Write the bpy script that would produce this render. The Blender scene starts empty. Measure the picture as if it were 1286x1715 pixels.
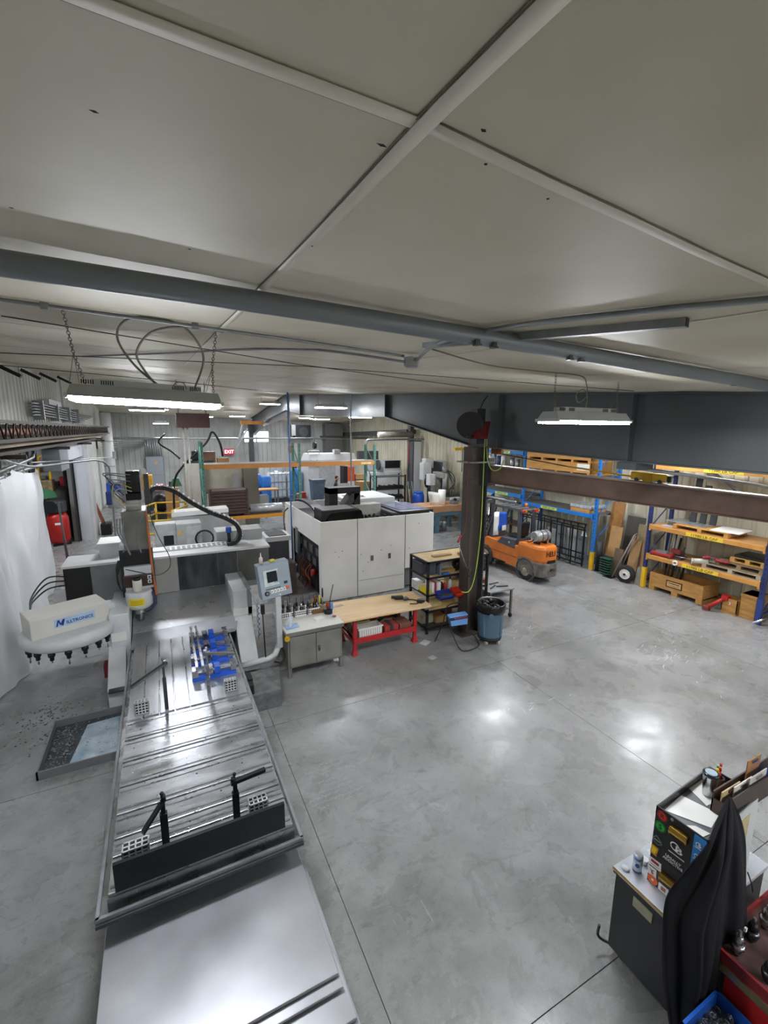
import bpy, bmesh, math, random
from mathutils import Vector, Matrix, Euler
random.seed(7)
sc = bpy.context.scene
COL = sc.collection
# ---------------------------------------------------------------- camera
cam = bpy.data.cameras.new('camera'); camo = bpy.data.objects.new('camera', cam); COL.objects.link(camo)
cam.sensor_fit = 'HORIZONTAL'; cam.sensor_width = 36.0; cam.lens = 747.17 / 1286 * 36.0
cam.clip_start = 0.05; cam.clip_end = 200
_p, _r, _y = math.radians(10.3), math.radians(-0.3755), math.radians(26.58)
_fw = Vector((math.sin(_y) * math.cos(_p), math.cos(_y) * math.cos(_p), -math.sin(_p)))
_rt = Vector((math.cos(_y), -math.sin(_y), 0)); _dn = _fw.cross(_rt)
_r2 = _rt * math.cos(_r) + _dn * math.sin(_r); _d2 = -_rt * math.sin(_r) + _dn * math.cos(_r)
_m = Matrix((_r2, -_d2, -_fw)).transposed().to_4x4(); _m.translation = (0, 0, 4.5)
camo.matrix_world = _m
sc.camera = camo
# ---------------------------------------------------------------- world, exposure
w = bpy.data.worlds.new('world'); sc.world = w; w.use_nodes = True
w.node_tree.nodes['Background'].inputs[0].default_value = (0.55, 0.6, 0.65, 1)
w.node_tree.nodes['Background'].inputs[1].default_value = 0.02
sc.view_settings.view_transform = 'Standard'; sc.view_settings.look = 'None'
sc.view_settings.gamma = 1.0; sc.view_settings.use_curve_mapping = False
sc.view_settings.exposure = 0.68
sc.cycles.diffuse_bounces = 7; sc.cycles.max_bounces = 14
LAMP = 72.0          # strength of the LED diffusers

# ---------------------------------------------------------------- materials
def lin(h):
    h = h.lstrip('#'); o = []
    for i in (0, 2, 4):
        c = int(h[i:i+2], 16) / 255
        o.append(c / 12.92 if c <= .04045 else ((c + .055) / 1.055) ** 2.4)
    return (*o, 1)
MC = {}
def M(hexc, rough=.5, metal=0., var=.12, scale=6., bump=0., hex2=None, bscale=None, stretch=None, spec=.5, coat=0., world=False, rvar=.1):
    key = (hexc, rough, metal, var, scale, bump, hex2, bscale, stretch, spec, coat, world, rvar)
    if key in MC: return MC[key]
    m = bpy.data.materials.new('mat_%d' % len(MC)); m.use_nodes = True
    nt = m.node_tree; N = nt.nodes; L = nt.links; b = N['Principled BSDF']
    if world:
        co = N.new('ShaderNodeNewGeometry').outputs['Position']
    else:
        co = N.new('ShaderNodeTexCoord').outputs['Object']
    if stretch:
        mp = N.new('ShaderNodeMapping'); mp.inputs['Scale'].default_value = stretch
        L.new(co, mp.inputs[0]); co = mp.outputs[0]
    n = N.new('ShaderNodeTexNoise'); n.inputs['Scale'].default_value = scale; n.inputs['Detail'].default_value = 5
    L.new(co, n.inputs['Vector'])
    r = N.new('ShaderNodeValToRGB'); c = lin(hexc); r.color_ramp.elements[0].position = .32; r.color_ramp.elements[1].position = .68
    c2 = lin(hex2) if hex2 else tuple(x * (1 - 2 * var) for x in c[:3]) + (1,)
    r.color_ramp.elements[0].color = c2; r.color_ramp.elements[1].color = c
    L.new(n.outputs['Fac'], r.inputs[0]); L.new(r.outputs[0], b.inputs['Base Color'])
    mr = N.new('ShaderNodeMapRange'); mr.inputs['To Min'].default_value = max(0.02, rough - rvar); mr.inputs['To Max'].default_value = min(1, rough + rvar)
    L.new(n.outputs['Fac'], mr.inputs['Value']); L.new(mr.outputs[0], b.inputs['Roughness'])
    b.inputs['Metallic'].default_value = metal; b.inputs['Specular IOR Level'].default_value = spec
    b.inputs['Coat Weight'].default_value = coat
    if bump:
        n2 = N.new('ShaderNodeTexNoise'); n2.inputs['Scale'].default_value = bscale or scale * 6; n2.inputs['Detail'].default_value = 4
        L.new(co, n2.inputs['Vector'])
        bp = N.new('ShaderNodeBump'); bp.inputs['Strength'].default_value = bump; bp.inputs['Distance'].default_value = .01
        L.new(n2.outputs['Fac'], bp.inputs['Height']); L.new(bp.outputs[0], b.inputs['Normal'])
    MC[key] = m; return m
def EM(hexc, s):
    key = ('em', hexc, s)
    if key in MC: return MC[key]
    m = bpy.data.materials.new('glow_%d' % len(MC)); m.use_nodes = True; b = m.node_tree.nodes['Principled BSDF']
    b.inputs['Base Color'].default_value = (.8, .8, .8, 1)
    b.inputs['Emission Color'].default_value = lin(hexc); b.inputs['Emission Strength'].default_value = s
    MC[key] = m; return m
def film(hexc, alpha, rough=.25):
    m = M(hexc, rough, var=.005, scale=2.0, spec=.5, rvar=.05).copy()
    b = m.node_tree.nodes['Principled BSDF']; b.inputs['Alpha'].default_value = alpha
    b.inputs['Subsurface Weight'].default_value = 0
    return m

# ---------------------------------------------------------------- mesh builder
class MB:
    def __init__(s): s.v = []; s.f = []; s.s = []
    def _a(s, vs, fs, sm=False):
        o = len(s.v); s.v += [tuple(v) for v in vs]
        for i, f in enumerate(fs):
            s.f.append(tuple(o + k for k in f)); s.s.append(sm if isinstance(sm, bool) else sm[i])
        return s
    def box(s, x0, x1, y0, y1, z0, z1, rot=None, piv=None):
        vs = [Vector((x, y, z)) for x in (x0, x1) for y in (y0, y1) for z in (z0, z1)]
        if rot:
            c = Vector(piv) if piv else Vector(((x0+x1)/2, (y0+y1)/2, (z0+z1)/2)); R = Euler(rot).to_matrix()
            vs = [c + R @ (v - c) for v in vs]
        return s._a(vs, [(0,1,3,2),(4,6,7,5),(0,4,5,1),(2,3,7,6),(0,2,6,4),(1,5,7,3)])
    def hexa(s, b, t):   # bottom 4 pts, top 4 pts (same order, ccw from above)
        return s._a(list(b) + list(t), [(3,2,1,0),(4,5,6,7),(0,1,5,4),(1,2,6,5),(2,3,7,6),(3,0,4,7)])
    def cyl(s, p0, p1, r, n=12, r2=None, cap=True):
        p0 = Vector(p0); p1 = Vector(p1); d = (p1 - p0); r2 = r if r2 is None else r2
        q = d.to_track_quat('Z', 'Y'); vs = []
        for p, rr in ((p0, r), (p1, r2)):
            for i in range(n):
                a = 2 * math.pi * i / n; vs.append(p + q @ Vector((rr * math.cos(a), rr * math.sin(a), 0)))
        fs = [(i, (i+1) % n, n + (i+1) % n, n + i) for i in range(n)]; sm = [True] * n
        if cap: fs += [tuple(range(n-1, -1, -1)), tuple(range(n, 2*n))]; sm += [False, False]
        return s._a(vs, fs, sm)
    def tube(s, pts, r, n=6, closed=False):
        P = [Vector(p) for p in pts]; k = len(P); vs = []; fs = []
        up = Vector((0, 0, 1))
        for i, p in enumerate(P):
            t = (P[(i+1) % k] - P[i-1]) if closed else (P[min(i+1, k-1)] - P[max(i-1, 0)])
            t.normalize(); a = t.cross(up)
            if a.length < .05: a = t.cross(Vector((0, 1, 0)))
            a.normalize(); b = t.cross(a)
            for j in range(n):
                an = 2 * math.pi * j / n; vs.append(p + a * (r * math.cos(an)) + b * (r * math.sin(an)))
        m = k if closed else k - 1
        for i in range(m):
            for j in range(n):
                fs.append((i*n+j, i*n+(j+1) % n, ((i+1) % k)*n+(j+1) % n, ((i+1) % k)*n+j))
        sm = [True] * len(fs)
        if not closed: fs += [tuple(range(n-1, -1, -1)), tuple(range((k-1)*n, k*n))]; sm += [False, False]
        return s._a(vs, fs, sm)
    def prism(s, poly, ax, a, b):   # poly in the plane normal to ax ('x': (y,z), 'y': (x,z), 'z': (x,y))
        def P(u, v, w): return {'x': (w, u, v), 'y': (u, w, v), 'z': (u, v, w)}[ax]
        n = len(poly); vs = [P(u, v, a) for u, v in poly] + [P(u, v, b) for u, v in poly]
        return s._a(vs, [tuple(range(n-1, -1, -1)), tuple(range(n, 2*n))] + [(i, (i+1) % n, n+(i+1) % n, n+i) for i in range(n)])
    def lathe(s, prof, c=(0, 0, 0), n=20, axis='z'):   # prof: (r, h)
        vs = []; fs = []; k = len(prof); c = Vector(c)
        for r, h in prof:
            for j in range(n):
                a = 2 * math.pi * j / n; u, v = r * math.cos(a), r * math.sin(a)
                vs.append(c + Vector({'z': (u, v, h), 'y': (u, h, v), 'x': (h, u, v)}[axis]))
        for i in range(k-1):
            for j in range(n): fs.append((i*n+j, i*n+(j+1) % n, (i+1)*n+(j+1) % n, (i+1)*n+j))
        sm = [True] * len(fs); fs += [tuple(range(n-1, -1, -1)), tuple(range((k-1)*n, k*n))]; sm += [False, False]
        return s._a(vs, fs, sm)
    def grid(s, fn, nu, nv, sm=True):
        vs = [fn(i / nu, j / nv) for j in range(nv+1) for i in range(nu+1)]
        return s._a(vs, [(j*(nu+1)+i, j*(nu+1)+i+1, (j+1)*(nu+1)+i+1, (j+1)*(nu+1)+i) for j in range(nv) for i in range(nu)], sm)
    def torus(s, c, R, r, axis='y', n=16, m=6, rot=None):
        pts = []
        for i in range(n):
            a = 2 * math.pi * i / n; u, v = R * math.cos(a), R * math.sin(a)
            p = Vector({'z': (u, v, 0), 'y': (u, 0, v), 'x': (0, u, v)}[axis])
            if rot: p.rotate(Euler(rot))
            pts.append(Vector(c) + p)
        return s.tube(pts, r, m, True)
    def ball(s, c, r, n=10, sc_=(1, 1, 1)):
        vs = []; k = max(4, n // 2); c = Vector(c)
        for i in range(1, k):
            t = math.pi * i / k
            for j in range(n):
                a = 2 * math.pi * j / n
                vs.append(c + Vector((r*sc_[0]*math.sin(t)*math.cos(a), r*sc_[1]*math.sin(t)*math.sin(a), r*sc_[2]*math.cos(t))))
        top = len(vs); vs += [c + Vector((0, 0, r*sc_[2])), c - Vector((0, 0, r*sc_[2]))]; fs = []
        for i in range(k-2):
            for j in range(n): fs.append((i*n+j, (i+1)*n+j, (i+1)*n+(j+1) % n, i*n+(j+1) % n))
        for j in range(n): fs.append((top, j, (j+1) % n)); fs.append((top+1, (k-2)*n+(j+1) % n, (k-2)*n+j))
        return s._a(vs, fs, True)
    def out(s, name, mat, parent=None, bev=0, kind=None, label=None, solid=0, fix=True):
        o0 = Vector(parent.get('_o', (0, 0, 0))) if parent else Vector((0, 0, 0))
        me = bpy.data.meshes.new(name); me.from_pydata([tuple(Vector(v) - o0) for v in s.v], [], s.f)
        me.polygons.foreach_set('use_smooth', s.s); me.update()
        if fix:
            bm = bmesh.new(); bm.from_mesh(me); bmesh.ops.recalc_face_normals(bm, faces=bm.faces); bm.to_mesh(me); bm.free()
        me.materials.append(mat)
        o = bpy.data.objects.new(name, me); COL.objects.link(o)
        if parent: o.parent = parent; o['_o'] = tuple(o0)
        if kind: o['kind'] = kind
        if label: o['label'] = label
        if solid:
            md = o.modifiers.new('solid', 'SOLIDIFY'); md.thickness = solid; md.offset = 0
        if bev:
            md = o.modifiers.new('bevel', 'BEVEL'); md.width = bev; md.segments = 2; md.limit_method = 'ANGLE'; md.angle_limit = .7
        return o
def B(*a, **k): return MB().box(*a, **k)
def C(*a, **k): return MB().cyl(*a, **k)
def T(name, label, cat, loc, group=None):      # an Empty at the thing's base; parts are given in world coordinates
    o = bpy.data.objects.new(name, None); COL.objects.link(o); o.empty_display_size = .1
    o.location = loc; o['_o'] = tuple(loc); o['label'] = label; o['category'] = cat
    if group: o['group'] = group
    return o
def tag(o, label, cat, group=None):
    o['label'] = label; o['category'] = cat
    if group: o['group'] = group
    return o
def one(mb, name, mat, label, cat, group=None, **k):   # a thing that is a single mesh, origin at its base
    xs = [v[0] for v in mb.v]; ys = [v[1] for v in mb.v]; zs = [v[2] for v in mb.v]
    b = Vector(((min(xs)+max(xs))/2, (min(ys)+max(ys))/2, min(zs)))
    mb.v = [tuple(Vector(v) - b) for v in mb.v]
    o = mb.out(name, mat, **k); o.location = b
    return tag(o, label, cat, group)
def ST(mb, name, mat, parent=None, **k):
    o = mb.out(name, mat, parent, **k)
    if not parent: o['kind'] = 'structure'
    return o
def dup(root, delta, label, rotz=None, group=None):
    r = root.copy(); COL.objects.link(r); r.location = root.location + Vector(delta); r['label'] = label
    if rotz is not None: r.rotation_euler.z += rotz
    if group: r['group'] = group
    for ch in list(root.children):
        c = ch.copy(); COL.objects.link(c); c.parent = r
        for g in ch.children:
            d = g.copy(); COL.objects.link(d); d.parent = c
    return r
def text(s, size, mw, mat, parent, name='lettering', ext=.001, sx=1.0, shear=0, align='CENTER', bold=.012):
    cu = bpy.data.curves.new(name, 'FONT'); cu.body = s; cu.size = size; cu.align_x = align; cu.align_y = 'CENTER'; cu.extrude = ext; cu.shear = shear; cu.offset = size*bold; cu.resolution_u = 2
    to = bpy.data.objects.new(name, cu); COL.objects.link(to)
    dg = bpy.context.evaluated_depsgraph_get(); me = bpy.data.meshes.new_from_object(to.evaluated_get(dg))
    bpy.data.objects.remove(to)
    me.transform(Matrix.Scale(sx, 4, (1, 0, 0)))
    o0 = Vector(parent.get('_o', (0, 0, 0)))
    me.transform(Matrix.Translation(-o0) @ mw); me.materials.clear(); me.materials.append(mat)
    o = bpy.data.objects.new(name, me); COL.objects.link(o); o.parent = parent; o['_o'] = tuple(o0)
    return o
def frame(o, xd, yd):   # matrix with local x along xd and local y along yd
    x = Vector(xd).normalized(); y = Vector(yd); y = (y - x * x.dot(y)).normalized(); z = x.cross(y)
    m = Matrix((x, y, z)).transposed().to_4x4(); m.translation = o; return m
def FY(x, y, z, rz=0): return frame((x, y, z), (math.cos(rz), math.sin(rz), 0), (0, 0, 1))   # text that faces -Y
def FX(x, y, z): return frame((x, y, z), (0, -1, 0), (0, 0, 1))     # text that faces -X
def lerp(a, b, t): return tuple(p + (q - p) * t for p, q in zip(a, b))
def curve(pts, n=8):      # Catmull-Rom through the points
    P = [Vector(p) for p in pts]; out = []
    for i in range(len(P)-1):
        p0, p1, p2, p3 = P[max(i-1, 0)], P[i], P[i+1], P[min(i+2, len(P)-1)]
        for k in range(n):
            t = k / n
            out.append(.5*((2*p1)+(p2-p0)*t+(2*p0-5*p1+4*p2-p3)*t*t+(3*p1-p0-3*p2+p3)*t**3))
    out.append(P[-1]); return out

# common materials
white = M('#c9cacb', .45, var=.06, scale=3); cream = M('#c9c8c2', .5, var=.07, scale=2.5)
lgrey = M('#a9abac', .5, var=.08, scale=3); mgrey = M('#7d8083', .5, var=.1, scale=4); dgrey = M('#3c3e41', .5, var=.15, scale=4)
black = M('#141416', .5, var=.2, scale=5); rubber = M('#1c1c1d', .75, var=.15, scale=8); blackgloss = M('#0c0c0e', .25, var=.1, scale=5)
steel = M('#b4b6b9', .28, 1., var=.12, scale=5, rvar=.1); dsteel = M('#6f7276', .35, 1., var=.2, scale=6); galv = M('#a6aaad', .42, .85, var=.12, scale=9)
red = M('#b3201c', .4, var=.12, scale=5); yellow = M('#e0b21c', .45, var=.12, scale=5); blue = M('#1d55b4', .4, var=.12, scale=5)
orange = M('#d9762a', .4, var=.1, scale=4); wood = M('#c79a58', .6, var=.14, scale=3, stretch=(1, 8, 8), hex2='#a97b3e'); plywood = M('#d8b888', .55, var=.06, scale=4, hex2='#c7a06b')
rust = M('#7f665b', .65, .2, var=.2, scale=3, hex2='#665349'); brownc = M('#4b3a33', .6, var=.2, scale=5); paper = M('#e6e6e2', .7, var=.03, scale=3)
card = M('#b08a5a', .75, var=.1, scale=4); green = M('#3f7d55', .5, var=.1, scale=5); rackgreen = M('#5f9484', .45, var=.15, scale=5)
navy = M('#26376f', .45, var=.15, scale=5); rackblue = M('#1f78cc', .4, var=.1, scale=4); rackorange = M('#c98f45', .55, var=.14, scale=3)
# ================================================================ the setting
XL, XR, YN, YF = -3.2, 13.9, -3.0, 34.0
def cz(x, y):
    return 5.0 + .065 * y - .035 * x if y <= 23.5 else 5.0 + .065 * 23.5 - .035 * x - .1 * (y - 23.5)
# floor: concrete slabs divided by sawn joints
def floor_mat():
    m = bpy.data.materials.new('polished_concrete'); m.use_nodes = True; nt = m.node_tree; N = nt.nodes; L = nt.links; b = N['Principled BSDF']
    pos = N.new('ShaderNodeNewGeometry').outputs['Position']
    def noise(scale, det=5, dist=0., stretch=None):
        v = pos
        if stretch:
            mp = N.new('ShaderNodeMapping'); mp.inputs['Scale'].default_value = stretch; mp.inputs['Rotation'].default_value = (0, 0, .5); L.new(v, mp.inputs[0]); v = mp.outputs[0]
        n = N.new('ShaderNodeTexNoise'); n.inputs['Scale'].default_value = scale; n.inputs['Detail'].default_value = det; n.inputs['Distortion'].default_value = dist
        n.inputs['Roughness'].default_value = .6
        L.new(v, n.inputs['Vector']); return n.outputs['Fac']
    def ramp(f, a, ca, c, cc):
        r = N.new('ShaderNodeValToRGB'); r.color_ramp.elements[0].position = a; r.color_ramp.elements[0].color = ca; r.color_ramp.elements[1].position = c; r.color_ramp.elements[1].color = cc
        L.new(f, r.inputs[0]); return r.outputs[0]
    def mix(a, c, f=1., mode='MULTIPLY'):
        x = N.new('ShaderNodeMix'); x.data_type = 'RGBA'; x.blend_type = mode; x.inputs[0].default_value = f
        L.new(a, x.inputs[6]); L.new(c, x.inputs[7]); return x.outputs[2]
    g = lambda v, t=0: (v*(1-t), v, v*(1+.3*t), 1)
    base = ramp(noise(.55, 6, .4), .32, (.205, .207, .198, 1), .68, (.335, .338, .342, 1))
    base = mix(base, ramp(noise(2.2, 6, .8), .35, g(.80), .65, g(1.03)))
    base = mix(base, ramp(noise(11, 6), .32, g(.82), .48, g(1.)))
    base = mix(base, ramp(noise(1.3, 6, 2.5, (1, 3.2, 1)), .28, g(.74), .42, g(1.)))
    base = mix(base, ramp(noise(70, 2), .3, g(.9), .6, g(1.03)))
    scuff = ramp(noise(3.2, 9, 1.2, (4, .7, 1)), .67, (0, 0, 0, 1), .76, (.16, .16, .16, 1))
    base = mix(base, scuff, 1., 'ADD')
    L.new(base, b.inputs['Base Color'])
    rr = N.new('ShaderNodeMapRange'); rr.inputs['From Min'].default_value = .3; rr.inputs['From Max'].default_value = .7; rr.inputs['To Min'].default_value = .19; rr.inputs['To Max'].default_value = .40
    L.new(noise(1.7, 6, .6), rr.inputs['Value']); L.new(rr.outputs[0], b.inputs['Roughness'])
    bp = N.new('ShaderNodeBump'); bp.inputs['Strength'].default_value = .12; bp.inputs['Distance'].default_value = .004
    L.new(noise(9, 5), bp.inputs['Height']); L.new(bp.outputs[0], b.inputs['Normal'])
    return m
FM = floor_mat()
floor = ST(B(-8.2, 14.2, -3.2, 34.2, -.25, -.012), 'floor', M('#4e4e4c', .8, var=.2, scale=3))
xb = [-8.2, -3.18, 1.27, 5.72, 10.17, 14.2]; yb = [-3.2, 1.88, 6.3, 10.8, 20.0, 29.0, 34.2]
for i in range(5):
    for j in range(6):
        MB().box(xb[i]+.004, xb[i+1]-.004, yb[j]+.004, yb[j+1]-.004, -.012, 0).out('floor_slab', FM, floor)
# wet tyre tread prints, dried scuffs
def tread(x0, y0, rows, cols, name='tread_print', s=.1):
    mb = MB()
    for r in range(rows):
        for c in range(cols):
            if random.random() < .12: continue
            x = x0 + c * s; y = y0 + r * s * .8
            pts = [(x, y), (x+s*.25, y+s*.3), (x+s*.5, y+s*.12), (x+s*.75, y+s*.42), (x+s, y+s*.2)]
            for p, q in zip(pts, pts[1:]):
                d = Vector((q[0]-p[0], q[1]-p[1])); n = Vector((-d.y, d.x)).normalized() * (.004 + .005*random.random())
                mb._a([(p[0]-n.x, p[1]-n.y, .0008), (q[0]-n.x, q[1]-n.y, .0008), (q[0]+n.x, q[1]+n.y, .0008), (p[0]+n.x, p[1]+n.y, .0008)], [(0, 1, 2, 3)])
    return mb.out(name, M('#a9acae', .12, var=.2, scale=12), floor, kind='stuff')
tread(1.33, 4.48, 6, 7); tread(3.4, 5.3, 3, 7, s=.09); tread(1.4, 5.0, 3, 6, s=.11)
mb = MB()
for (x, y, n, sp) in ((8.9, 4.95, 26, .35), (9.4, 5.3, 18, .5), (7.3, 7.0, 14, .6), (5.3, 4.9, 12, .35), (11.2, 6.3, 22, 1.2), (10.2, 4.2, 16, .9)):
    for k in range(n):
        px, py, l, a = x + random.gauss(0, sp), y + random.gauss(0, sp*.5), random.uniform(.02, .13), random.gauss(.35, .35)
        d = Vector((math.cos(a), math.sin(a))) * l; nn = Vector((-d.y, d.x)).normalized() * random.uniform(.003, .008)
        mb._a([(px-d.x-nn.x, py-d.y-nn.y, .0007), (px+d.x*.3-nn.x*2, py+d.y*.3-nn.y*2, .0007), (px+d.x, py+d.y, .0007), (px-d.x+nn.x, py-d.y+nn.y, .0007)], [(0, 1, 2, 3)])
mb.out('scuff_mark', M('#cfd2d4', .35, var=.15, scale=10), floor, kind='stuff')
# ceiling: sagging vinyl-faced insulation
def sag(x, y):
    if y > 8: return 0
    a = abs(math.sin(math.pi * (y - 2.1) / 1.35)); b = abs(math.sin(math.pi * (x - .45) / 1.75))
    k = 1 if y < 5 else (8 - y) / 3
    return k * (-.010 * a * (.7 + .3*b) + .0015*math.sin(3.1*x+1.7*y) + .001*math.sin(9.3*x-2.9*y))
CM = M('#e2dccb', .5, var=.06, scale=.9, hex2='#c3bba5', bump=.10, bscale=5, world=True, stretch=(1, .8, 1), rvar=.08)
mb = MB()
xs = [XL - 5.0] + [XL + i * .2 for i in range(0, 47)] + [6.2, 8, 11, 14.2]
ys = [YN + i * .135 for i in range(0, 82)] + [8.2, 10, 13, 17, 20, 23.5, 27, 31, 34.2]
for y in ys:
    for x in xs: mb.v.append((x, y, cz(x, y) + sag(x, y)))
nx = len(xs)
for j in range(len(ys)-1):
    for i in range(nx-1): mb.f.append((j*nx+i, j*nx+i+1, (j+1)*nx+i+1, (j+1)*nx+i)); mb.s.append(True)
ceil = ST(mb, 'ceiling', CM, fix=False)
SM = M('#e6e1d2', .5, var=.05, scale=2, hex2='#d3ccba', world=True)
def seam(p, q, wd, n=26, drop=.004, name='seam_strip', mat=None):
    mb = MB(); d = Vector((q[0]-p[0], q[1]-p[1])).normalized(); nn = Vector((-d.y, d.x)) * wd / 2
    def fn(u, v):
        x = p[0] + (q[0]-p[0])*u + nn.x*(2*v-1); y = p[1] + (q[1]-p[1])*u + nn.y*(2*v-1)
        return (x, y, cz(x, y) + sag(x, y) - drop)
    mb.grid(fn, n, 2); return mb.out(name, mat or SM, ceil, solid=.0012)
seam((.46, -2.9), (.46, 7.9), .034, 60, .006); seam((-3.1, .893), (.46, .775), .032, 40, .004); seam((.46, .77), (5.9, 1.09), .032, 50, .004)
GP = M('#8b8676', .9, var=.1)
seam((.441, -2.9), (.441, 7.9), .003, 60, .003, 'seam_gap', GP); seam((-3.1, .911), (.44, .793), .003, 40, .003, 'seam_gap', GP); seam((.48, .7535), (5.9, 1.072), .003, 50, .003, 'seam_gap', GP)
for x in (-1.3, 2.21, 3.96): seam((x, -2.9), (x, 7.9), .012, 60)
for y in (4.8, 6.2, 7.6): seam((-3.1, y), (5.9, y), .03, 40)
for y in (9.2, 10.8, 12.4, 14., 15.6, 17.2, 18.8, 20.4, 22., 25., 26.6, 28.2, 29.8, 31.4): seam((-3.1, y), (13.8, y), .05, 6, .012)
for x in (-1.3, 2.2, 4.4): seam((x, 8), (x, 23.4), .03, 6, .01)
mb = MB()      # tears and pin holes
for (x, y, l) in ((.42, .86, .05), (.55, .72, .03), (-.06, 1.05, .035), (.62, .80, .02), (.82, .83, .02), (-.32, 1.7, .03), (.14, 1.75, .03), (3.2, 2.9, .08), (1.1, 3.4, .07), (.47, 1.45, .02), (.75, .3, .02)):
    z = cz(x, y) + sag(x, y) - .008
    mb._a([(x-l/4, y-.002, z), (x+l*.05, y-.005, z), (x+l/4, y+.001, z), (x, y+.004, z)], [(0, 1, 2, 3)])
mb.out('tear', M('#2a2722', .9, var=.1), ceil, kind='stuff')
# walls of ribbed liner panels
WM = M('#d3d5d2', .5, var=.07, scale=.8, hex2='#c0c0b8', world=True); WM2 = M('#d8d4c0', .55, var=.08, scale=.8, hex2='#c6bfa6', world=True)
def panel_mesh(wd, h, name, mat):
    mb = MB(); prof = []
    for k in range(3):
        u = k * wd / 3
        prof += [(u, 0), (u + wd*.21, 0), (u + wd*.235, .035), (u + wd*.31, .035)]
    prof.append((wd, 0))
    for u, d in prof: mb.v += [(u, d, 0), (u, d, h)]
    for i in range(len(prof)-1): mb.f.append((2*i, 2*i+2, 2*i+3, 2*i+1)); mb.s.append(False)
    me = bpy.data.meshes.new(name); me.from_pydata(mb.v, [], mb.f); me.materials.append(mat); return me
def wall(name, mb, segs, side, mat, h):
    wo = ST(mb, name, M('#8e8f8b', .7, var=.08, scale=2)); me = panel_mesh(1.0, h, 'wall_panel', mat)
    for (u, z0) in segs:
        o = bpy.data.objects.new('wall_panel', me); COL.objects.link(o); o.parent = wo
        if side == 'left': o.location = (XL + .002, u + 1.0, z0); o.rotation_euler.z = -math.pi/2
        elif side == 'right': o.location = (XR - .002, u, z0); o.rotation_euler.z = math.pi/2
        else: o.location = (u + 1.0, YF - .002, z0); o.rotation_euler.z = math.pi
        o.scale.z = (h - z0) / h
    return wo
OP0, OP1, OPZ = 15.0, 21.4, 4.0      # the opening in the left wall
wmb = MB().box(XL-.15, XL, YN, OP0, -.01, 6.8).box(XL-.15, XL, OP1, YF, -.01, 6.8).box(XL-.15, XL, OP0, OP1, OPZ, 6.8)
segs = [(y, .02) for y in range(4, 15)] + [(OP0 + k, OPZ) for k in range(6)] + [(OP1 + k, .02) for k in range(12)]
wall('wall_left', wmb, segs, 'left', WM, 6.6)
wall('wall_far', B(XL-.15, XR+.15, YF, YF+.15, -.01, 6.2), [(XL + .05 + k, .02) for k in range(17)], 'far', M('#a9aba8', .55, var=.07, scale=.8, hex2='#8f918d', world=True), 5.6)
wall('wall_right', B(XR, XR+.15, YN, YF, -.01, 6.6), [(float(k), .02) for k in range(0, 34)], 'right', WM2, 6.3)
ST(B(-8.2, XR+.15, YN-.15, YN, -.01, 5.8), 'wall_near', M('#b5b3a8', .6, var=.06, scale=1))
ST(MB().box(-8.2, -8.05, 13.4, 23, 0, 5.6).box(-8.05, XL-.15, 13.3, 13.45, 0, 5.6).box(-8.05, XL-.15, 22.9, 23.05, 0, 5.6), 'wall_side_room', M('#aeb0ac', .6, var=.08, scale=1))
# translucent band high on the far wall
wn = ST(B(5.6, 7.3, YF-.1, YF-.04, 3.65, 4.4), 'window_1', EM('#eef4ff', 5)); B(5.5, 7.4, YF-.12, YF-.05, 3.6, 3.66).out('window_sill', lgrey, wn)
B(5.5, 7.4, YF-.12, YF-.05, 4.4, 4.46).out('window_frame', lgrey, wn)
for k in (5.5, 6.4, 7.32): B(k, k+.08, YF-.12, YF-.05, 3.6, 4.46).out('window_frame', lgrey, wn)
ST(B(XL, XL+.05, OP1-.12, OP1, 0, OPZ), 'trim_1', dgrey); ST(B(XL, XL+.05, OP0, OP0+.1, 0, OPZ), 'trim_2', dgrey)
mb = MB()
for x in (-2, 1, 4, 8): mb.box(x, x+2.6, YF-.18, YF-.06, 2.55, 2.7)
# ================================================================ roof steel
RM = M('#4b5053', .45, var=.08, scale=1.2, hex2='#424649', world=True, rvar=.06)
def rtop(y): return 4.78 + .065 * y
pb_ = [(-2.9, 3.98), (2.5, 4.07), (4.15, 4.10), (7.9, 4.22), (11.96, 4.92), (20.8, 5.20), (23.5, 5.55)]
pb2 = [(23.5, 5.55), (27.5, 5.2), (33.3, 4.1)]
raf = T('roof_rafter', 'deep dark grey tapered steel rafter carried by the brown column', 'rafter', (6.1, 8, 4.22))
def web(pts, top): 
    mb = MB(); poly = pts + [(y, top(y)) for y, _ in reversed(pts)]
    for i in range(len(pts)-1):
        (y0, a), (y1, b) = pts[i], pts[i+1]
        mb.hexa([(6.09, y0, a), (6.11, y0, a), (6.11, y1, b), (6.09, y1, b)], [(6.09, y0, top(y0)), (6.11, y0, top(y0)), (6.11, y1, top(y1)), (6.09, y1, top(y1))])
    return mb
def flange(pts, t, w0=5.98, w1=6.22):
    mb = MB()
    for i in range(len(pts)-1):
        (y0, a), (y1, b) = pts[i], pts[i+1]
        mb.hexa([(w0, y0, a), (w1, y0, a), (w1, y1, b), (w0, y1, b)], [(w0, y0, a+t), (w1, y0, a+t), (w1, y1, b+t), (w0, y1, b+t)])
    return mb
t2 = lambda y: rtop(23.5) - .1 * (y - 23.5)
web(pb_, rtop).out('web', RM, raf); web(pb2, t2).out('web', RM, raf)
flange(pb_, -.02).out('bottom_flange', RM, raf); flange(pb2, -.02).out('bottom_flange', RM, raf)
flange([(-2.9, rtop(-2.9)), (23.5, rtop(23.5))], -.02).out('top_flange', RM, raf); flange([(23.5, t2(23.5)), (33.3, t2(33.3))], -.02).out('top_flange', RM, raf)
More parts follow.
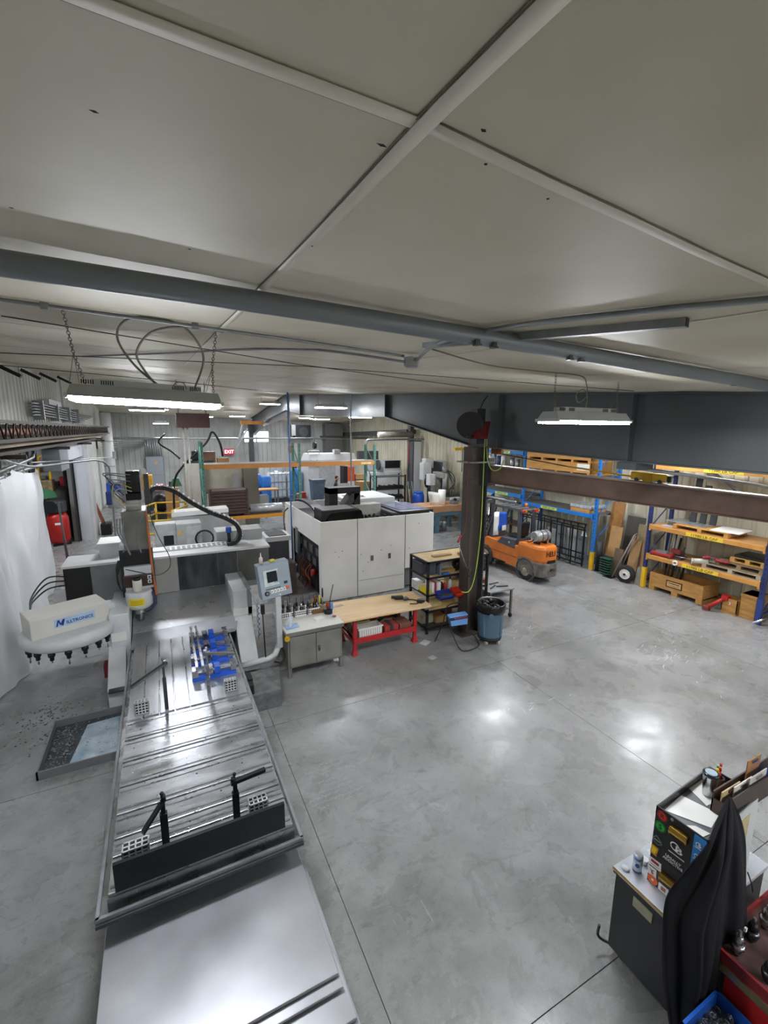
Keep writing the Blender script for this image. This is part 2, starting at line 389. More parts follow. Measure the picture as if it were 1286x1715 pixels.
for y, a in ((4.2, 4.1), (11.96, 4.92), (20.8, 5.2), (7.0, 4.2)):
    B(5.98, 6.09, y-.012, y+.012, a, rtop(y)-.02).out('stiffener', RM, raf)
br = B(5.92, 6.3, 4.0, 4.3, 3.98, 4.08).out('brace_clip', RM, raf)
MB().tube([(6.1, 4.15, 4.0), (9.5, 4.15, 3.6), (13.4, 4.15, 3.0)], .03).out('flange_brace', galv, raf)
fc = T('steel_column', 'dark steel column holding up the far end of the rafter', 'column', (5.95, 33.3, 0))
B(5.8, 6.1, 33.1, 33.5, 0, 4.9).out('shaft', dgrey, fc); B(5.6, 6.3, 33.0, 33.6, 0, .03).out('base_plate', dgrey, fc)
# second rafter beyond and its column on the right wall
r2 = T('roof_rafter', 'distant sloping dark rafter against the beige right wall', 'rafter', (13.5, 23.4, 4.4))
MB().hexa([(13.1, 23.3, 4.35), (13.75, 23.3, 4.35), (13.75, 33.6, 4.1), (13.1, 33.6, 4.1)], [(13.1, 23.3, 4.6), (13.75, 23.3, 4.6), (13.75, 33.6, 4.35), (13.1, 33.6, 4.35)]).out('beam', dgrey, r2)
c2 = T('steel_column', 'dark steel wall column between the beige panels and white door jamb', 'column', (13.5, 23.2, 0))
B(13.2, 13.45, 23.0, 23.3, 0, 5.1).out('shaft', dgrey, c2)
c3 = T('door_jamb', 'white painted door jamb post beside the manual milling machines', 'post', (12.4, 20.9, 0))
B(12.15, 12.62, 20.8, 21.1, 0, 3.95).out('post', white, c3); B(12.10, 12.16, 20.78, 21.12, 0, 3.95).out('edge_strip', dgrey, c3)
# interior column with jib crane and hose reel
colm = M('#5a5048', .6, .2, var=.25, scale=2.5, hex2='#403a36', stretch=(1, 1, .4))
cl = T('steel_column', 'brown wide-flange steel column standing beside the black shelf rack', 'column', (6.05, 7.7, 0))
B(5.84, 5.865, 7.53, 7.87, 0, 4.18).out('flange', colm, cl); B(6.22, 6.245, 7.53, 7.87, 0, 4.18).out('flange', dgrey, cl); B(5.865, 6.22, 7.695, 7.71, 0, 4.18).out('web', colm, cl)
B(5.68, 6.42, 7.47, 7.92, 0, .025).out('base_plate', colm, cl); B(5.70, 6.35, 7.45, 7.92, 3.85, 3.88).out('splice_plate', M('#8d8b88', .4, .6, var=.1), cl)
B(5.92, 6.18, 7.57, 7.85, 4.18, 4.2).out('cap', colm, cl)
for z in (1.5, 2.6, 3.4): B(5.80, 5.845, 7.45, 7.57, z, z+.09).out('bracket', colm, cl)
jib = T('jib_crane_beam', 'long rusty brown I-beam jib boom reaching out from the column', 'crane beam', (6.2, 7.5, 3.3))
a0 = Vector((6.32, 7.6, 0)); a1 = Vector((8.95, 1.05, 0)); TJ = -.046; dj = (a1 - a0).normalized(); nj = Vector((-dj.y, dj.x, 0))
def jbox(u0, u1, v0, v1, z0, z1):
    L_ = (a1 - a0).length; mb = MB()
    P = lambda u, v, z: tuple(a0 + dj*u + nj*v + Vector((0, 0, z + .10 + TJ*u)))
    return mb.hexa([P(u0, v0, z0), P(u1, v0, z0), P(u1, v1, z0), P(u0, v1, z0)], [P(u0, v0, z1), P(u1, v0, z1), P(u1, v1, z1), P(u0, v1, z1)])
LJ = (a1 - a0).length
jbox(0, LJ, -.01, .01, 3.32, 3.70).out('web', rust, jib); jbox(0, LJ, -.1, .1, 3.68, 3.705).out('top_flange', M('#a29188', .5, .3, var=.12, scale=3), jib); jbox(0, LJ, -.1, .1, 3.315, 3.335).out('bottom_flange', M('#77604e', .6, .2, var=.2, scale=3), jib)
jbox(-.25, .06, -.13, .13, 3.25, 3.85).out('pivot_bracket', dgrey, jib)
hs = T('chain_hoist', 'yellow electric chain hoist riding on the jib beam', 'hoist', tuple(a0 + dj*3.0 + Vector((0, 0, 3.70))))
jbox(2.75, 3.3, -.02, .16, 3.73, 3.86).out('body', yellow, hs, bev=.02); jbox(2.95, 3.08, -.04, .18, 3.71, 3.84).out('strap', M('#c79a10', .5), hs); jbox(3.3, 3.36, .0, .12, 3.74, 3.84).out('end_cap', black, hs)
for u in (2.85, 3.2): MB().cyl(a0+dj*u+nj*(-.03)+Vector((0, 0, 3.835 + TJ*u)), a0+dj*u+nj*.17+Vector((0, 0, 3.835 + TJ*u)), .032).out('trolley_wheel', dgrey, hs)
fb = T('festoon_rail', 'thin brown rod turning into a yellow bar above the jib beam', 'rail', (6.4, 7.4, 3.9))
P = lambda u, v, z: tuple(a0 + dj*u + nj*v + Vector((0, 0, z + .06 + TJ*u)))
MB().tube([P(.0, .15, 4.0), P(1.6, .15, 3.86)], .012).out('rod', brownc, fb); MB().tube([P(1.6, .15, 3.86), P(2.75, .15, 3.80)], .018).out('bar', yellow, fb); jbox(-.02, .22, .1, .2, 3.93, 4.06).out('end_block', M('#9a6030', .6), fb)
reel = T('hose_reel', 'black hose reel with dark red bracket at the column head', 'hose reel', (5.55, 7.2, 4.2))
MB().cyl((5.45, 7.18, 4.62), (5.55, 7.28, 4.62), .26, 24).out('spool', black, reel); MB().cyl((5.52, 7.25, 4.62), (5.70, 7.43, 4.62), .15, 16).out('hub', dgrey, reel)
MB().hexa([(5.40, 7.0, 4.36), (5.75, 7.0, 4.36), (5.75, 7.45, 4.36), (5.40, 7.1, 4.36)], [(5.62, 7.05, 4.62), (5.85, 7.05, 4.70), (5.85, 7.45, 4.70), (5.62, 7.15, 4.62)]).out('bracket', M('#6e1f1c', .5, var=.2), reel)
MB().box(5.72, 5.92, 7.3, 7.5, 4.25, 4.95).out('mount_plate', dgrey, reel); MB().cyl((5.36, 7.05, 4.38), (5.36, 7.05, 4.42), .07).out('guide', black, reel)
MB().tube(curve([(5.36, 7.05, 4.38), (5.36, 7.06, 3.6), (5.38, 7.08, 2.7), (5.28, 7.08, 2.45), (5.18, 7.05, 2.36)]), .008).out('cord', M('#6b2a25', .6), reel)
MB().tube([(5.26, 7.08, 2.46), (5.17, 7.05, 2.33)], .022).out('plug', red, reel); MB().tube([(5.17, 7.05, 2.33), (5.40, 7.12, 1.9), (5.62, 7.2, 1.5)], .011).out('blow_wand', steel, reel)
MB().tube(curve([(5.80, 7.35, 4.9), (5.86, 7.3, 5.1), (5.95, 7.3, 5.2)]), .01).out('feed_cord', black, reel)
MB().tube(curve([(5.93, 7.3, 4.45), (5.92, 7.28, 3.5), (5.92, 7.28, 2.5), (5.86, 7.28, 1.75), (5.76, 7.26, 1.32), (5.62, 7.24, 1.16), (5.5, 7.3, 1.16)]), .011).out('air_hose', M('#a9c24a', .45), reel)
one(MB().tube(curve([(5.98, 7.3, 4.42), (6.02, 7.3, 3.95), (6.14, 7.28, 3.72), (6.32, 7.25, 3.74), (6.40, 7.24, 3.92)]), .011), 'air_hose', M('#9fb85a', .45), 'short green air hose looping beside the column top', 'hose')

# ================================================================ ceiling hardware
pur = T('ceiling_pipe', 'large round grey pipe running under the ceiling seams', 'pipe', (1, 2.1, 4.95))
PM = M('#8b9095', .42, .25, var=.1, scale=3, stretch=(.4, 1, 1), rvar=.08)
pts = [(-3.1, 2.22, 5.155), (-.47, 2.17, 5.085), (.49, 2.15, 5.06), (1.3, 2.14, 5.037), (2.1, 2.13, 5.012), (3.2, 2.12, 4.97), (4.4, 2.1, 4.925), (5.9, 2.1, 4.86)]
MB().tube(curve(pts, 6), .047, 18).out('pipe', PM, pur)
for x in (1.62, 1.74, 2.35, 2.45, 4.25):
    z = 5.085-.033*x-.05
    cpl = MB().box(x-.014, x+.014, 2.09, 2.12, z-.012, z+.02).out('clamp', dsteel, pur); MB().cyl((x-.03, 2.1, z-.005), (x+.03, 2.1, z-.005), .006, 6).out('bolt', dsteel, cpl)
cdA = T('conduit', 'thin grey conduit across the ceiling above the chained light', 'conduit', (0, 3.45, 5.2))
MB().tube(curve([(-2.9, 3.45, cz(-2.9, 3.45)-.02), (-.4, 3.45, cz(-.4, 3.45)-.02), (.5, 3.44, cz(.5, 3.45)-.025), (1.2, 3.5, cz(1.2, 3.5)-.02), (1.93, 3.5, cz(1.9, 3.5)-.03)]), .011, 8).out('tube', galv, cdA)
for x in (-.55, .28): MB().box(x-.02, x+.02, 3.43, 3.47, cz(x, 3.45)-.045, cz(x, 3.45)+.01).out('strap', galv, cdA)
jb = T('junction_box', 'grey octagonal junction box where the ceiling conduits meet', 'junction box', (1.99, 3.45, 5.05))
MB().prism([(1.99+.065*math.cos(a*math.pi/4+.39), 3.47+.065*math.sin(a*math.pi/4+.39)) for a in range(8)], 'z', 5.045, 5.12).out('box', lgrey, jb)
MB().cyl((1.99, 3.47, 5.037), (1.99, 3.47, 5.046), .055, 8).out('cover', galv, jb)
one(MB().tube(curve([(2.0, 3.4, 5.09), (1.75, 2.7, cz(1.75, 2.7)-.03), (1.68, 1.95, cz(1.7, 1.95)-.025), (1.85, 1.28, cz(1.85, 1.3)-.022), (1.97, .91, cz(2, .9)-.02), (2.25, .1, cz(2.2, .1)-.02)]), .013, 8), 'conduit', galv, 'grey conduit bent along the ceiling beside the steel channel', 'conduit')
one(MB().tube(curve([(1.93, 3.47, 5.08), (1.3, 3.9, cz(1.3, 3.9)-.02), (.75, 4.6, cz(.75, 4.6)-.02), (.3, 5.6, cz(.3, 5.6)-.02), (-.9, 8., cz(-.9, 8)-.02)]), .011, 8), 'conduit', galv, 'grey conduit angling away from the junction box toward the distance', 'conduit')
stt = T('strut_channel', 'short galvanised steel channel fixed to the ceiling above the pipe', 'channel', (1.9, 2, 5.02))
p, q = Vector((1.74, 2.85, 0)), Vector((2.14, 1.28, 0)); d = (q-p).normalized(); n = Vector((-d.y, d.x, 0))
def sbox(u0, u1, v0, v1, za, zb):
    mb = MB(); P2 = lambda u, v, z: (p.x+d.x*u+n.x*v, p.y+d.y*u+n.y*v, cz(p.x+d.x*u, p.y+d.y*u)-.045+z)
    return mb.hexa([P2(u0, v0, za), P2(u1, v0, za), P2(u1, v1, za), P2(u0, v1, za)], [P2(u0, v0, zb), P2(u1, v0, zb), P2(u1, v1, zb), P2(u0, v1, zb)])
LS = (q-p).length
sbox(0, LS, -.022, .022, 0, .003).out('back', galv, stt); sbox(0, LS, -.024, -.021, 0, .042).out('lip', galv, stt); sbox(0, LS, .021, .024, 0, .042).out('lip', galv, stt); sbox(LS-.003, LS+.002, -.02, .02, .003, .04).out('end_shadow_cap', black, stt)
one(MB().tube([(-.95, 4.3, 5.30), (1.4, 4.9, 5.2), (4.7, 6.0, 5.19)], .0045, 5), 'steel_cable', dgrey, 'taut dark cable slanting across the ceiling behind the chained light', 'cable')
one(MB().tube([(-1.15, 5.0, 5.13), (1.44, 4.8, 5.17), (5.7, 4.0, 5.045)], .004, 5), 'steel_cable', dgrey, 'lower taut cable stretched level from wall to rafter', 'cable')
one(MB().tube([(-2.9, 7.5, 5.35), (.4, 8.0, 5.24), (2.5, 10, 5.3)], .005, 5), 'steel_cable', dgrey, 'thin far cable sloping behind the chained light', 'cable')
# ================================================================ lamps
DIFF = EM('#f6f9ff', LAMP)
def chain(mb, p, q, n=None, r=.0028, L_=.034):
    p = Vector(p); q = Vector(q); d = (q-p); n = n or max(2, int(d.length / (L_*.78))); t = d.normalized()
    for i in range(n):
        c = p + d * ((i+.5)/n); a = Vector((1, 0, 0)) if i % 2 else Vector((0, 1, 0))
        a = (a - t*a.dot(t)).normalized()
        pts = [c + t*(L_/2*math.cos(w_)) + a*(L_*.28*math.sin(w_)) for w_ in [2*math.pi*k/8 for k in range(8)]]
        mb.tube(pts, r, 4, True)
    return mb
def lamp(cx, cy, cz_, L_=1.05, label='', W=.36, tilt=0, top=None, box=False, group=None, chains=True, detail=True, axis='x'):
    t = T('led_high_bay_light', label, 'light', (cx, cy, cz_), group)
    h = L_/2
    def bx(x0, x1, y0, y1, z0, z1): 
        mb = MB().box(cx+x0, cx+x1, cy+y0, cy+y1, cz_+z0, cz_+z1, rot=None)
        return mb
    MB().hexa([(cx-h, cy-W/2, cz_+.012), (cx+h, cy-W/2, cz_+.012), (cx+h, cy+W/2, cz_+.012), (cx-h, cy+W/2, cz_+.012)],
              [(cx-h+.02, cy-W*.3, cz_+.10), (cx+h-.02, cy-W*.3, cz_+.10), (cx+h-.02, cy+W*.3, cz_+.10), (cx-h+.02, cy+W*.3, cz_+.10)]).out('housing', M('#b9bfc2', .4, .3, var=.05), t, bev=.004)
    dd = bx(-h+.015, h-.015, -W/2+.015, W/2-.015, -.016, .012).out('diffuser', DIFF, t)
    hb = bx(-h*.72, h*.72, -W*.22, W*.22, .10, .145).out('ballast_box', M('#c4c8ca', .4, .3, var=.05), t)
    if detail:
        for x in (-.42, -.30, .16, .28):
            for k in range(6): bx(x*L_+k*.014, x*L_+k*.014+.007, -W*.22-.002, -W*.22+.001, .108, .138).out('vent_slot', black, hb)
        for s in (-1, 1): bx(s*h-.012, s*h+.012, -W*.5, W*.5, 0, .03).out('end_cap', white, t)
    if chains and top:
        for s in (-1, 1):
            mb = MB(); x = cx + s*h*.86; tp = (x, top[1], cz(x, top[1])-.03)
            mid = lerp((x, cy, cz_+.11), tp, .45)
            chain(mb, tp, mid); chain(mb, mid, (x+.03, cy, cz_+.10)); mb.tube([mid, (x-.06, cy-.08, cz_+.10)], .002, 4); mb.tube([mid, (x-.02, cy+.1, cz_+.10)], .002, 4)
            mb.out('chain', M('#8d8a80', .45, .8, var=.15), t, kind='stuff')
    if tilt: t.rotation_euler.y = tilt
    return t
l1 = lamp(-.04, 4.0, 4.70, 1.02, 'bright chained LED light hanging nearest, below the looped cable', top=(0, 3.45), tilt=.03, W=.4)
MB().tube(curve([(.05, 3.98, 4.82), (-.12, 3.8, 4.95), (-.21, 3.65, 5.1), (-.14, 3.5, 5.2), (.05, 3.45, 5.22), (.22, 3.5, 5.18), (.33, 3.65, 5.03), (.28, 3.9, 4.83)], 8), .008).out('power_cable', M('#8a8778', .5), l1)
MB().tube(curve([(.03, 3.98, 4.82), (-.06, 3.8, 4.92), (-.10, 3.65, 5.02), (.0, 3.5, 5.14), (.2, 3.45, 5.19), (.45, 3.45, 5.19)], 8), .008).out('power_cable', M('#8a8778', .5), l1)
MB().tube(curve([(.12, 3.9, 4.82), (.15, 3.88, 4.86), (.2, 3.88, 4.86), (.22, 3.9, 4.82)], 6), .004).out('wire', mgrey, l1)
l2 = lamp(3.98, 3.3, 4.60, 1.07, 'LED light hanging in front of the dark rafter on the right', top=(0, 3.3), W=.3)
MB().tube(curve([(1.9, 3.0, cz(1.9, 3)-.02), (2.6, 3.2, cz(2.6, 3.2)-.05), (3.3, 3.3, cz(3.3, 3.3)-.03), (3.85, 3.3, cz(3.85, 3.3)-.02), (3.98, 3.32, 4.98), (3.99, 3.32, 4.86), (3.88, 3.32, 4.8), (3.82, 3.3, 4.88), (3.92, 3.3, 4.93), (3.98, 3.3, 4.86), (3.97, 3.3, 4.74)], 6), .006).out('power_cable', M('#8a8778', .5), l2)
l3 = lamp(5.25, 14.5, 5.25, 1.05, 'LED light hanging in front of the rafter splice', top=(0, 14.5), detail=False)
lamp(5.33, 24.0, 5.83, 1.0, 'small lit LED light under the roof ridge', top=(0, 24), detail=False)
lamp(4.58, 30, 5.35, .9, 'small LED light left of the far rafter column', detail=False); lamp(.12, 26, 5.50, .9, 'far LED light above the wall electrical panel', detail=False)
lamp(.2, 30.5, 4.85, .85, 'lowest far LED light near the duct outlet', detail=False); lamp(9.36, 31, 5.35, .95, 'far LED light seen under the rafter beside the black fan housing', detail=False)

# lamps of the right bay and the middle, hidden behind the rafter or the big light from here; far ones added to brighten the far end
for k, (x, y, l) in enumerate(((9.6, 4.5, 'LED light over the open floor behind the rafter'), (9.4, 10.2, 'LED light over the forklift behind the rafter'), (9.4, 16.5, 'LED light over the manual mills behind the rafter'), (9.8, 22.5, 'LED light in the right bay beyond the manual mills'), (-.3, 12.2, 'LED light over the pallet rack hidden behind the chained light'), (-.3, 19.5, 'LED light over the yellow railing hidden behind the chained light'), (9.2, 27.5, 'LED light over the far white machine'), (2.2, 27.0, 'LED light over the beige machine near the ridge'), (12.2, 7.0, 'LED light over the orange-beamed rack'))):
    lamp(x, y, min(5.2, cz(x, y) - .35), 1.2, l, detail=False, W=.4)
for x, l in ((4.6, 'LED light behind the camera over the tool chest'), (8.0, 'LED light behind the camera over the open floor')):  # unseen lamps added behind the camera to light the near floor
    lamp(x, -1.9, 4.38, 1.2, l, detail=False, W=.4)
lamp(-5.4, 18.5, 4.6, 1.0, 'LED light in the side room with the red tank', detail=False)
# ================================================================ the large milling machine
ml = T('milling_machine', 'large grey travelling-column milling machine with long steel table', 'milling machine', (.1, 6.5, 0))
tab = M('#bcbfc3', .28, .8, var=.2, scale=2.2, hex2='#999ca1', stretch=(1, 3, 1), rvar=.12, bump=.06, bscale=14)
tab2 = M('#bfc2c6', .32, .75, var=.16, scale=2.0, hex2='#a0a3a8', stretch=(3, .7, 1), rvar=.12)
mill = M('#d0d3d5', .42, var=.06, scale=3, hex2='#bcbfc0'); milld = M('#9a9d9f', .45, var=.1, scale=3)
# table: base casting, drip tray, plates parted by slots
B(-.45, .72, 3.7, 8.2, .12, .72).out('saddle', dgrey, ml); B(-.55, .8, 5.0, 7.6, 0, .14).out('floor_casting', mgrey, ml)
tr = MB().box(-.68, .91, 3.44, 8.15, .76, .80).out('drip_tray', steel, ml)
for a in ((-.70, -.675, 3.44, 8.15), (.89, .915, 3.44, 8.15), (-.70, .915, 3.435, 3.46)): B(a[0], a[1], a[2], a[3], .76, .84).out('tray_rim', galv, tr)
B(-.70, .915, 3.42, 3.436, .77, .80).out('tray_lip', dgrey, tr)
tb = B(-.62, .85, 3.5, 8.08, .80, .92).out('table', steel, ml)
ysl = [3.50, 3.84, 4.03, 4.31, 4.68, 5.06, 5.44, 5.82]
for i in range(len(ysl)-1):
    a, b = ysl[i], ysl[i+1]
    B(-.61, .84, a+.012, b-.012, .90, .95).out('table_slat', tab, tb, bev=.004)
    B(-.60, .83, a+.055, a+.075, .95, .957).out('wear_strip', steel, tb); B(-.60, .83, b-.075, b-.06, .95, .956).out('wear_strip', steel, tb)
B(.12, .84, 5.85, 8.08, .90, .951).out('table_plate', tab2, tb, bev=.003)
for k in range(4): x = -.61 + k*.182; B(x+.006, x+.176, 5.85, 8.08, .90, .95).out('table_plate', tab2, tb, bev=.006)
mb = MB()
for k in range(260):
    x, y = random.uniform(-.58, .8), random.choice(ysl[1:]) + random.gauss(0, .05) if random.random() < .7 else random.uniform(3.6, 7.9)
    mb.ball((x, y, .953), random.uniform(.003, .010), 5, (1, 1, .4))
mb.out('metal_chips', M('#d3d5d8', .25, 1., var=.3, scale=40), tb, kind='stuff')
for x, y in ((-.3, 4.2), (.1, 4.55), (.5, 4.9), (-.1, 5.3), (.3, 4.2), (.62, 5.6), (-.45, 5.6), (.0, 3.95), (.55, 4.5)):
    C((x, y, .9505), (x, y, .9515), .010, 8).out('bolt_hole', black, tb)
# telescopic covers in front of the table
cov = M('#b9bbc0', .34, .75, var=.07, scale=1.6, hex2='#a3a5aa', rvar=.1)
for a in ((2.47, 3.62, .575, .60, -.66, .89), (2.40, 3.6, .545, .565, -.66, .90), (2.22, 3.5, .50, .525, -.67, .93), (2.15, 3.5, .46, .49, -.67, .94), (1.85, 3.4, .40, .43, -.69, .96)):
    B(a[4], a[5], a[0], a[1], a[2], a[3]).out('way_cover', cov, ml, bev=.004)
B(-.60, .85, 1.9, 3.6, .05, .40).out('way_base', dgrey, ml)
# rear bed, cross rail and castings
B(-1.0, 1.5, 9.6, 10.6, 0, 1.28).out('bed_casting', milld, ml)
B(-.98, -.68, 8.35, 9.7, .0, 1.42).out('side_casting', mill, ml, bev=.02)
MB().prism([(7.72, 0), (8.4, 0), (8.4, .86), (7.72, .42)], 'x', -1.02, -.76).out('side_foot', mill, ml, bev=.01)
B(-1.0, -.74, 7.62, 8.0, .40, .43).out('foot_plate', dsteel, ml); B(-.96, -.74, 8.33, 8.36, .95, 1.1).out('white_cover', paper, ml)
MB().prism([(9.7, 0), (8.15, 0), (7.75, .2), (8.25, .8), (8.45, 1.05), (8.45, 1.5), (9.7, 1.5)], 'x', 1.04, 1.36).out('side_casting', mill, ml, bev=.015)
B(1.03, 1.37, 8.40, 8.46, 1.02, 1.16).out('white_cover', paper, ml); B(1.3, 1.375, 8.40, 9.6, .75, 1.52).out('dark_edge_panel', mgrey, ml)
MB().hexa([(-.66, 8.08, .86), (1.0, 8.08, .86), (1.2, 8.70, .86), (-.66, 8.55, .86)], [(-.66, 8.08, .93), (1.0, 8.08, .93), (1.2, 8.70, .95), (-.66, 8.55, .95)]).out('chip_shelf', M('#c0c2c6', .35, .8, var=.05), ml)
MB().hexa([(-.66, 8.5, .90), (1.18, 8.66, .90), (1.2, 9.66, 1.24), (-.66, 9.66, 1.24)], [(-.66, 8.5, .94), (1.18, 8.66, .95), (1.2, 9.66, 1.30), (-.66, 9.66, 1.30)]).out('chip_guard', M('#c6c8cb', .28, .7, var=.10, scale=2), ml)
rail = B(-1.74, 1.98, 9.62, 10.35, 1.28, 2.0).out('cross_rail', milld, ml)
bel = M('#5c5e60', .32, .75, var=.25, scale=3, hex2='#3d3f41', stretch=(2, 1, .6)); 
for a, b, mm, yy in ((-1.74, -1.32, black, 9.58), (-1.32, -.80, mgrey, 9.60), (-.26, .16, M('#9b9a96', .5, var=.08), 9.56), (.16, .55, bel, 9.575), (.55, .93, bel, 9.59), (.93, 1.32, bel, 9.605), (1.32, 1.98, M('#6a6a66', .4, .6, var=.2, scale=2), 9.61)):
    B(a+.004, b-.004, yy, 9.63, 1.28, 1.99).out('way_panel', mm, rail, bev=.006)
top = B(-1.76, 2.0, 9.55, 10.35, 1.99, 2.03).out('rail_cover', white, ml); B(-.3, 1.6, 9.95, 10.30, 2.03, 2.05).out('chain_trough', white, top)
for k in range(13):
    for yy in (9.98, 10.12): B(-.02+k*.10, .04+k*.10, yy, yy+.07, 2.05, 2.053).out('slot', dgrey, top)
B(1.0, 2.0, 10.35, 10.9, .9, 2.25).out('rear_box', lgrey, ml); B(-1.2, -.85, 10.0, 10.6, 2.03, 2.28).out('lube_box', white, ml); B(-1.22, -.83, 9.99, 10.61, 2.28, 2.30).out('lube_lid', paper, ml)
# column head
hd = B(-.70, -.30, 9.05, 9.70, 2.30, 3.05).out('head_column', M('#8f8f89', .35, .5, var=.2, scale=2, hex2='#6c6c66'), ml, bev=.01)
B(-.80, -.26, 9.2, 9.62, 1.2, 2.32).out('head_carriage', dgrey, ml)
C((-.50, 9.3, 3.05), (-.50, 9.3, 3.24), .125, 18).out('motor_flange', M('#c6c4ba', .45, var=.1), hd); 
for z in (3.10, 3.16, 3.22): C((-.50, 9.3, z), (-.50, 9.3, z+.02), .13, 18).out('ring', lgrey, hd)
B(-.62, -.36, 9.16, 9.44, 3.24, 3.36).out('motor_base', blackgloss, hd); B(-.58, -.36, 9.18, 9.42, 3.36, 3.76).out('servo_motor', blackgloss, hd, bev=.02)
B(-.66, -.60, 9.1, 9.3, 3.2, 3.6).out('connector_block', mgrey, hd); MB().ball((-.30, 9.25, 3.74), .07, 8).out('filter_bowl', paper, hd); B(-.30, -.22, 9.2, 9.4, 3.2, 3.7).out('bracket', dgrey, hd)
for k in range(6):
    a = random.uniform(-.1, .1); z = 3.35+.06*k
    MB().tube(curve([(-.50, 9.15, z+.05), (-.70-.04*k, 9.08, z+.12+a), (-.78, 9.1, z-.05), (-.62, 9.1, z-.25)], 6), .010).out('wiring', [M('#b5b1a0', .5), M('#c9b545', .5), dgrey, mgrey, dgrey, mgrey][k], hd)
B(-.72, -.28, 8.95, 9.1, 2.06, 2.34).out('bellows', black, ml)
for z in (2.10, 2.16, 2.22, 2.28): B(-.725, -.275, 8.94, 9.0, z, z+.02).out('bellow_fold', rubber, ml)
sp = B(-.72, -.28, 8.86, 9.1, 1.66, 2.08).out('head_plate', M('#c3c4c6', .4, var=.05), ml); B(-.74, -.27, 8.80, 8.9, 1.72, 1.93).out('brown_plate', M('#3c2a25', .4, var=.15), sp, bev=.01)
for z in (1.88, 1.80): B(-.36, -.30, 8.785, 8.80, z-.03, z+.03).out('gauge_plate', paper, sp); C((-.33, 8.78, z), (-.33, 8.79, z), .02, 10).out('knob', dgrey, sp)
C((-.53, 8.76, 1.60), (-.53, 8.76, 1.86), .075, 16).out('white_cylinder', M('#d9d7cc', .45), sp); C((-.53, 8.76, 1.86), (-.53, 8.76, 1.9), .06, 14).out('cap', black, sp)
nose = MB().lathe([(.20, 1.66), (.215, 1.62), (.215, 1.40), (.17, 1.34), (.15, 1.34)], (-.52, 8.80, 0), 24).out('spindle_housing', M('#c9cbca', .4, var=.05), ml)
MB().grid(lambda u, v: (-.52 + .218*math.cos(-2.35+1.2*u), 8.80 + .218*math.sin(-2.35+1.2*u), 1.43+.13*v), 8, 1).out('warning_label', M('#e3c81e', .5, var=.03), nose)
for k in range(3): MB().grid(lambda u, v: (-.52 + .2195*math.cos(-2.2+.9*u), 8.80 + .2195*math.sin(-2.2+.9*u), 1.455+.03*k+.006*v), 8, 1).out('warning_print', black, nose)
C((-.52, 8.80, 1.22), (-.52, 8.80, 1.36), .085, 16).out('spindle', steel, ml); C((-.52, 8.80, 1.10), (-.52, 8.80, 1.22), .05, 12).out('tool_taper', dsteel, ml)
MB().tube(curve([(-.30, 9.0, 3.05), (-.29, 8.95, 2.6), (-.28, 8.88, 2.1), (-.26, 8.84, 1.75), (-.24, 8.8, 1.52)], 6), .020).out('orange_conduit', M('#b9652f', .5), ml)
MB().tube(curve([(-.26, 9.0, 3.2), (-.22, 8.95, 2.9), (-.12, 8.9, 2.55), (.02, 8.88, 2.2), (.0, 8.86, 1.98), (-.2, 8.84, 1.88), (-.5, 8.84, 1.98), (-.7, 8.86, 2.05)], 6), .008).out('hose', dgrey, ml)
for k in range(3): MB().tube(curve([(-.66-.05*k, 8.98, 2.95), (-.68-.04*k, 8.93, 2.7), (-.64, 8.94, 2.4), (-.60, 8.95, 2.28)], 5), .014).out('hose', mgrey, ml)
MB().tube(curve([(-.36, 8.98, 2.98), (-.45, 8.96, 2.75), (-.46, 8.95, 2.5), (-.43, 8.95, 2.3)], 5), .012).out('hose', mgrey, ml)
for k in range(4): MB().tube(curve([(-.74-.02*k, 8.95, 2.2), (-.84, 8.9, 1.9+.04*k), (-.8, 8.9, 1.68), (-.72, 8.9, 1.66)], 5), .012).out('hose', black, ml)
MB().tube(curve([(-.32, 8.75, 1.62), (-.27, 8.7, 1.42), (-.34, 8.7, 1.3), (-.42, 8.74, 1.25)], 5), .012).out('coolant_hose', navy, ml)
# drag chain arching from the head to the rail
cp = curve([(-.29, 9.9, 3.22), (-.11, 9.9, 3.36), (.19, 9.9, 3.28), (.51, 9.9, 3.02), (.84, 9.9, 2.80), (1.19, 9.9, 2.62), (1.38, 9.9, 2.46), (1.44, 9.9, 2.26), (1.36, 9.9, 2.10), (1.16, 9.9, 2.05)], 7)
mb = MB(); mb2 = MB()
for i in range(len(cp)-1):
    c = (cp[i]+cp[i+1])/2; d = cp[i+1]-cp[i]; a = -math.atan2(d.z, d.x); L_ = d.length*.44
    mb.box(c.x-L_, c.x+L_, 9.86, 10.06, c.z-.04, c.z+.04, rot=(0, a, 0)); k_ = Vector((-d.z, 0, d.x)).normalized()*.05
    if i % 2: mb2.box(c.x+k_.x-L_*.6, c.x+k_.x+L_*.6, 9.85, 10.07, c.z+k_.z-.012, c.z+k_.z+.012, rot=(0, a, 0))
dc = mb.out('drag_chain', black, ml, kind='stuff'); mb2.out('chain_bars', white, dc, kind='stuff')
C((1.22, 10.0, 2.05), (1.22, 10.0, 2.3), .035).out('lube_stem', black, ml); C((1.22, 10.0, 2.3), (1.22, 10.0, 2.42), .06).out('lube_bottle', blue, ml)
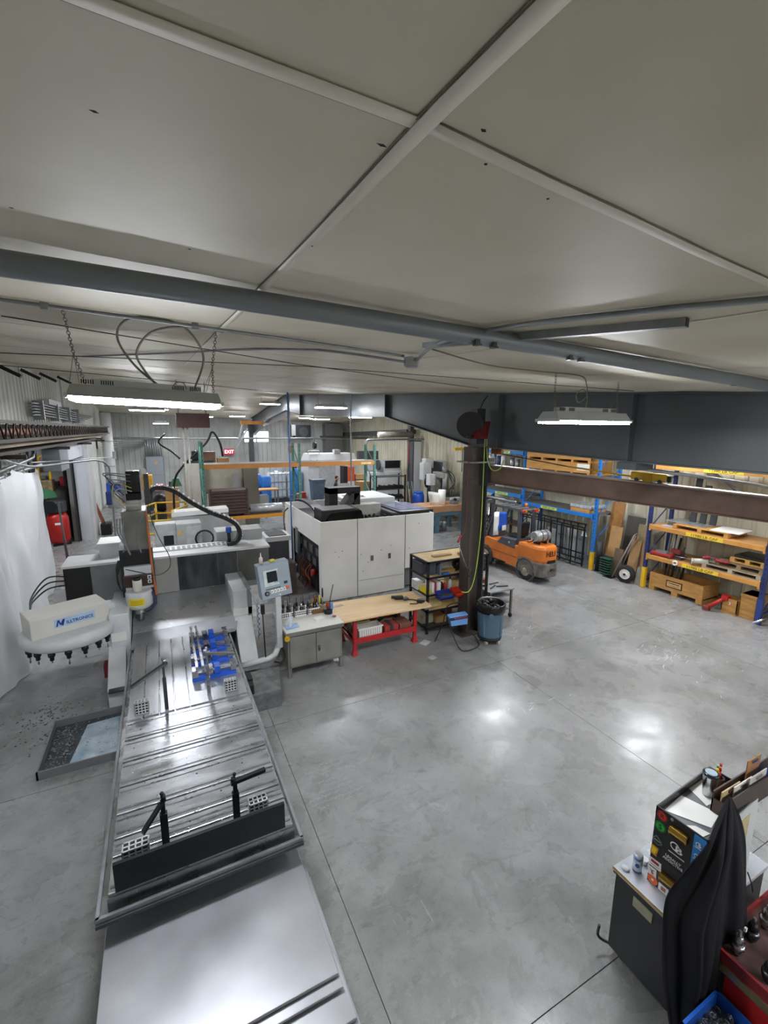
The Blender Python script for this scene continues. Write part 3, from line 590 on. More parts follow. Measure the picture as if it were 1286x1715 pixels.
# tool changer
ra = math.atan2(.43, .98); ax_, ay_ = Vector((math.cos(ra), math.sin(ra), 0)), Vector((-math.sin(ra), math.cos(ra), 0)); oc = Vector((-1.94, 7.99, 0))
def ob(u0, u1, v0, v1, z0, z1, mb=None):
    mb = mb or MB(); P3 = lambda u, v, z: tuple(oc + ax_*u + ay_*v + Vector((0, 0, z)))
    return mb.hexa([P3(u0, v0, z0), P3(u1, v0, z0), P3(u1, v1, z0), P3(u0, v1, z0)], [P3(u0, v0, z1), P3(u1, v0, z1), P3(u1, v1, z1), P3(u0, v1, z1)])
tc = ob(0, 1.07, 0, .56, 1.325, 1.65).out('tool_changer_cover', M('#cdccc4', .45, var=.05, scale=2), ml, bev=.012)
ob(.30, .86, -.004, 0, 1.435, 1.575).out('name_plate', M('#a9c2dc', .4, var=.04), tc)
mw = frame(oc + ax_*.58 + ay_*-.007 + Vector((0, 0, 1.50)), ax_, (0, 0, 1))
ink = M('#1c3f8f', .4)
text('ILLTRONICS', .072, mw @ Matrix.Translation((.065, -.012, 0)), ink, tc, sx=.95, bold=.02)
def stroke(u0, z0, u1, z1, w_):
    P3 = lambda u, v, z: tuple(oc + ax_*u + ay_*v + Vector((0, 0, z)))
    return MB().hexa([P3(u0, -.008, z0), P3(u0+w_, -.008, z0), P3(u0+w_, -.004, z0), P3(u0, -.004, z0)], [P3(u1, -.008, z1), P3(u1+w_, -.008, z1), P3(u1+w_, -.004, z1), P3(u1, -.004, z1)])
for q in ((.32, 1.455, .345, 1.555, .022), (.373, 1.47, .347, 1.555, .022), (.373, 1.47, .417, 1.555, .022), (.395, 1.455, .42, 1.555, .024)): stroke(*q).out('emblem_stroke', ink, tc)
cc = oc + ax_*.55 + ay_*.28
dsc = MB().lathe([(.30, 1.33), (.60, 1.33), (.655, 1.29), (.655, 1.17), (.62, 1.14), (.3, 1.14)], (cc.x, cc.y, 0), 40).out('tool_carousel', M('#c6c8c8', .4, var=.05), ml)
for k in range(16):
    a = 2*math.pi*k/16+.1; p = cc + Vector((math.cos(a), math.sin(a), 0))*.56
    tl = MB().lathe([(.045, 1.14), (.05, 1.10), (.05, 1.07), (.032, 1.05), (.03, 1.0)], (p.x, p.y, 0), 10).out('tool_holder', black, dsc)
    C((p.x, p.y, .90 + .03*(k % 3)), (p.x, p.y, 1.0), .012, 6).out('cutter', steel, tl)
ob(.98, 1.25, .25, .5, 1.3, 1.5).out('swing_arm', mill, ml); B(-1.10, -1.02, 8.2, 8.4, .40, .62).out('red_valve', M('#6d1a18', .5), ml)
for k in range(3): MB().tube(curve([(-1.7, 9.55, 1.85-.08*k), (-1.95, 9.4, 1.9-.1*k), (-2.1, 9.0, 1.72-.05*k), (-2.05, 8.6, 1.6)], 6), .014).out('hose', black, ml)
# control pendant
pen = MB().hexa([(1.42, 7.55, 1.56), (1.98, 7.66, 1.58), (1.96, 7.86, 1.58), (1.40, 7.75, 1.56)], [(1.38, 7.72, 2.14), (1.96, 7.82, 2.17), (1.94, 8.02, 2.17), (1.36, 7.92, 2.14)]).out('control_pendant', M('#8f9ca6', .45, var=.05, scale=3), ml, bev=.012)
pu = Vector((.56, .11, .02)).normalized(); pv = Vector((-.03, .165, .585)).normalized(); pn = pu.cross(pv); po = Vector((1.40, 7.635, 1.85)) + pn*.001
def pp(u0, u1, v0, v1, name, mat, par, d=.006):
    c = [po + pu*u + pv*v for u, v in ((u0, v0), (u1, v0), (u1, v1), (u0, v1))]
    return MB().hexa([tuple(q) for q in c], [tuple(q + pn*d) for q in c]).out(name, mat, par)
# work out which way the face points (towards -Y)
if pn.y > 0: pn = -pn; po = Vector((1.40, 7.635, 1.85)) + pn*.001
pp(.08, .36, -.08, .20, 'screen_bezel', M('#c9d6d4', .6), pen); sr = pp(.14, .33, -.02, .17, 'screen', M('#20232b', .7, var=.1, spec=.2), pen, .009)
for v in (.06, -.10): pp(.44, .51, v, v+.09, 'display_window', black, pen)
pp(.09, .37, -.14, -.125, 'slot', black, pen)
for k in range(5): bq = pp(.18+k*.06, .225+k*.06, -.215, -.155, 'key', paper, pen); pp(.19+k*.06, .205+k*.06, -.20, -.175, 'key_mark', black, pen, .008)
q0 = po + pu*.10 + pv*-.20; C(tuple(q0), tuple(q0+pn*.03), .042, 14).out('hand_dial', black, pen); C(tuple(q0+pn*.03), tuple(q0+pn*.036), .022, 10).out('dial_cap', mgrey, pen)
q0 = po + pu*.49 + pv*-.17; C(tuple(q0), tuple(q0+pn*.03), .03, 12).out('stop_button', M('#e0602a', .4), pen); pp(.44, .53, -.22, -.12, 'stop_plate', yellow, pen, .004)
B(1.66, 1.76, 7.62, 7.74, .58, 1.62).out('pendant_post', mill, ml, bev=.008)
MB().tube([(1.71, 7.68, .64), (1.62, 7.66, .46), (1.5, 7.66, .40), (1.0, 7.68, .36)], .055, 8).out('pendant_arm', mill, ml)
MB().tube(curve([(1.74, 7.66, .62), (1.78, 7.6, .42), (1.7, 7.55, .34), (1.58, 7.56, .37)], 6), .016).out('cable', rubber, ml)
C((1.45, 7.66, .40), (1.43, 7.66, 1.28), .012, 8).out('handle_rod', black, ml); B(1.40, 1.465, 7.62, 7.70, 1.28, 1.46).out('remote_holder', black, ml, bev=.01)
MB().hexa([(1.02, 6.75, .0), (1.50, 6.75, .0), (1.62, 7.4, .0), (1.05, 7.4, .0)], [(1.02, 6.75, .30), (1.50, 6.75, .30), (1.62, 7.4, .36), (1.05, 7.4, .36)]).out('chip_bin', M('#8a8c8d', .5, .5, var=.2, scale=8, hex2='#636566'), ml)
for a in ((1.0, 1.1, 7.0, 7.25), (1.0, 1.08, 6.8, 6.95)): B(a[0], a[1], a[2], a[3], .30, .46).out('cable_guide', black, ml)
MB().tube(curve([(1.36, 8.4, 1.5), (1.45, 8.35, 1.2), (1.46, 8.35, .9), (1.42, 8.3, .55)], 10), .018).out('ribbed_hose', white, ml)
mb = MB()
for k in range(60):
    a = k*.7; mb.tube([(1.47+.02*math.cos(a), 8.3+.02*math.sin(a), 1.25-.012*k), (1.47+.02*math.cos(a+.7), 8.3+.02*math.sin(a+.7), 1.25-.012*(k+1))], .006, 4)
mb.out('coiled_hose', blue, ml, kind='stuff')
one(MB().lathe([(.035, 0), (.035, .10), (.012, .13), (.01, .16), (.006, .2)], (1.47, 7.83, 2.155), 12), 'squeeze_bottle', M('#d8c9c4', .4, var=.05), 'pale squeeze bottle standing on the control pendant', 'bottle')
one(MB().box(1.62, 1.72, 7.84, 7.90, 2.16, 2.20, rot=(0, 0, .5)), 'tape_roll', M('#d6cf3a', .4), 'small yellow gauge lying on the control pendant', 'gauge', bev=.008)
# ---------------------------------------------------------------- items on the table
ap = T('angle_plate', 'dark upright steel plate across the near end of the table', 'steel plate', (.1, 3.55, .95))
B(-.56, .77, 3.50, 3.53, .95, 1.20).out('upright', M('#37383b', .35, .6, var=.2, scale=2, hex2='#26272a'), ap); B(-.56, .77, 3.53, 3.60, .95, .975).out('foot', dsteel, ap)
def stop(name, label, x, y, h, dirv, L_, mat, w_=.03, group='stop arms on the mill table'):
    t = T(name, label, 'stop arm', (x, y, .957), group)
    B(x-w_, x+w_, y-w_*.8, y+w_*.8, .957, .957+h*.72).out('post', mat, t, bev=.004); B(x-w_*.6, x+w_*.6, y-w_*.6, y+w_*.6, .957+h*.72, .957+h).out('slide', mat, t)
    C((x, y, .957+h-.02), (x, y, .957+h+.06), .008, 8).out('clamp_screw', mat, t); MB().ball((x, y, .957+h+.07), .018, 8).out('knob', mat, t)
    d = Vector(dirv).normalized()*L_; c = Vector((x, y, .957+h-.01)); n = Vector((-d.y, d.x, 0)).normalized()*.02; u = Vector((0, 0, .016))
    a = c - d*.12
    MB().hexa([tuple(a-n-u), tuple(c+d-n-u), tuple(c+d+n-u), tuple(a+n-u)], [tuple(a-n+u), tuple(c+d-n+u), tuple(c+d+n+u), tuple(a+n+u)]).out('arm', mat, t)
    C(tuple(c-d*.05), tuple(c-d*.05+Vector((0, 0, .05))), .02, 8).out('clamp', mat, t)
    return t
bl = M('#1f2023', .38, .5, var=.2, scale=6)
stop('stop_arm', 'black stop post at the near end with its arm swung down leftward', -.20, 3.80, .42, (-.45, -.25, -.45), .24, bl)
stop('stop_arm', 'black stop post at the near end with a bright-ended arm pointing right', .39, 3.78, .40, (1, .1, .02), .28, bl)
stop('stop_arm', 'steel stop post at mid table with a thin rod angled left', -.16, 5.90, .62, (-1, -.55, -.30), .42, dsteel, .022)
stop('stop_arm', 'steel stop post beside the blue vises with its arm over them', .36, 5.98, .62, (1, -.1, -.18), .36, steel, .024)
def block(x, y, label, w_=.16, d_=.08, h_=.16, n=4, m=4):
    t = T('perforated_block', label, 'block', (x, y, .957), 'perforated steel blocks on the mill table')
    B(x-w_/2+.006, x+w_/2-.006, y-d_/2+.006, y+d_/2-.006, .957, .957+h_-.005).out('core', M('#1a1b1c', .6), t)
    mb = MB(); s = .011
    for i in range(n+1):
        u = x-w_/2 + (w_-s)*i/n; mb.box(u, u+s, y-d_/2, y-d_/2+.008, .957, .957+h_); mb.box(u, u+s, y-d_/2, y+d_/2, .957+h_-.006, .957+h_+.002)
    for j in range(m+1):
        z = .957 + (h_-s)*j/m; mb.box(x-w_/2, x+w_/2, y-d_/2, y-d_/2+.008, z, z+s)
    for j in range(3): v = y-d_/2 + (d_-s)*j/2; mb.box(x-w_/2, x+w_/2, v, v+s, .957+h_-.006, .957+h_+.002)
    mb.box(x-w_/2, x-w_/2+.006, y-d_/2, y+d_/2, .957, .957+h_); mb.box(x+w_/2-.006, x+w_/2, y-d_/2, y+d_/2, .957, .957+h_)
    mb.out('lattice', M('#e4e6e8', .35, .5, var=.08), t)
block(-.44, 5.95, 'perforated steel block at mid table near the left tray edge'); block(.64, 5.99, 'perforated steel block just in front of the blue vises')
block(-.42, 3.74, 'perforated steel block behind the upright plate on its left', .20, .1, .15); block(.58, 3.76, 'perforated steel block behind the upright plate on its right', .17, .1, .15)
vb = M('#1c55c2', .38, var=.1, scale=5)
for k, (y, l) in enumerate(((6.50, 'blue double machine vise nearest the camera in the row'), (6.92, 'second blue double machine vise from the near end of the row'), (7.32, 'third blue double machine vise from the near end of the row'), (7.72, 'blue double machine vise at the far end of the row'))):
    x0 = .18 + .012*k
    v = T('machine_vise', l, 'vise', (x0+.3, y, .951), 'blue vises on the mill table')
    B(x0, x0+.60, y-.09, y+.03, .951, 1.01).out('base', vb, v, bev=.008); B(x0+.02, x0+.58, y-.03, y+.02, 1.01, 1.05).out('bed', steel, v)
    for a in (0., .20, .30, .52): B(x0+a, x0+a+.08, y-.10, y+.06, 1.02, 1.12).out('jaw', steel if a != .3 else vb, v, bev=.005)
    C((x0+.58, y-.02, 1.03), (x0+.64, y-.02, 1.03), .018, 8).out('screw', dsteel, v)
for x, l in ((.235, 'long steel parallel laid over the vises, outer one'), (.315, 'long steel parallel laid over the vises, inner one')):
    one(B(x, x+.035, 6.45, 7.95, 1.122, 1.16), 'steel_parallel', steel, l, 'steel bar', group='parallels on the vises')
# chip pan on the floor
pn_ = T('chip_pan', 'grey sheet-metal chip pan on the floor left of the table', 'pan', (-1.2, 7.2, 0))
B(-1.72, -.72, 6.55, 7.69, 0, .012).out('bottom', M('#5d6264', .4, .3, var=.25, scale=6), pn_); MB().hexa([(-1.42, 6.62, .012), (-.74, 6.66, .012), (-.74, 7.60, .012), (-1.30, 7.55, .012)], [(-1.42, 6.62, .02), (-.74, 6.66, .02), (-.74, 7.60, .02), (-1.30, 7.55, .02)]).out('coolant_residue', M('#cdd9e0', .4, var=.3, scale=4, hex2='#8fa9bb'), pn_)
for a in ((-1.74, -1.72, 6.53, 7.71), (-.72, -.70, 6.53, 7.71), (-1.74, -.70, 6.53, 6.55), (-1.74, -.70, 7.69, 7.71)): B(*a, 0, .12).out('side', mgrey, pn_)
mb = MB()
for k in range(900):
    x = random.uniform(-1.70, -.75); y = random.uniform(6.58, 7.66)
    if x > -1.42 and random.random() < .88: continue
    mb.ball((x, y, .018), random.uniform(.006, .016), 5, (1, 1, .5))
mb.out('chips', M('#bfc2c5', .35, .9, var=.3, scale=30), pn_, kind='stuff')
mb = MB()
for k in range(160): mb.ball((random.gauss(-1.9, .25), random.gauss(8.0, .35), .004), random.uniform(.006, .016), 5, (1, 1, .4))
o = mb.out('metal_chips', M('#55585a', .4, .8, var=.3, scale=30)); tag(o, 'scattered dark metal chips on the floor by the pan', 'chips'); o['kind'] = 'stuff'
# ================================================================ left side
cur = T('plastic_curtain', 'white translucent plastic sheet curtain hanging from the bent pipe', 'curtain', (-2.75, 11, 0))
cf = film('#e6e9ec', .9, .3)
def cfn(u, v):
    y = 4.5 + 10.1*u; top = 3.62 - .20*abs(math.sin(u*8.5))**.7*(1 if u < .92 else .5) - (0.25*(u-.93)/.07 if u > .93 else 0)
    z = top*v + .02; f = .10*math.sin(y*2.1+.6*math.sin(z*1.3)) + .06*math.sin(y*5.3+z*.8) + .035*math.sin(y*9+1.6*z+math.sin(3*z)) + .012*math.sin(y*17-2.3*z)
    swag = .05*math.sin(12*v+5*u)*math.exp(-((v-.9)/.2)**2)
    return (-2.78 + f*(.6+.5*(1-v)) + swag + .14*(1-v)*math.sin(y*.8), y + .06*math.sin(z*2), z)
MB().grid(cfn, 150, 50).out('sheet', cf, cur, fix=False)
for u in (.15, .28, .42, .55, .68, .8): a = cfn(u, 1); MB().torus((a[0], a[1], a[2]+.04), .05, .01, 'x', 10, 5).out('tie', white, cur)
cpp = T('curtain_pipe', 'bent galvanised pipe carrying the plastic curtain', 'pipe', (-2.0, 14, 3.4))
MB().tube(curve([(-2.72, 4.2, 4.15), (-2.72, 9.5, 4.05), (-2.70, 12.2, 3.72), (-2.6, 13.2, 3.62), (-2.1, 16, 3.55), (-1.85, 17.2, 3.5), (-1.66, 18.0, 3.3), (-1.6, 18.2, 2.8), (-1.65, 18.2, 0)], 8), .028, 8).out('tube', galv, cpp)
MB().tube([(-2.7, 13, 3.72), (-1.4, 17.9, 3.55)], .016, 6).out('brace', galv, cpp); B(-1.8, -1.4, 18.0, 18.4, 0, .02).out('foot', galv, cpp); B(-1.45, -1.35, 17.85, 17.95, 3.5, 3.75).out('end_clip', white, cpp)
mbp = T('pipe_stand', 'two black poles leaning beside the plastic curtain', 'pole', (-2.35, 13.5, 0))
MB().tube([(-2.62, 15.0, 2.5), (-2.2, 13.0, 0)], .025).out('pole', black, mbp); MB().tube([(-2.55, 14.6, 2.2), (-2.1, 12.8, 0)], .02).out('pole', black, mbp)
# stored bar joists on brackets high on the left wall
js = T('steel_joists', 'bundle of rusty open-web joists and tubes stored along the left wall', 'steel stock', (-2.7, 15, 4.0))
jm = M('#4d4540', .6, .3, var=.2, scale=3)
for x, z in ((-2.45, 4.62), (-2.45, 4.28), (-2.75, 4.55)): B(x-.05, x+.05, 3.6, 29.4, z-.03, z+.03).out('chord', jm, js)
for k in range(52):
    y = 4 + k*.48; MB().tube([(-2.45, y, 4.28), (-2.45, y+.24, 4.62), (-2.45, y+.48, 4.28)], .018, 5).out('web_bar', jm, js)
MB().cyl((-2.75, 4, 4.43), (-2.75, 29.3, 4.43), .09, 12).out('orange_pipe', M('#a8613c', .55, var=.25, scale=1.5, hex2='#8c837b', stretch=(1, .25, 1)), js)
B(-2.95, -2.55, 4, 29.3, 4.14, 4.2).out('channel', M('#9b8c72', .6, .2, var=.15, scale=2), js); B(-3.0, -2.5, 4, 24, 4.02, 4.08).out('channel', jm, js)
for k in range(6): y = 6 + k*4.8; B(-3.2, -2.3, y, y+.08, 3.92, 4.0).out('bracket', jm, js); B(-3.2, -3.1, y, y+.08, 3.4, 4.0).out('bracket_leg', jm, js)
ct = T('cable_tray', 'galvanised conduit bundle and tray mounted high on the left wall', 'conduit', (-3.0, 14, 4.7))
for k in range(5): MB().tube(curve([(-3.05, 15.4, 4.85+.08*k), (-3.0, 16.0, 4.88+.08*k), (-3.0, 20, 4.85+.08*k), (-3.0, 24+k, 4.8+.08*k)], 4), .03, 6).out('conduit', galv, ct)
for k in range(4): B(-3.15, -2.9, 16.2+2.2*k, 16.28+2.2*k, 4.75, 5.3).out('strut', galv, ct)
B(-3.1, -2.92, 17.2, 19.2, 5.24, 5.4).out('label_box', white, ct)
for k, y in enumerate((9.5, 11.2, 13, 15, 17.2, 20)):
    one(B(-3.1, -2.65, y, y+.12, cz(-3, y)-.22, cz(-3, y)-.14, rot=(0, .5, 0)), 'wall_bracket', black, ['black ceiling bracket over the curtain, nearest', 'second black ceiling bracket along the left wall', 'third black ceiling bracket along the left wall', 'fourth black ceiling bracket along the left wall', 'fifth black ceiling bracket along the left wall', 'farthest black ceiling bracket along the left wall'][k], 'bracket', group='brackets along the left wall')
lw = T('wall_conduit', 'row of dark vertical conduits on the left wall by the joists', 'conduit', (-3.1, 11.8, 3.5))
for k in range(3): MB().tube([(-3.1, 11.4+.45*k, 3.6), (-3.1, 11.4+.45*k, 5.8)], .03, 6).out('tube', mgrey, lw)
MB().tube(curve([(-2.9, 10.2, 3.6), (-2.9, 13.8, 3.75), (-2.9, 14.3, 3.85), (-2.9, 14.4, 4.0)], 6), .045, 8).out('tube', galv, lw); MB().tube([(-2.9, 9.8, 3.5), (-2.9, 14.9, 3.55)], .05, 8).out('tube', galv, lw)
dm = M('#c4c8ce', .5, var=.05, scale=2)
d1 = T('door_post', 'white boxed door post with dark seal, beside the red tank', 'post', (-2.95, 21.5, 0))
B(-3.15, -2.72, 21.42, 21.7, 0, 3.98).out('casing', dm, d1); B(-3.2, -3.1, 21.36, 21.44, 0, 3.98).out('seal', black, d1); B(-2.72, -2.6, 21.5, 22.6, 0, 3.98).out('return', white, d1)
d2 = T('door_track_box', 'grey boxed door header on the left wall under the joists', 'door header', (-2.95, 17, 3.2))
B(-3.2, -2.75, 16.8, 18.2, 3.2, 3.98).out('box', M('#8d969c', .5, var=.06), d2); B(-3.2, -2.75, 18.2, 21.4, 3.45, 3.98).out('header', dm, d2)
d3 = T('door_post', 'grey strut post on the left wall past the opening', 'post', (-2.9, 23.6, 0))
B(-3.1, -2.8, 23.4, 23.7, 0, 3.98).out('casing', white, d3); B(-3.05, -2.7, 22.7, 23.4, 3.3, 3.98).out('motor_box', M('#8d969c', .5), d3)
sw = T('spiral_duct', 'white vertical duct pipe in the far left corner', 'duct', (-2.6, 30, 0)); C((-2.6, 30, 0), (-2.6, 30, 5.4), .28, 16).out('pipe', white, sw)
for z in (1, 2.4, 3.8): C((-2.6, 30, z), (-2.6, 30, z+.06), .30, 16).out('band', lgrey, sw)
# side room: compressor and clutter
rt = T('air_tank', 'upright red air compressor tank in the side room doorway', 'compressor', (-3.75, 21.0, 0))
MB().lathe([(.05, .02), (.28, .06), (.36, .2), (.36, 1.05), (.28, 1.22), (.1, 1.28)], (-3.75, 21.0, .04), 20).out('tank', red, rt); B(-4.05, -3.45, 20.7, 21.3, 1.3, 1.75).out('pump', dgrey, rt, bev=.05)
C((-3.9, 20.72, 1.55), (-3.9, 20.64, 1.55), .24, 16).out('flywheel', black, rt); B(-3.8, -3.6, 20.635, 20.66, .85, .93).out('label_plate', paper, rt)
for a in (0, 2.1, 4.2): B(-3.8+.3*math.cos(a), -3.7+.3*math.cos(a), 20.95+.3*math.sin(a), 21.05+.3*math.sin(a), 0, .08).out('foot', black, rt)
lt = T('old_lathe', 'green and tan lathe machinery seen through the left doorway', 'machine', (-4.6, 22, 0))
B(-5.6, -3.9, 21.6, 22.4, 0, .9).out('base', M('#5c6b58', .5, var=.2), lt, bev=.03); B(-5.4, -4.2, 21.5, 22.1, .9, 1.9).out('headstock', M('#6f7a66', .5, var=.2), lt, bev=.05); B(-4.6, -3.9, 21.6, 22.2, 1.9, 2.5).out('gearbox', M('#98835c', .5, var=.3, scale=8), lt, bev=.05)
MB().hexa([(-4.45, 21.3, 1.75), (-3.75, 21.3, 1.85), (-3.75, 21.5, 1.85), (-4.45, 21.5, 1.75)], [(-4.45, 21.3, 2.3), (-3.8, 21.3, 2.05), (-3.8, 21.5, 2.05), (-4.45, 21.5, 2.3)]).out('green_guard', green, lt)
MB().tube(curve([(-4.3, 21.7, 2.5), (-4.3, 21.7, 3.2), (-4.15, 21.7, 3.45), (-3.95, 21.7, 3.2), (-3.95, 21.7, 2.5)], 6), .05, 8).out('yellow_bail', yellow, lt)
for k in range(8): B(-5+k*.17, -4.88+k*.17, 21.35, 21.55, 1.0+.3*(k % 3), 1.25+.3*(k % 3)).out('handle_block', [steel, dgrey, brownc][k % 3], lt, bev=.02)
cbx = T('parts_shelf', 'dark cluttered shelf at the back of the side room', 'shelf', (-5.5, 22.6, 0))
for z in (.5, 1.3, 2.1, 2.9): B(-7, -3.6, 22.45, 22.85, z, z+.05).out('shelf_board', dgrey, cbx)
for x in (-7, -5.3, -3.65): B(x, x+.06, 22.45, 22.85, 0, 3.3).out('upright', dgrey, cbx)
for k in range(16): x = -6.8+.2*k; B(x, x+.15, 22.5, 22.8, 2.15, 2.3+.3*random.random()).out('parts_bin', [red, card, mgrey, orange, dgrey][k % 5], cbx)
br = T('shop_broom', 'red-handled brooms leaning on the left wall', 'broom', (-2.75, 22.6, 0))
MB().tube([(-2.95, 23.2, 2.2), (-2.35, 22.3, .5)], .04).out('handle', M('#8a4a35', .6), br); MB().tube([(-2.95, 23.6, 1.9), (-2.45, 22.6, .4)], .03).out('handle', M('#a2522f', .6), br); B(-2.5, -2.1, 22.1, 22.7, 0, .5).out('brush_head', black, br, bev=.04)
one(MB().hexa([(-2.8, 21.9, 0), (-2.6, 21.9, 0), (-2.6, 22.0, 0), (-2.8, 22.0, 0)], [(-2.95, 22.2, .95), (-2.85, 22.2, .95), (-2.85, 22.3, .95), (-2.95, 22.3, .95)]), 'floor_sign', yellow, 'yellow folded floor sign against the white door post', 'sign')
blp = T('blue_pump', 'blue hanging tool bag on the left wall past the door', 'bag', (-1.9, 22.8, 1.2)); B(-2.2, -1.55, 22.7, 22.9, 1.75, 2.2).out('body', blue, blp, bev=.06); B(-2.25, -2.0, 22.7, 22.9, 1.2, 1.8).out('flap', navy, blp, bev=.04)
# ================================================================ far wall
ep = T('electrical_panel', 'grey electrical panel with rows of conduits on the far wall', 'electrical panel', (-.3, 33.7, .9))
B(-.86, .18, 33.5, 33.93, .4, 2.72).out('cabinet', M('#858c92', .45, var=.05), ep, bev=.02); C((-.25, 33.49, 2.3), (-.25, 33.5, 2.3), .09, 10).out('sticker', M('#c99a4a', .5), ep)
for k in range(8): C((-.8+k*.13, 33.75, 2.72), (-.8+k*.13, 33.75, 4.0), .035, 6).out('conduit', galv, ep)
B(-.85, .17, 33.49, 33.5, 1.5, 1.51).out('door_seam', dgrey, ep)
pp_ = T('overhead_pipe', 'long pale pipe running level across the far end', 'pipe', (8, 30, 3.95)); MB().tube([(-2.9, 30.2, 3.98), (1.8, 30.2, 3.98), (18*.76, 30, 3.95)], .06, 8).out('pipe', galv, pp_)
for k in range(4): MB().tube(curve([(-2.9, 29.8, 3.9-.13*k), (-1.9-.1*k, 31, 3.85-.13*k), (-.75-.1*k, 33.6, 3.8-.13*k), (-.75, 33.7, 3.4)], 5), .03, 6).out('branch', galv, pp_)
hb = T('unit_heater', 'dark brown box hung by rods in mid air above the rack', 'heater', (1.0, 15.2, 4.55)); B(.52, 1.46, 15, 15.5, 4.56, 4.99).out('box', M('#4a2f2c', .6, var=.1), hb, bev=.01)
for x in (.6, 1.38): C((x, 15.2, 4.98), (x, 15.2, cz(x, 15.2)), .012, 6).out('hanger_rod', galv, hb)
for x in (.7, .82): C((x, 15.2, 2.2), (x, 15.2, 4.56), .03, 8).out('drop_pipe', M('#c9c6bd', .5), hb)
ex = T('exit_sign', 'red lit exit sign on the far wall', 'exit sign', (4.45, 33.8, 2.75)); B(4.12, 4.78, 33.7, 33.97, 2.74, 3.17).out('box', M('#c8283a', .4, var=.05), ex); text('EXIT', .34, FY(4.45, 33.695, 2.955), EM('#ff9aa0', 2.5), ex, sx=.9)
fn = T('wall_fan', 'dark square exhaust fan housing on the far wall', 'fan', (10, 33.5, 4.1)); B(9.2, 10.4, 33.3, 33.9, 3.95, 4.9).out('housing', black, fn); B(8.9, 9.2, 33.2, 33.9, 4.1, 4.9).out('hood', galv, fn)
C((9.85, 33.29, 4.4), (9.85, 33.31, 4.4), .36, 18).out('grille', dgrey, fn)
dt = T('vertical_duct', 'dark ductwork in the far right corner', 'duct', (12.2, 33.4, 2)); B(11.5, 12.9, 33.1, 33.8, 2.3, 5.0).out('duct', M('#6b6c6a', .5, .3, var=.1), dt); B(11.3, 13.1, 33.0, 33.85, 3.9, 4.1).out('flange', dgrey, dt)
jh = T('jib_hoist', 'orange hoist arm with a white boom by the far column', 'crane', (5.4, 29, 4.5)); B(4.6, 6.0, 28.9, 29.1, 4.85, 5.05).out('arm', M('#d2872c', .5), jh); MB().hexa([(6.0, 28.8, 4.75), (7.6, 28.6, 5.4), (7.6, 29.0, 5.4), (6.0, 29.2, 4.75)], [(6.0, 28.8, 5.05), (7.6, 28.6, 5.65), (7.6, 29.0, 5.65), (6.0, 29.2, 5.05)]).out('boom', white, jh); MB().tube([(4.75, 29, 4.9), (4.45, 29, 3.9)], .08).out('brace', lgrey, jh); MB().tube([(5.0, 29, 4.6), (4.3, 29, 3.4)], .05).out('brace', lgrey, jh)
B(7.2, 7.6, 28.7, 28.9, 5.3, 5.45).out('motor', black, jh)
# ================================================================ machining centre in the middle
EM_ = M('#e9e8e4', .42, var=.03, scale=2, hex2='#e0dfda')
mc = T('machining_centre', 'large off-white machining centre enclosure with black open top', 'machining centre', (5.2, 12.5, 0))
B(3.56, 4.58, 10.75, 10.79, .02, 2.18).out('front_panel', EM_, mc, bev=.006); B(4.60, 6.05, 10.75, 10.79, .02, 2.18).out('front_panel', EM_, mc, bev=.006); B(6.06, 7.0, 10.75, 10.79, .62, 2.18).out('front_panel', EM_, mc, bev=.006)
B(3.56, 3.60, 10.79, 14.4, 1.52, 2.18).out('side_panel', EM_, mc, bev=.006); B(3.56, 3.60, 13.55, 14.4, .05, 1.52).out('side_panel', EM_, mc); B(3.56, 3.60, 10.79, 10.95, .05, 1.52).out('side_panel', EM_, mc)
B(6.96, 7.0, 10.8, 14.4, .6, 2.18).out('side_panel', EM_, mc); B(3.6, 7.0, 14.36, 14.4, .05, 2.18).out('back_panel', EM_, mc); B(3.60, 6.96, 10.8, 14.36, 1.90, 1.94).out('inner_deck', dgrey, mc)
B(6.1, 6.9, 10.9, 14.0, .05, .6).out('base', mgrey, mc)
for x, z in ((3.95, 1.35), (4.05, 1.2), (4.15, 1.35), (4.7, 1.2), (4.9, .95), (5.6, 1.35), (6.2, 1.2), (6.5, 1.9), (5.3, 1.25), (4.75, .72)): C((x, 10.742, z), (x, 10.752, z), .012, 6).out('screw', black, mc)
for x in (4.98, 5.52): B(x, x+.08, 10.742, 10.752, .98, 1.13).out('latch', M('#6d6253', .4), mc)
B(6.05, 6.06, 10.745, 10.80, .05, 2.18).out('panel_seam', dgrey, mc); B(4.62, 6.0, 10.742, 10.752, .46, .466).out('panel_seam', mgrey, mc)
# black casting behind the open side
B(3.66, 3.8, 10.96, 13.5, .05, 1.5).out('inner_frame', black, mc)
for i in range(4):
    for j in range(2):
        B(3.640, 3.66, 11.2+i*.55+.25*(j % 2), 11.48+i*.55+.25*(j % 2), 1.12-.32*j, 1.32-.32*j).out('frame_window', M('#5a5b5c', .6), mc)
B(3.640, 3.66, 11.3, 12.6, .1, .62).out('frame_window', M('#050505', .8), mc); B(3.55, 3.62, 12.9, 13.2, .8, 1.6).out('control_box', mgrey, mc)
for k in range(9): y = 11.8 + .12*k; MB().tube(curve([(3.62, y, .75), (3.5+.05*random.random(), y+.1, .5), (3.55, y-.1, .3), (3.5, y+.05, .04)], 5), .014, 5).out('cable', [M('#9a4a35', .6), M('#b5652f', .6), dgrey][k % 3], mc)
C((3.52, 11.5, .62), (3.62, 11.5, .62), .10, 12).out('red_cap', red, mc)
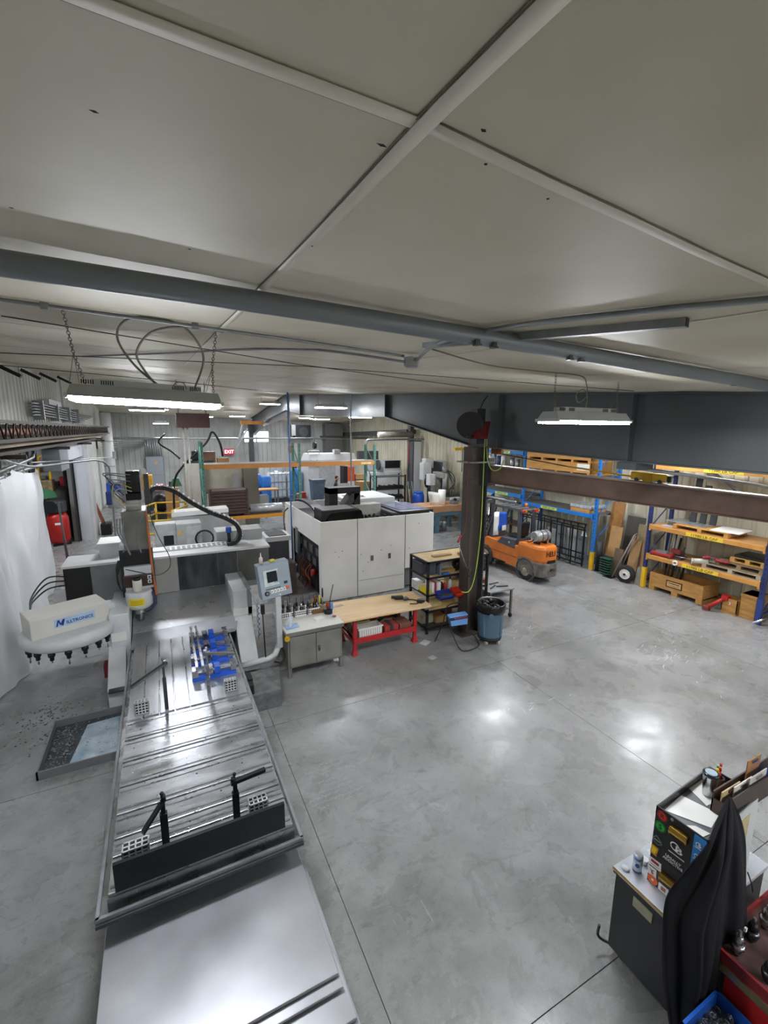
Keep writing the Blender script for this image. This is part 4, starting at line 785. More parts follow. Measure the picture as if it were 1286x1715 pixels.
# top machinery
B(3.75, 4.75, 11.2, 11.9, 1.9, 2.40).out('saddle_casting', black, mc, bev=.03); MB().hexa([(3.7, 10.9, 1.93), (4.9, 10.9, 1.93), (4.9, 12.2, 1.93), (3.7, 12.2, 1.93)], [(4.0, 11.2, 2.30), (4.9, 11.2, 2.34), (4.9, 12.0, 2.34), (4.0, 12.0, 2.30)]).out('ram', blackgloss, mc)
C((4.2, 11.18, 2.2), (4.2, 11.2, 2.2), .06, 12).out('bolt', mgrey, mc)
B(4.35, 4.62, 12.3, 12.7, 2.0, 2.82).out('pillar', black, mc); B(4.35, 5.35, 12.3, 12.7, 2.66, 2.84).out('bridge', black, mc); MB().hexa([(4.75, 12.2, 2.3), (5.0, 12.2, 2.3), (5.0, 12.6, 2.3), (4.75, 12.6, 2.3)], [(5.05, 12.2, 2.66), (5.3, 12.2, 2.66), (5.3, 12.6, 2.66), (5.05, 12.6, 2.66)]).out('brace', dgrey, mc)
B(5.1, 5.3, 12.2, 12.5, 2.0, 2.7).out('pillar', black, mc)
cpts = curve([(3.8, 13.6, 2.35), (3.85, 12.9, 2.42), (3.9, 12.3, 2.36), (3.95, 11.7, 2.18), (3.97, 11.3, 2.0)], 6)
for i in range(0, len(cpts)-1):
    c = (cpts[i]+cpts[i+1])/2; d = cpts[i+1]-cpts[i]
    B(c.x-.14, c.x+.14, c.y-.045, c.y+.045, c.z-.03, c.z+.03, rot=(math.atan2(d.z, -d.y)*-1, 0, 0)).out('chain_link', M('#3a3c40', .4, .3), mc)
B(4.95, 5.95, 12.1, 13.3, 1.94, 2.32).out('pump_box', M('#b5b4ae', .5), mc, bev=.01); B(5.0, 6.7, 12.6, 14.2, 2.2, 2.42).out('white_top', white, mc, bev=.02); B(5.2, 5.8, 12.9, 13.5, 2.42, 2.425).out('top_recess', dgrey, mc)
for k in range(5): C((5.25+.13*k, 13.1, 2.425), (5.25+.13*k, 13.1, 2.45), .04, 8).out('top_fitting', lgrey, mc)
mb = MB()
for k in range(70): x, y = random.uniform(5.1, 6.0), random.uniform(11.0, 11.9); mb.box(x, x+.08, y, y+.03, 1.95, 2.0+.08*random.random(), rot=(0, 0, random.random()*3))
mb.out('hose_tangle', M('#2c2c2a', .5), mc, kind='stuff')
B(6.05, 7.1, 11.0, 12.6, 2.16, 2.22).out('roof_cover', M('#2c2f42', .35, var=.1), mc, bev=.01); B(6.15, 6.6, 11.3, 12.5, 2.22, 2.235).out('roof_glass', M('#8f98bb', .2, .4, var=.1), mc); B(6.62, 7.05, 11.3, 12.5, 2.22, 2.235).out('roof_glass', M('#8f98bb', .2, .4, var=.1), mc); B(6.05, 7.1, 10.95, 11.02, 2.12, 2.24).out('roof_lip', black, mc)
MB().tube(curve([(3.5, 13.9, 1.0), (3.35, 13.7, 1.5), (3.4, 13.9, 1.9), (3.56, 14.0, 2.05)], 6), .02).out('cable', dgrey, mc)
C((3.5, 13.4, .0), (3.5, 13.4, 5.6), .022, 8).out('blue_air_line', M('#4a79c4', .4), mc); C((5.42, 13.2, 2.42), (5.42, 13.2, 5.62), .026, 8).out('air_drop_pipe', M('#b7bab9', .4, .5), mc)
B(3.2, 3.6, 10.4, 10.75, .02, .04).out('drip_plate', dgrey, mc)
# chip conveyor and grey boxes between the mill and the machining centre
cv = T('chip_conveyor', 'dark chip conveyor chute between the two machines', 'conveyor', (2.75, 12.5, 0)); B(2.5, 3.1, 12.2, 12.9, 0, 1.45).out('body', M('#4a4c52', .4, .4, var=.1), cv, bev=.02); B(2.45, 3.15, 12.15, 12.95, 1.45, 1.58).out('rim', white, cv); B(2.55, 3.05, 12.25, 12.85, 1.56, 1.60).out('mouth', black, cv); B(2.5, 3.15, 11.7, 12.2, 0, .9).out('tank', M('#4a413c', .5), cv); B(2.6, 3.05, 11.75, 12.1, .9, .92).out('tray', dgrey, cv)
# drawer cabinet left of the bench
gm = M('#7f8079', .45, .2, var=.1, scale=2, hex2='#6a6b64')
cb = T('steel_cabinet', 'grey two-door steel cabinet with white top at the end of the bench', 'cabinet', (2.35, 7.95, 0))
B(1.82, 2.88, 7.52, 8.45, .18, .86).out('body', gm, cb, bev=.008); ct_ = B(1.79, 2.90, 7.47, 8.50, .86, .91).out('top', M('#d9d8d2', .5, var=.04), cb, bev=.004); B(1.79, 2.90, 7.465, 7.475, .83, .90).out('top_edge', gm, ct_)
for a, b in ((1.86, 2.35), (2.36, 2.84)):
    dr = B(a, b, 7.50, 7.525, .22, .80).out('door', M('#8f8f88', .4, .2, var=.12, scale=2, hex2='#74746d'), cb, bev=.004)
    if b > 2.5: C((2.41, 7.48, .52), (2.41, 7.5, .52), .022, 10).out('lock', dsteel, dr); B(2.395, 2.425, 7.47, 7.485, .44, .50).out('handle', dgrey, dr)
for x in (1.82, 2.82):
    for y in (7.5, 8.38): B(x, x+.06, y, y+.06, 0, .2).out('leg', gm, cb)
for k in range(3):
    bs = T('tool_basket', ['white perforated tool basket at the left of the cabinet top', 'white perforated tool basket in the middle of the cabinet top', 'white perforated tool basket nearest the hand tools'][k], 'basket', (1.98+.26*k, 8.22, .91), 'tool baskets on the cabinet')
    x = 1.85+.27*k
    for a in ((x, x+.25, 8.10, 8.11), (x, x+.25, 8.33, 8.34), (x, x+.01, 8.1, 8.34), (x+.24, x+.25, 8.1, 8.34)): B(*a, .915, 1.03).out('side', paper, bs)
    B(x, x+.25, 8.1, 8.34, .911, .918).out('bottom', paper, bs)
    for q in range(6):
        for j in range(2): B(x+.015+.04*q, x+.04+.04*q, 8.096, 8.1, .945+.04*j, .968+.04*j).out('hole', black, bs)
kk = 0
TN = ['black', 'chrome', 'short', 'tall', 'dull', 'narrow', 'stubby', 'worn']
for k in range(12):
    x = 1.87 + .067*k; y = 8.16 + .10*(k % 2)
    t = T('tool_holder', '%s tool holder standing in the perforated baskets, number %s from the pendant' % (['black-tipped', 'chrome-tipped', 'dark stubby'][k % 3], ['one', 'two', 'three', 'four', 'five', 'six', 'seven', 'eight', 'nine', 'ten', 'eleven', 'twelve'][k]), 'tool holder', (x, y, .92), 'tool holders in the baskets')
    MB().lathe([(.014, .92), (.024, 1.0), (.032, 1.03), (.032, 1.06), (.02, 1.075)], (x, y, 0), 8).out('taper', steel if k % 2 else dsteel, t); MB().lathe([(.026, 1.075), (.028, 1.12), (.016, 1.15)], (x, y, 0), 8).out('collet', black if k % 3 else steel, t)
    C((x, y, 1.15), (x, y, 1.19+.05*(k % 4)), .007, 6).out('cutter', dgrey, t)
def bottle(x, y, z, r, h, mat, label, cat='bottle', name='spray_bottle', capm=None):
    t = T(name, label, cat, (x, y, z)); MB().lathe([(r*.9, z), (r, z+.01), (r, z+h*.6), (r*.4, z+h*.75), (r*.35, z+h*.8)], (x, y, 0), 12).out('body', mat, t); MB().lathe([(r*.38, z+h*.8), (r*.4, z+h*.95), (r*.15, z+h)], (x, y, 0), 8).out('cap', capm or white, t); return t
bottle(1.93, 7.72, .915, .045, .26, film('#dfe6ee', .75, .15), 'clear spray bottle on a blue rag on the cabinet', capm=paper)
one(MB().grid(lambda u, v: (1.83+.26*u, 7.6+.2*v+.03*u, .914+.006*math.sin(9*u+4*v)), 8, 6), 'shop_rag', M('#9db8dd', .8, var=.08), 'folded pale blue rag under the clear bottle', 'rag', solid=.006)
one(MB().cyl((1.80, 7.42, .82), (1.80, 7.455, .82), .05, 14).cyl((1.80, 7.40, .82), (1.80, 7.42, .82), .025, 10), 'tape_measure', yellow, 'small yellow round gauge stuck on the cabinet corner', 'gauge')
one(MB().box(2.42, 2.62, 7.78, 7.92, .911, .935, rot=(0, 0, .3)), 'notepad', paper, 'small white box lying on the cabinet top', 'box', bev=.004)
for k, (x, y, m_, l, h) in enumerate(((2.52, 8.18, 'c08a2a', 'amber-handled screwdriver cluster piece leaning in the tool block', .26), (2.58, 8.24, 'b8541f', 'orange-handled hex driver in the tool block', .3), (2.64, 8.14, 'e0c23a', 'yellow-handled driver standing tallest in the tool block', .34), (2.70, 8.22, '3f6b35', 'green-handled driver in the tool block', .24), (2.76, 8.30, '2c2c2e', 'black rod standing in the tool block', .42))):
    t = T('hand_tool', l, 'hand tool', (x, y, .93), 'hand tools on the cabinet'); C((x, y, .93), (x, y, .93+h*.55), .008, 6).out('shaft', steel, t); MB().lathe([(.012, .93+h*.5), (.02, .93+h*.6), (.018, .93+h*.9), (.01, .93+h)], (x, y, 0), 8).out('handle', M('#'+m_, .4), t)
one(B(2.47, 2.80, 8.08, 8.34, .911, .99), 'tool_block', M('#7a5a2c', .6, var=.15), 'brown block holding hand tools on the cabinet', 'tool block', bev=.006)
tj = T('drill_body', 'dark round tool with red head and blue side on the cabinet corner', 'power tool', (2.80, 8.0, .911)); C((2.78, 8.02, .911), (2.78, 8.02, 1.0), .085, 14).out('base', black, tj); MB().ball((2.79, 8.04, 1.07), .06, 10).out('red_head', M('#8c3a2a', .5), tj); B(2.82, 2.88, 7.98, 8.06, .98, 1.12).out('blue_side', M('#6b94d6', .4), tj, bev=.02)
one(MB().ball((2.82, 7.78, .93), .03, 8, (1.6, 1, .6)), 'red_rag', M('#a8524e', .7), 'small crumpled red rag at the cabinet edge', 'rag')
# workbench
wb = T('workbench', 'long maple-topped workbench with red steel legs', 'workbench', (4.1, 8.2, 0))
MB().hexa([(2.95, 7.70, .775), (5.0, 7.66, .775), (5.05, 8.6, .775), (2.95, 8.75, .775)], [(2.95, 7.70, .815), (5.0, 7.66, .815), (5.05, 8.6, .815), (2.95, 8.75, .815)]).out('top', M('#e2c496', .5, var=.06, scale=2, hex2='#d6b482', stretch=(1, 5, 1)), wb, bev=.006)
RL = M('#b8262a', .4, var=.1, scale=4)
for x in (3.22, 4.62):
    for y in (7.76, 8.5):
        lg = B(x, x+.075, y, y+.06, .05, .775).out('leg', RL, wb); MB().hexa([(x-.03, y-.03, 0), (x+.1, y-.03, 0), (x+.1, y+.09, 0), (x-.03, y+.09, 0)], [(x, y, .12), (x+.075, y, .12), (x+.075, y+.06, .12), (x, y+.06, .12)]).out('foot', RL, lg)
    B(x, x+.07, 7.8, 8.55, .24, .32).out('side_rail', RL, wb)
B(3.22, 4.68, 7.74, 7.77, .26, .37).out('front_rail', RL, wb); B(3.22, 4.68, 8.54, 8.57, .26, .37).out('rear_rail', RL, wb); B(3.25, 4.65, 7.78, 8.54, .30, .32).out('lower_shelf', M('#6b5040', .6, var=.15), wb)
B(4.85, 5.0, 7.7, 7.78, .72, .775).out('end_bracket', galv, wb)
for x, y, w_, m_, l in ((3.35, 7.82, .55, paper, 'white ribbed plastic basket on the bench shelf'), (3.33, 8.15, .42, M('#c9c3a0', .6), 'cream ribbed plastic basket behind the white one')):
    t = T('plastic_basket', l, 'basket', (x+w_/2, y+.12, .32), 'baskets under the bench')
    for a in ((x, x+w_, y, y+.012), (x, x+w_, y+.25, y+.262), (x, x+.012, y, y+.26), (x+w_-.012, x+w_, y, y+.26)): B(*a, .325, .52).out('side', m_, t)
    B(x, x+w_, y, y+.26, .321, .33).out('bottom', m_, t); B(x-.01, x+w_+.01, y-.01, y+.005, .50, .525).out('rim', m_, t)
    for k in range(int(w_/.05)): B(x+.02+.05*k, x+.035+.05*k, y-.004, y, .34, .49).out('rib', M('#b9b6a4', .6), t)
t = T('tool_box', 'small red tool box with dark latch on the bench shelf', 'toolbox', (4.12, 7.95, .32)); B(3.95, 4.28, 7.82, 8.1, .321, .46).out('box', M('#a83a38', .5, var=.1), t, bev=.01); B(4.08, 4.15, 7.81, 8.11, .33, .47).out('latch', dgrey, t)
one(B(4.32, 4.60, 7.84, 8.2, .321, .44), 'parts_box', M('#8a5a4a', .6, var=.15), 'brown parts box at the right end of the bench shelf', 'box', bev=.006)
one(MB().tube(curve([(3.98, 8.35, .33), (4.1, 8.3, .45), (4.3, 8.35, .52), (4.5, 8.32, .4)], 6), .05, 8), 'rolled_hose', black, 'dark coiled hose at the back of the bench shelf', 'hose')
dl = T('cordless_drill', 'black cordless drill with strap lying on the bench top', 'power tool', (4.55, 8.25, .815)); B(4.42, 4.62, 8.22, 8.32, .82, .90, rot=(0, 0, -.3)).out('body', black, dl, bev=.02); C((4.38, 8.36, .86), (4.48, 8.30, .86), .035, 10).out('chuck', dgrey, dl); B(4.58, 4.70, 8.12, 8.24, .816, .87).out('battery', dgrey, dl, bev=.01); MB().tube(curve([(4.65, 8.15, .83), (4.78, 8.08, .83), (4.86, 7.95, .825), (4.74, 7.86, .825), (4.6, 7.92, .825)], 6), .014, 6).out('strap', M('#4a3a2c', .6), dl)
t = T('phone_holder', 'grey and black clamp at the right end of the bench top', 'clamp', (4.9, 7.9, .815)); B(4.80, 4.95, 7.85, 7.98, .816, .86, rot=(0, 0, .4)).out('base', black, t, bev=.01); C((4.83, 7.98, .86), (4.95, 7.84, .90), .025, 8).out('grip', mgrey, t)
one(B(3.02, 3.28, 8.45, 8.55, .816, .821, rot=(0, 0, .1)), 'steel_plate', M('#a08f82', .4, .5), 'thin grey metal plate at the left end of the bench top', 'plate')
one(MB().tube([(3.0, 8.6, .816), (3.12, 8.66, 1.25)], .01), 'steel_rod', dgrey, 'dark rod leaning at the back of the bench', 'rod')
one(B(4.72, 4.95, 7.55, 7.72, 0.001, .003, rot=(0, 0, .5)), 'plastic_scrap', M('#c9ccd0', .3), 'scrap of clear plastic on the floor under the bench end', 'scrap')
one(B(4.55, 4.70, 6.95, 7.08, 0.001, .003, rot=(0, 0, .2)), 'paper_scrap', M('#b6b8ba', .6), 'small pale paper scrap on the floor in front of the bench', 'scrap')
# black shelf rack by the column
SX0, SX1, SY0, SY1 = 5.06, 6.75, 7.95, 8.75
sh = T('shelf_rack', 'black angle-iron shelf rack with light wood boards beside the column', 'shelf', (5.8, 8.3, 0))
for x in (SX0, SX1-.05):
    for y in (SY0, SY1-.05): B(x, x+.05, y, y+.05, 0, 1.68).out('upright', black, sh)
ZS = (.10, .50, .88, 1.28, 1.64)
for i, z in enumerate(ZS):
    B(SX0, SX1, SY0, SY0+.03, z, z+.045).out('beam', black, sh); B(SX0, SX1, SY1-.03, SY1, z, z+.045).out('beam', black, sh); B(SX0, SX0+.03, SY0, SY1, z, z+.045).out('side_beam', black, sh); B(SX1-.03, SX1, SY0, SY1, z, z+.045).out('side_beam', black, sh)
    B(SX0+.03, SX1-.03, SY0+.03, SY1-.03, z+.012, z+.035).out('board', M('#d9c191', .6, var=.08, hex2='#c9a974') if i != 0 else dgrey, sh)
def sbox_(x, y, z, w_, d, h, mat, name, label, cat, bev=.006, lid=None):
    t = T(name, label, cat, (x+w_/2, y+d/2, z)); B(x, x+w_, y, y+d, z, z+h).out('body', mat, t, bev=bev)
    if lid: B(x-.004, x+w_+.004, y-.004, y+d+.004, z+h*.82, z+h).out('lid', lid, t, bev=bev)
    return t
z1 = 1.28+.036
sbox_(5.06, 8.2, z1, .13, .45, .28, M('#3f4450', .5), 'tool_case', 'dark upright plastic case at the end of the shelf below the top', 'case', .03); sbox_(5.22, 8.1, z1, .16, .5, .28, M('#4a5263', .5), 'tool_case', 'slate blue upright case second along the upper shelf', 'case', .03)
sbox_(5.42, 8.02, z1, .05, .6, .27, M('#6c7887', .5), 'binder', 'grey-blue binder standing on the upper shelf', 'binder'); sbox_(5.50, 8.1, z1, .4, .5, .07, card, 'cardboard_box', 'flat cardboard tray on the upper shelf', 'box'); sbox_(5.52, 8.25, z1+.072, .38, .4, .14, M('#b9b3a6', .6), 'storage_box', 'pale storage box stacked on the cardboard tray', 'box', lid=M('#c9cacb', .3, .5))
sbox_(5.5, 7.99, z1, .18, .1, .04, M('#3b7fc0', .5), 'blue_sleeve', 'blue plastic sleeve lying at the upper shelf edge', 'sleeve'); one(MB().ball((6.02, 8.2, z1+.15), .16, 10, (.8, 1, .95)), 'trash_bag', M('#18181a', .3, bump=.5, bscale=20), 'black bag stuffed on the upper shelf next to the column', 'bag')
z2 = .88+.036
for k, (x, w_, h, m_, l, n_) in enumerate(((5.05, .14, .20, M('#cfd2cf', .3), 'clear jar with lid on the middle shelf end', 'jar'), (5.08, .13, .10, M('#e5d31f', .5), 'yellow box on the middle shelf', 'box'), (5.24, .07, .24, paper, 'white binder standing on the middle shelf', 'binder'), (5.33, .03, .24, M('#c02a4a', .5), 'thin red binder on the middle shelf', 'binder'), (5.38, .10, .23, paper, 'white box beside the thin red binder', 'box'), (5.50, .03, .22, black, 'thin black binder on the middle shelf', 'binder'))):
    sbox_(x, 8.05 if k != 0 else 8.35, z2, w_, .28, h, m_, n_, l, n_)
bottle(5.66, 8.15, z2, .055, .20, M('#b0301c', .4), 'red-orange jar on the middle shelf', 'jar', 'jar', M('#c9a24a', .4)); bottle(5.78, 8.12, z2, .045, .30, M('#d9dde2', .3), 'white bottle with dark blue cap on the middle shelf', capm=navy)
sbox_(5.9, 8.2, z2, .22, .35, .16, M('#c9b083', .6), 'cardboard_box', 'tan box on the middle shelf behind the column', 'box')
sbox_(6.2, 8.15, z2, .42, .45, .26, M('#56604c', .5), 'ammo_case', 'olive green metal case on the shelf right of the column', 'case', .01, M('#5f6a54', .5))
bb = T('parts_bin', 'dark blue plastic parts bin hung on the front of the rack', 'bin', (5.42, 7.85, .84)); MB().hexa([(5.28, 7.75, .84), (5.62, 7.75, .84), (5.62, 7.95, .84), (5.28, 7.95, .84)], [(5.26, 7.70, .90), (5.64, 7.70, .90), (5.64, 7.95, 1.0), (5.26, 7.95, 1.0)]).out('body', M('#23358f', .4), bb); B(5.3, 5.6, 7.74, 7.93, .90, .96).out('contents', dgrey, bb)
bb = T('parts_bin', 'red plastic parts bin hung at the rack beside the column', 'bin', (5.68, 7.8, .86)); MB().hexa([(5.64, 7.68, .88), (5.80, 7.68, .88), (5.80, 7.9, .88), (5.64, 7.9, .88)], [(5.62, 7.62, .95), (5.82, 7.62, .95), (5.82, 7.9, 1.04), (5.62, 7.9, 1.04)]).out('body', M('#c4301f', .4), bb); B(5.66, 5.78, 7.68, 7.88, .93, .98).out('contents', M('#7a1f18', .5), bb)
sbox_(5.35, 8.0, .80-.0, .55, .03, .07, card, 'cardboard_strip', 'cardboard strip tied along the rack front', 'cardboard')
z3 = .5+.036
sbox_(5.1, 8.1, z3, .5, .5, .10, M('#d9c98c', .6), 'folded_cloth', 'pale yellow folded cloth on the lower shelf', 'cloth', .03); sbox_(5.55, 8.05, z3, .35, .4, .12, M('#cbb06a', .6), 'folded_cloth', 'ochre packing sheets on the lower shelf', 'cloth', .02); sbox_(6.2, 8.2, z3, .4, .4, .25, dgrey, 'storage_box', 'dark box on the lower shelf right of the column', 'box')
z4 = .1+.036
sbox_(5.1, 8.2, z4, .3, .4, .2, M('#b9b49f', .6), 'storage_box', 'grey box on the bottom shelf', 'box'); sbox_(5.42, 8.1, z4, .28, .4, .15, card, 'cardboard_box', 'small open cardboard box on the bottom shelf', 'box'); sbox_(5.72, 8.2, z4, .2, .3, .26, M('#6b3a2c', .6), 'brown_box', 'red-brown box on the bottom shelf', 'box')
sbox_(6.05, 8.1, 1.64+.036, .25, .16, .05, card, 'wood_offcut', 'short wood offcut on the rack top by the column', 'wood'); sbox_(5.4, 8.25, 1.64+.036, .5, .12, .03, M('#b59468', .6), 'wood_offcut', 'long flat wood strip on the rack top', 'wood')
t = T('drawer_unit', 'black drawer unit on the shelf right of the column', 'drawers', (6.5, 8.3, z1)); B(6.2, 6.72, 8.0, 8.6, z1, z1+.30).out('body', black, t)
for k in range(3): d = B(6.22, 6.70, 7.985, 8.0, z1+.02+.095*k, z1+.10+.095*k).out('drawer', dgrey, t); B(6.34, 6.58, 7.975, 7.985, z1+.05+.095*k, z1+.075+.095*k).out('handle', steel, d)
# folding chair
ch = T('folding_chair', 'folded black chair frame with a light blue printed seat box', 'chair', (5.35, 7.35, 0))
MB().tube(curve([(5.02, 7.55, .02), (5.15, 7.45, .45), (5.20, 7.42, .78), (5.28, 7.42, .86), (5.5, 7.44, .88), (5.62, 7.46, .86)], 6), .012, 6).out('back_frame', black, ch)
MB().tube(curve([(5.24, 7.42, .6), (5.26, 7.25, .3), (5.3, 7.02, .04), (5.42, 6.92, .015), (5.75, 6.98, .015), (5.85, 7.12, .03), (5.8, 7.3, .2)], 6), .014, 6).out('front_frame', black, ch)
sb = MB().hexa([(5.30, 7.34, .40), (5.68, 7.28, .40), (5.70, 7.40, .40), (5.32, 7.46, .40)], [(5.26, 7.36, .60), (5.70, 7.30, .62), (5.72, 7.44, .64), (5.28, 7.50, .62)]).out('seat_back', M('#6fa3df', .45, var=.04), ch, bev=.01)
MB().hexa([(5.275, 7.345, .525), (5.693, 7.286, .54), (5.694, 7.296, .54), (5.276, 7.355, .525)], [(5.265, 7.352, .585), (5.697, 7.294, .60), (5.698, 7.304, .60), (5.266, 7.362, .585)]).out('dark_band', M('#2a2c4a', .4), sb)
for k in range(5):
    a_ = Vector((5.37+.062*k, 7.324-.0084*k, .548+.004*k)); MB().tube(curve([a_, a_+Vector((.012, -.002, .034)), a_+Vector((.03, -.004, .012)), a_+Vector((.05, -.007, .03 if k % 2 else .012))], 4), .006, 5).out('print_stroke', M('#e0607a', .4), sb)
# trash can on dolly
cn = T('trash_can', 'round blue-grey trash can with black liner on a wheeled dolly', 'trash can', (6.14, 7.10, 0))
MB().lathe([(.02, .14), (.235, .14), (.245, .18), (.285, .78), (.305, .80), (.305, .86), (.27, .86), (.26, .6), (.22, .2)], (6.14, 7.10, 0), 32).out('can', M('#5b7388', .5, var=.06, scale=4), cn)
MB().lathe([(.312, .72), (.318, .80), (.316, .885), (.30, .905), (.27, .88), (.25, .70), (.1, .62)], (6.14, 7.10, 0), 28).out('liner', M('#121214', .28, bump=.6, bscale=25), cn)
mb = MB()
for k in range(26): a = k*.9; r = .08+.13*random.random(); p = Vector((6.14+r*math.cos(a), 7.10+r*math.sin(a), .74+.14*random.random())); mb.ball(p, .06, 6, (1, 1.2, .6))
mb.out('rubbish', M('#0f0f11', .25, bump=.8, bscale=30), cn, kind='stuff'); MB().ball((5.87, 7.17, .84), .09, 8, (.7, 1, 1.1)).out('liner_bunch', M('#121214', .28, bump=.6, bscale=25), cn)
for a in (-2.2, -.3, 1.6): MB().cyl((6.14+.275*math.cos(a), 7.10+.275*math.sin(a), .70), (6.14+.315*math.cos(a), 7.10+.315*math.sin(a), .70), .05, 10).out('handle', M('#5b7992', .5), cn)
for a in range(4): aa = a*1.57+.4; B(6.14+.262*math.cos(aa)-.02, 6.14+.262*math.cos(aa)+.02, 7.10+.262*math.sin(aa)-.02, 7.10+.262*math.sin(aa)+.02, .2, .68).out('rib', M('#587692', .5), cn)
dy = MB().lathe([(.05, .09), (.25, .09), (.26, .14), (.05, .14)], (6.14, 7.10, 0), 24).out('dolly', rubber, cn)
for a in range(5): aa = a*1.257-1.3; x, y = 6.14+.22*math.cos(aa), 7.10+.22*math.sin(aa); MB().cyl((x-.02, y, .042), (x+.02, y, .042), .042, 12).out('caster', M('#bdbab2', .5), dy)
# steel cart beyond the can
ca = T('steel_cart', 'low rolling steel table with tools behind the trash can', 'cart', (7.1, 8.0, 0))
B(6.75, 7.5, 7.85, 8.65, .72, .75).out('top', M('#a5a6a6', .4, .6, var=.15), ca)
for x in (6.78, 7.43):
    for y in (7.88, 8.58): lg = B(x, x+.045, y, y+.045, .1, .72).out('leg', M('#6f6a62', .5, .4), ca); C((x, y+.02, .05), (x+.045, y+.02, .05), .05, 10).out('caster', rubber, lg)
for z in (.38, .55, .2): B(6.78, 7.47, 7.9, 8.6, z, z+.015).out('shelf', mgrey, ca)
for k, (x, y) in enumerate(((6.9, 8.1), (7.1, 8.3), (7.15, 8.05))):
    one(MB().box(x, x+.3, y, y+.03, .752, .775, rot=(0, 0, .5-.4*k)), 'wrench', dgrey, ['dark wrench on the steel cart, nearest the rack', 'dark wrench on the steel cart, far side', 'dark wrench on the steel cart, near edge'][k], 'wrench', group='wrenches on the cart')
sbox_(6.95, 8.35, .751, .12, .12, .14, M('#7d3a2a', .6), 'red_block', 'small red-brown block on the steel cart', 'block')
# ================================================================ forklift
fk = T('forklift', 'orange forklift with dark overhead guard and grey gas cylinder', 'forklift', (10.35, 10.9, 0))
OR = M('#d97c32', .35, var=.08, scale=3, hex2='#c56a26'); FG = M('#45474c', .45, var=.1, scale=4); dirty = M('#77706a', .7, var=.25, scale=6, hex2='#4f4a46')
def rr(x0, x1, y0, y1, r, n=5, corners=(1, 1, 1, 1)):   # rounded rectangle, ccw
    o = []
    for (cx, cy, a0, on) in ((x1-r, y0+r, -90, corners[0]), (x1-r, y1-r, 0, corners[1]), (x0+r, y1-r, 90, corners[2]), (x0+r, y0+r, 180, corners[3])):
        if on:
            for k in range(n+1): a = math.radians(a0+90*k/n); o.append((cx+r*math.cos(a), cy+r*math.sin(a)))
        else: o.append((cx+r*(1 if a0 in (-90, 0) else -1), cy+r*(1 if a0 in (0, 90) else -1)))
    return o
MB().prism(rr(9.80, 10.92, 9.22, 10.25, .34, 6, (1, 0, 0, 1)), 'z', .62, 1.16).out('counterweight_top', OR, fk, bev=.10)
cw = MB().prism(rr(9.78, 10.94, 9.18, 10.2, .36, 6, (1, 0, 0, 1)), 'z', .22, .66).out('counterweight', dirty, fk, bev=.04)
B(10.15, 10.6, 9.20, 9.3, .50, .74).out('tow_recess', black, cw); B(10.28, 10.48, 9.15, 9.24, .42, .48).out('tow_pin', dsteel, cw)
text('HELI', .21, frame((10.32, 9.213, .93), (1, 0, 0), (0, 0, 1)), M('#2b1d18', .5), fk, sx=1.3, ext=.004)
body = MB().prism([(10.2, .28), (10.2, 1.0), (10.9, .95), (11.75, .98), (12.05, .80), (12.05, .35), (11.6, .30)], 'x', 9.82, 10.90).out('body', OR, fk, bev=.03)
B(9.81, 10.91, 10.75, 11.55, .30, .34).out('step', black, body)
B(9.80, 9.815, 10.25, 12.0, .60, .62).out('body_seam', M('#8a4a1c', .5), body)
MB().prism([(10.36, .86), (10.36, 1.16), (11.0, 1.14), (11.2, .90)], 'x', 9.80, 10.86).out('hood', M('#50545c', .45, var=.08), fk, bev=.03)
text('H', .09, frame((9.795, 10.62, 1.02), (0, -1, 0), (0, 0, 1)), paper, fk, ext=.002)
st = B(10.1, 10.6, 10.45, 10.95, 1.10, 1.24).out('seat', black, fk, bev=.05); MB().hexa([(10.1, 10.36, 1.22), (10.6, 10.36, 1.22), (10.6, 10.5, 1.22), (10.1, 10.5, 1.22)], [(10.15, 10.25, 1.70), (10.55, 10.25, 1.70), (10.55, 10.36, 1.72), (10.15, 10.36, 1.72)]).out('seat_back', black, fk, bev=.04)
B(9.95, 10.8, 11.55, 11.75, .95, 1.38).out('dashboard', FG, fk, bev=.04); MB().tube([(10.36, 11.5, 1.35), (10.36, 11.25, 1.55)], .025).out('steering_column', black, fk)
MB().torus((10.36, 11.22, 1.57), .19, .018, 'y', 18, 6, rot=(.7, 0, 0)).out('steering_wheel', black, fk)
for k in range(5): MB().tube(curve([(9.95+.15*k, 11.7, 1.35), (9.95+.13*k, 11.9, 1.6+.06*k), (9.9+.16*k, 12.1, 1.4)], 5), .018, 5).out('hydraulic_hose', black, fk)
for k in range(3): MB().tube([(10.62+.06*k, 11.6, 1.3), (10.66+.06*k, 11.45, 1.6)], .01).out('lever', black, fk)
# overhead guard
for x in (9.88, 10.78):
    MB().hexa([(x, 10.22, 1.1), (x+.09, 10.22, 1.1), (x+.09, 10.34, 1.1), (x, 10.34, 1.1)], [(x, 10.26, 2.08), (x+.09, 10.26, 2.08), (x+.09, 10.38, 2.08), (x, 10.38, 2.08)]).out('guard_post', FG, fk, bev=.01)
    MB().hexa([(x+.01, 11.80, .95), (x+.08, 11.80, .95), (x+.08, 11.88, .95), (x+.01, 11.88, .95)], [(x+.01, 11.36, 2.08), (x+.08, 11.36, 2.08), (x+.08, 11.44, 2.08), (x+.01, 11.44, 2.08)]).out('guard_post', FG, fk, bev=.01)
    B(x, x+.08, 10.2, 11.5, 2.06, 2.14).out('guard_rail', FG, fk, bev=.01)
for k in range(9): y = 10.22 + k*.155; B(9.9, 10.85, y, y+.045, 2.10, 2.13).out('guard_slat', FG if k % 2 else mgrey, fk)
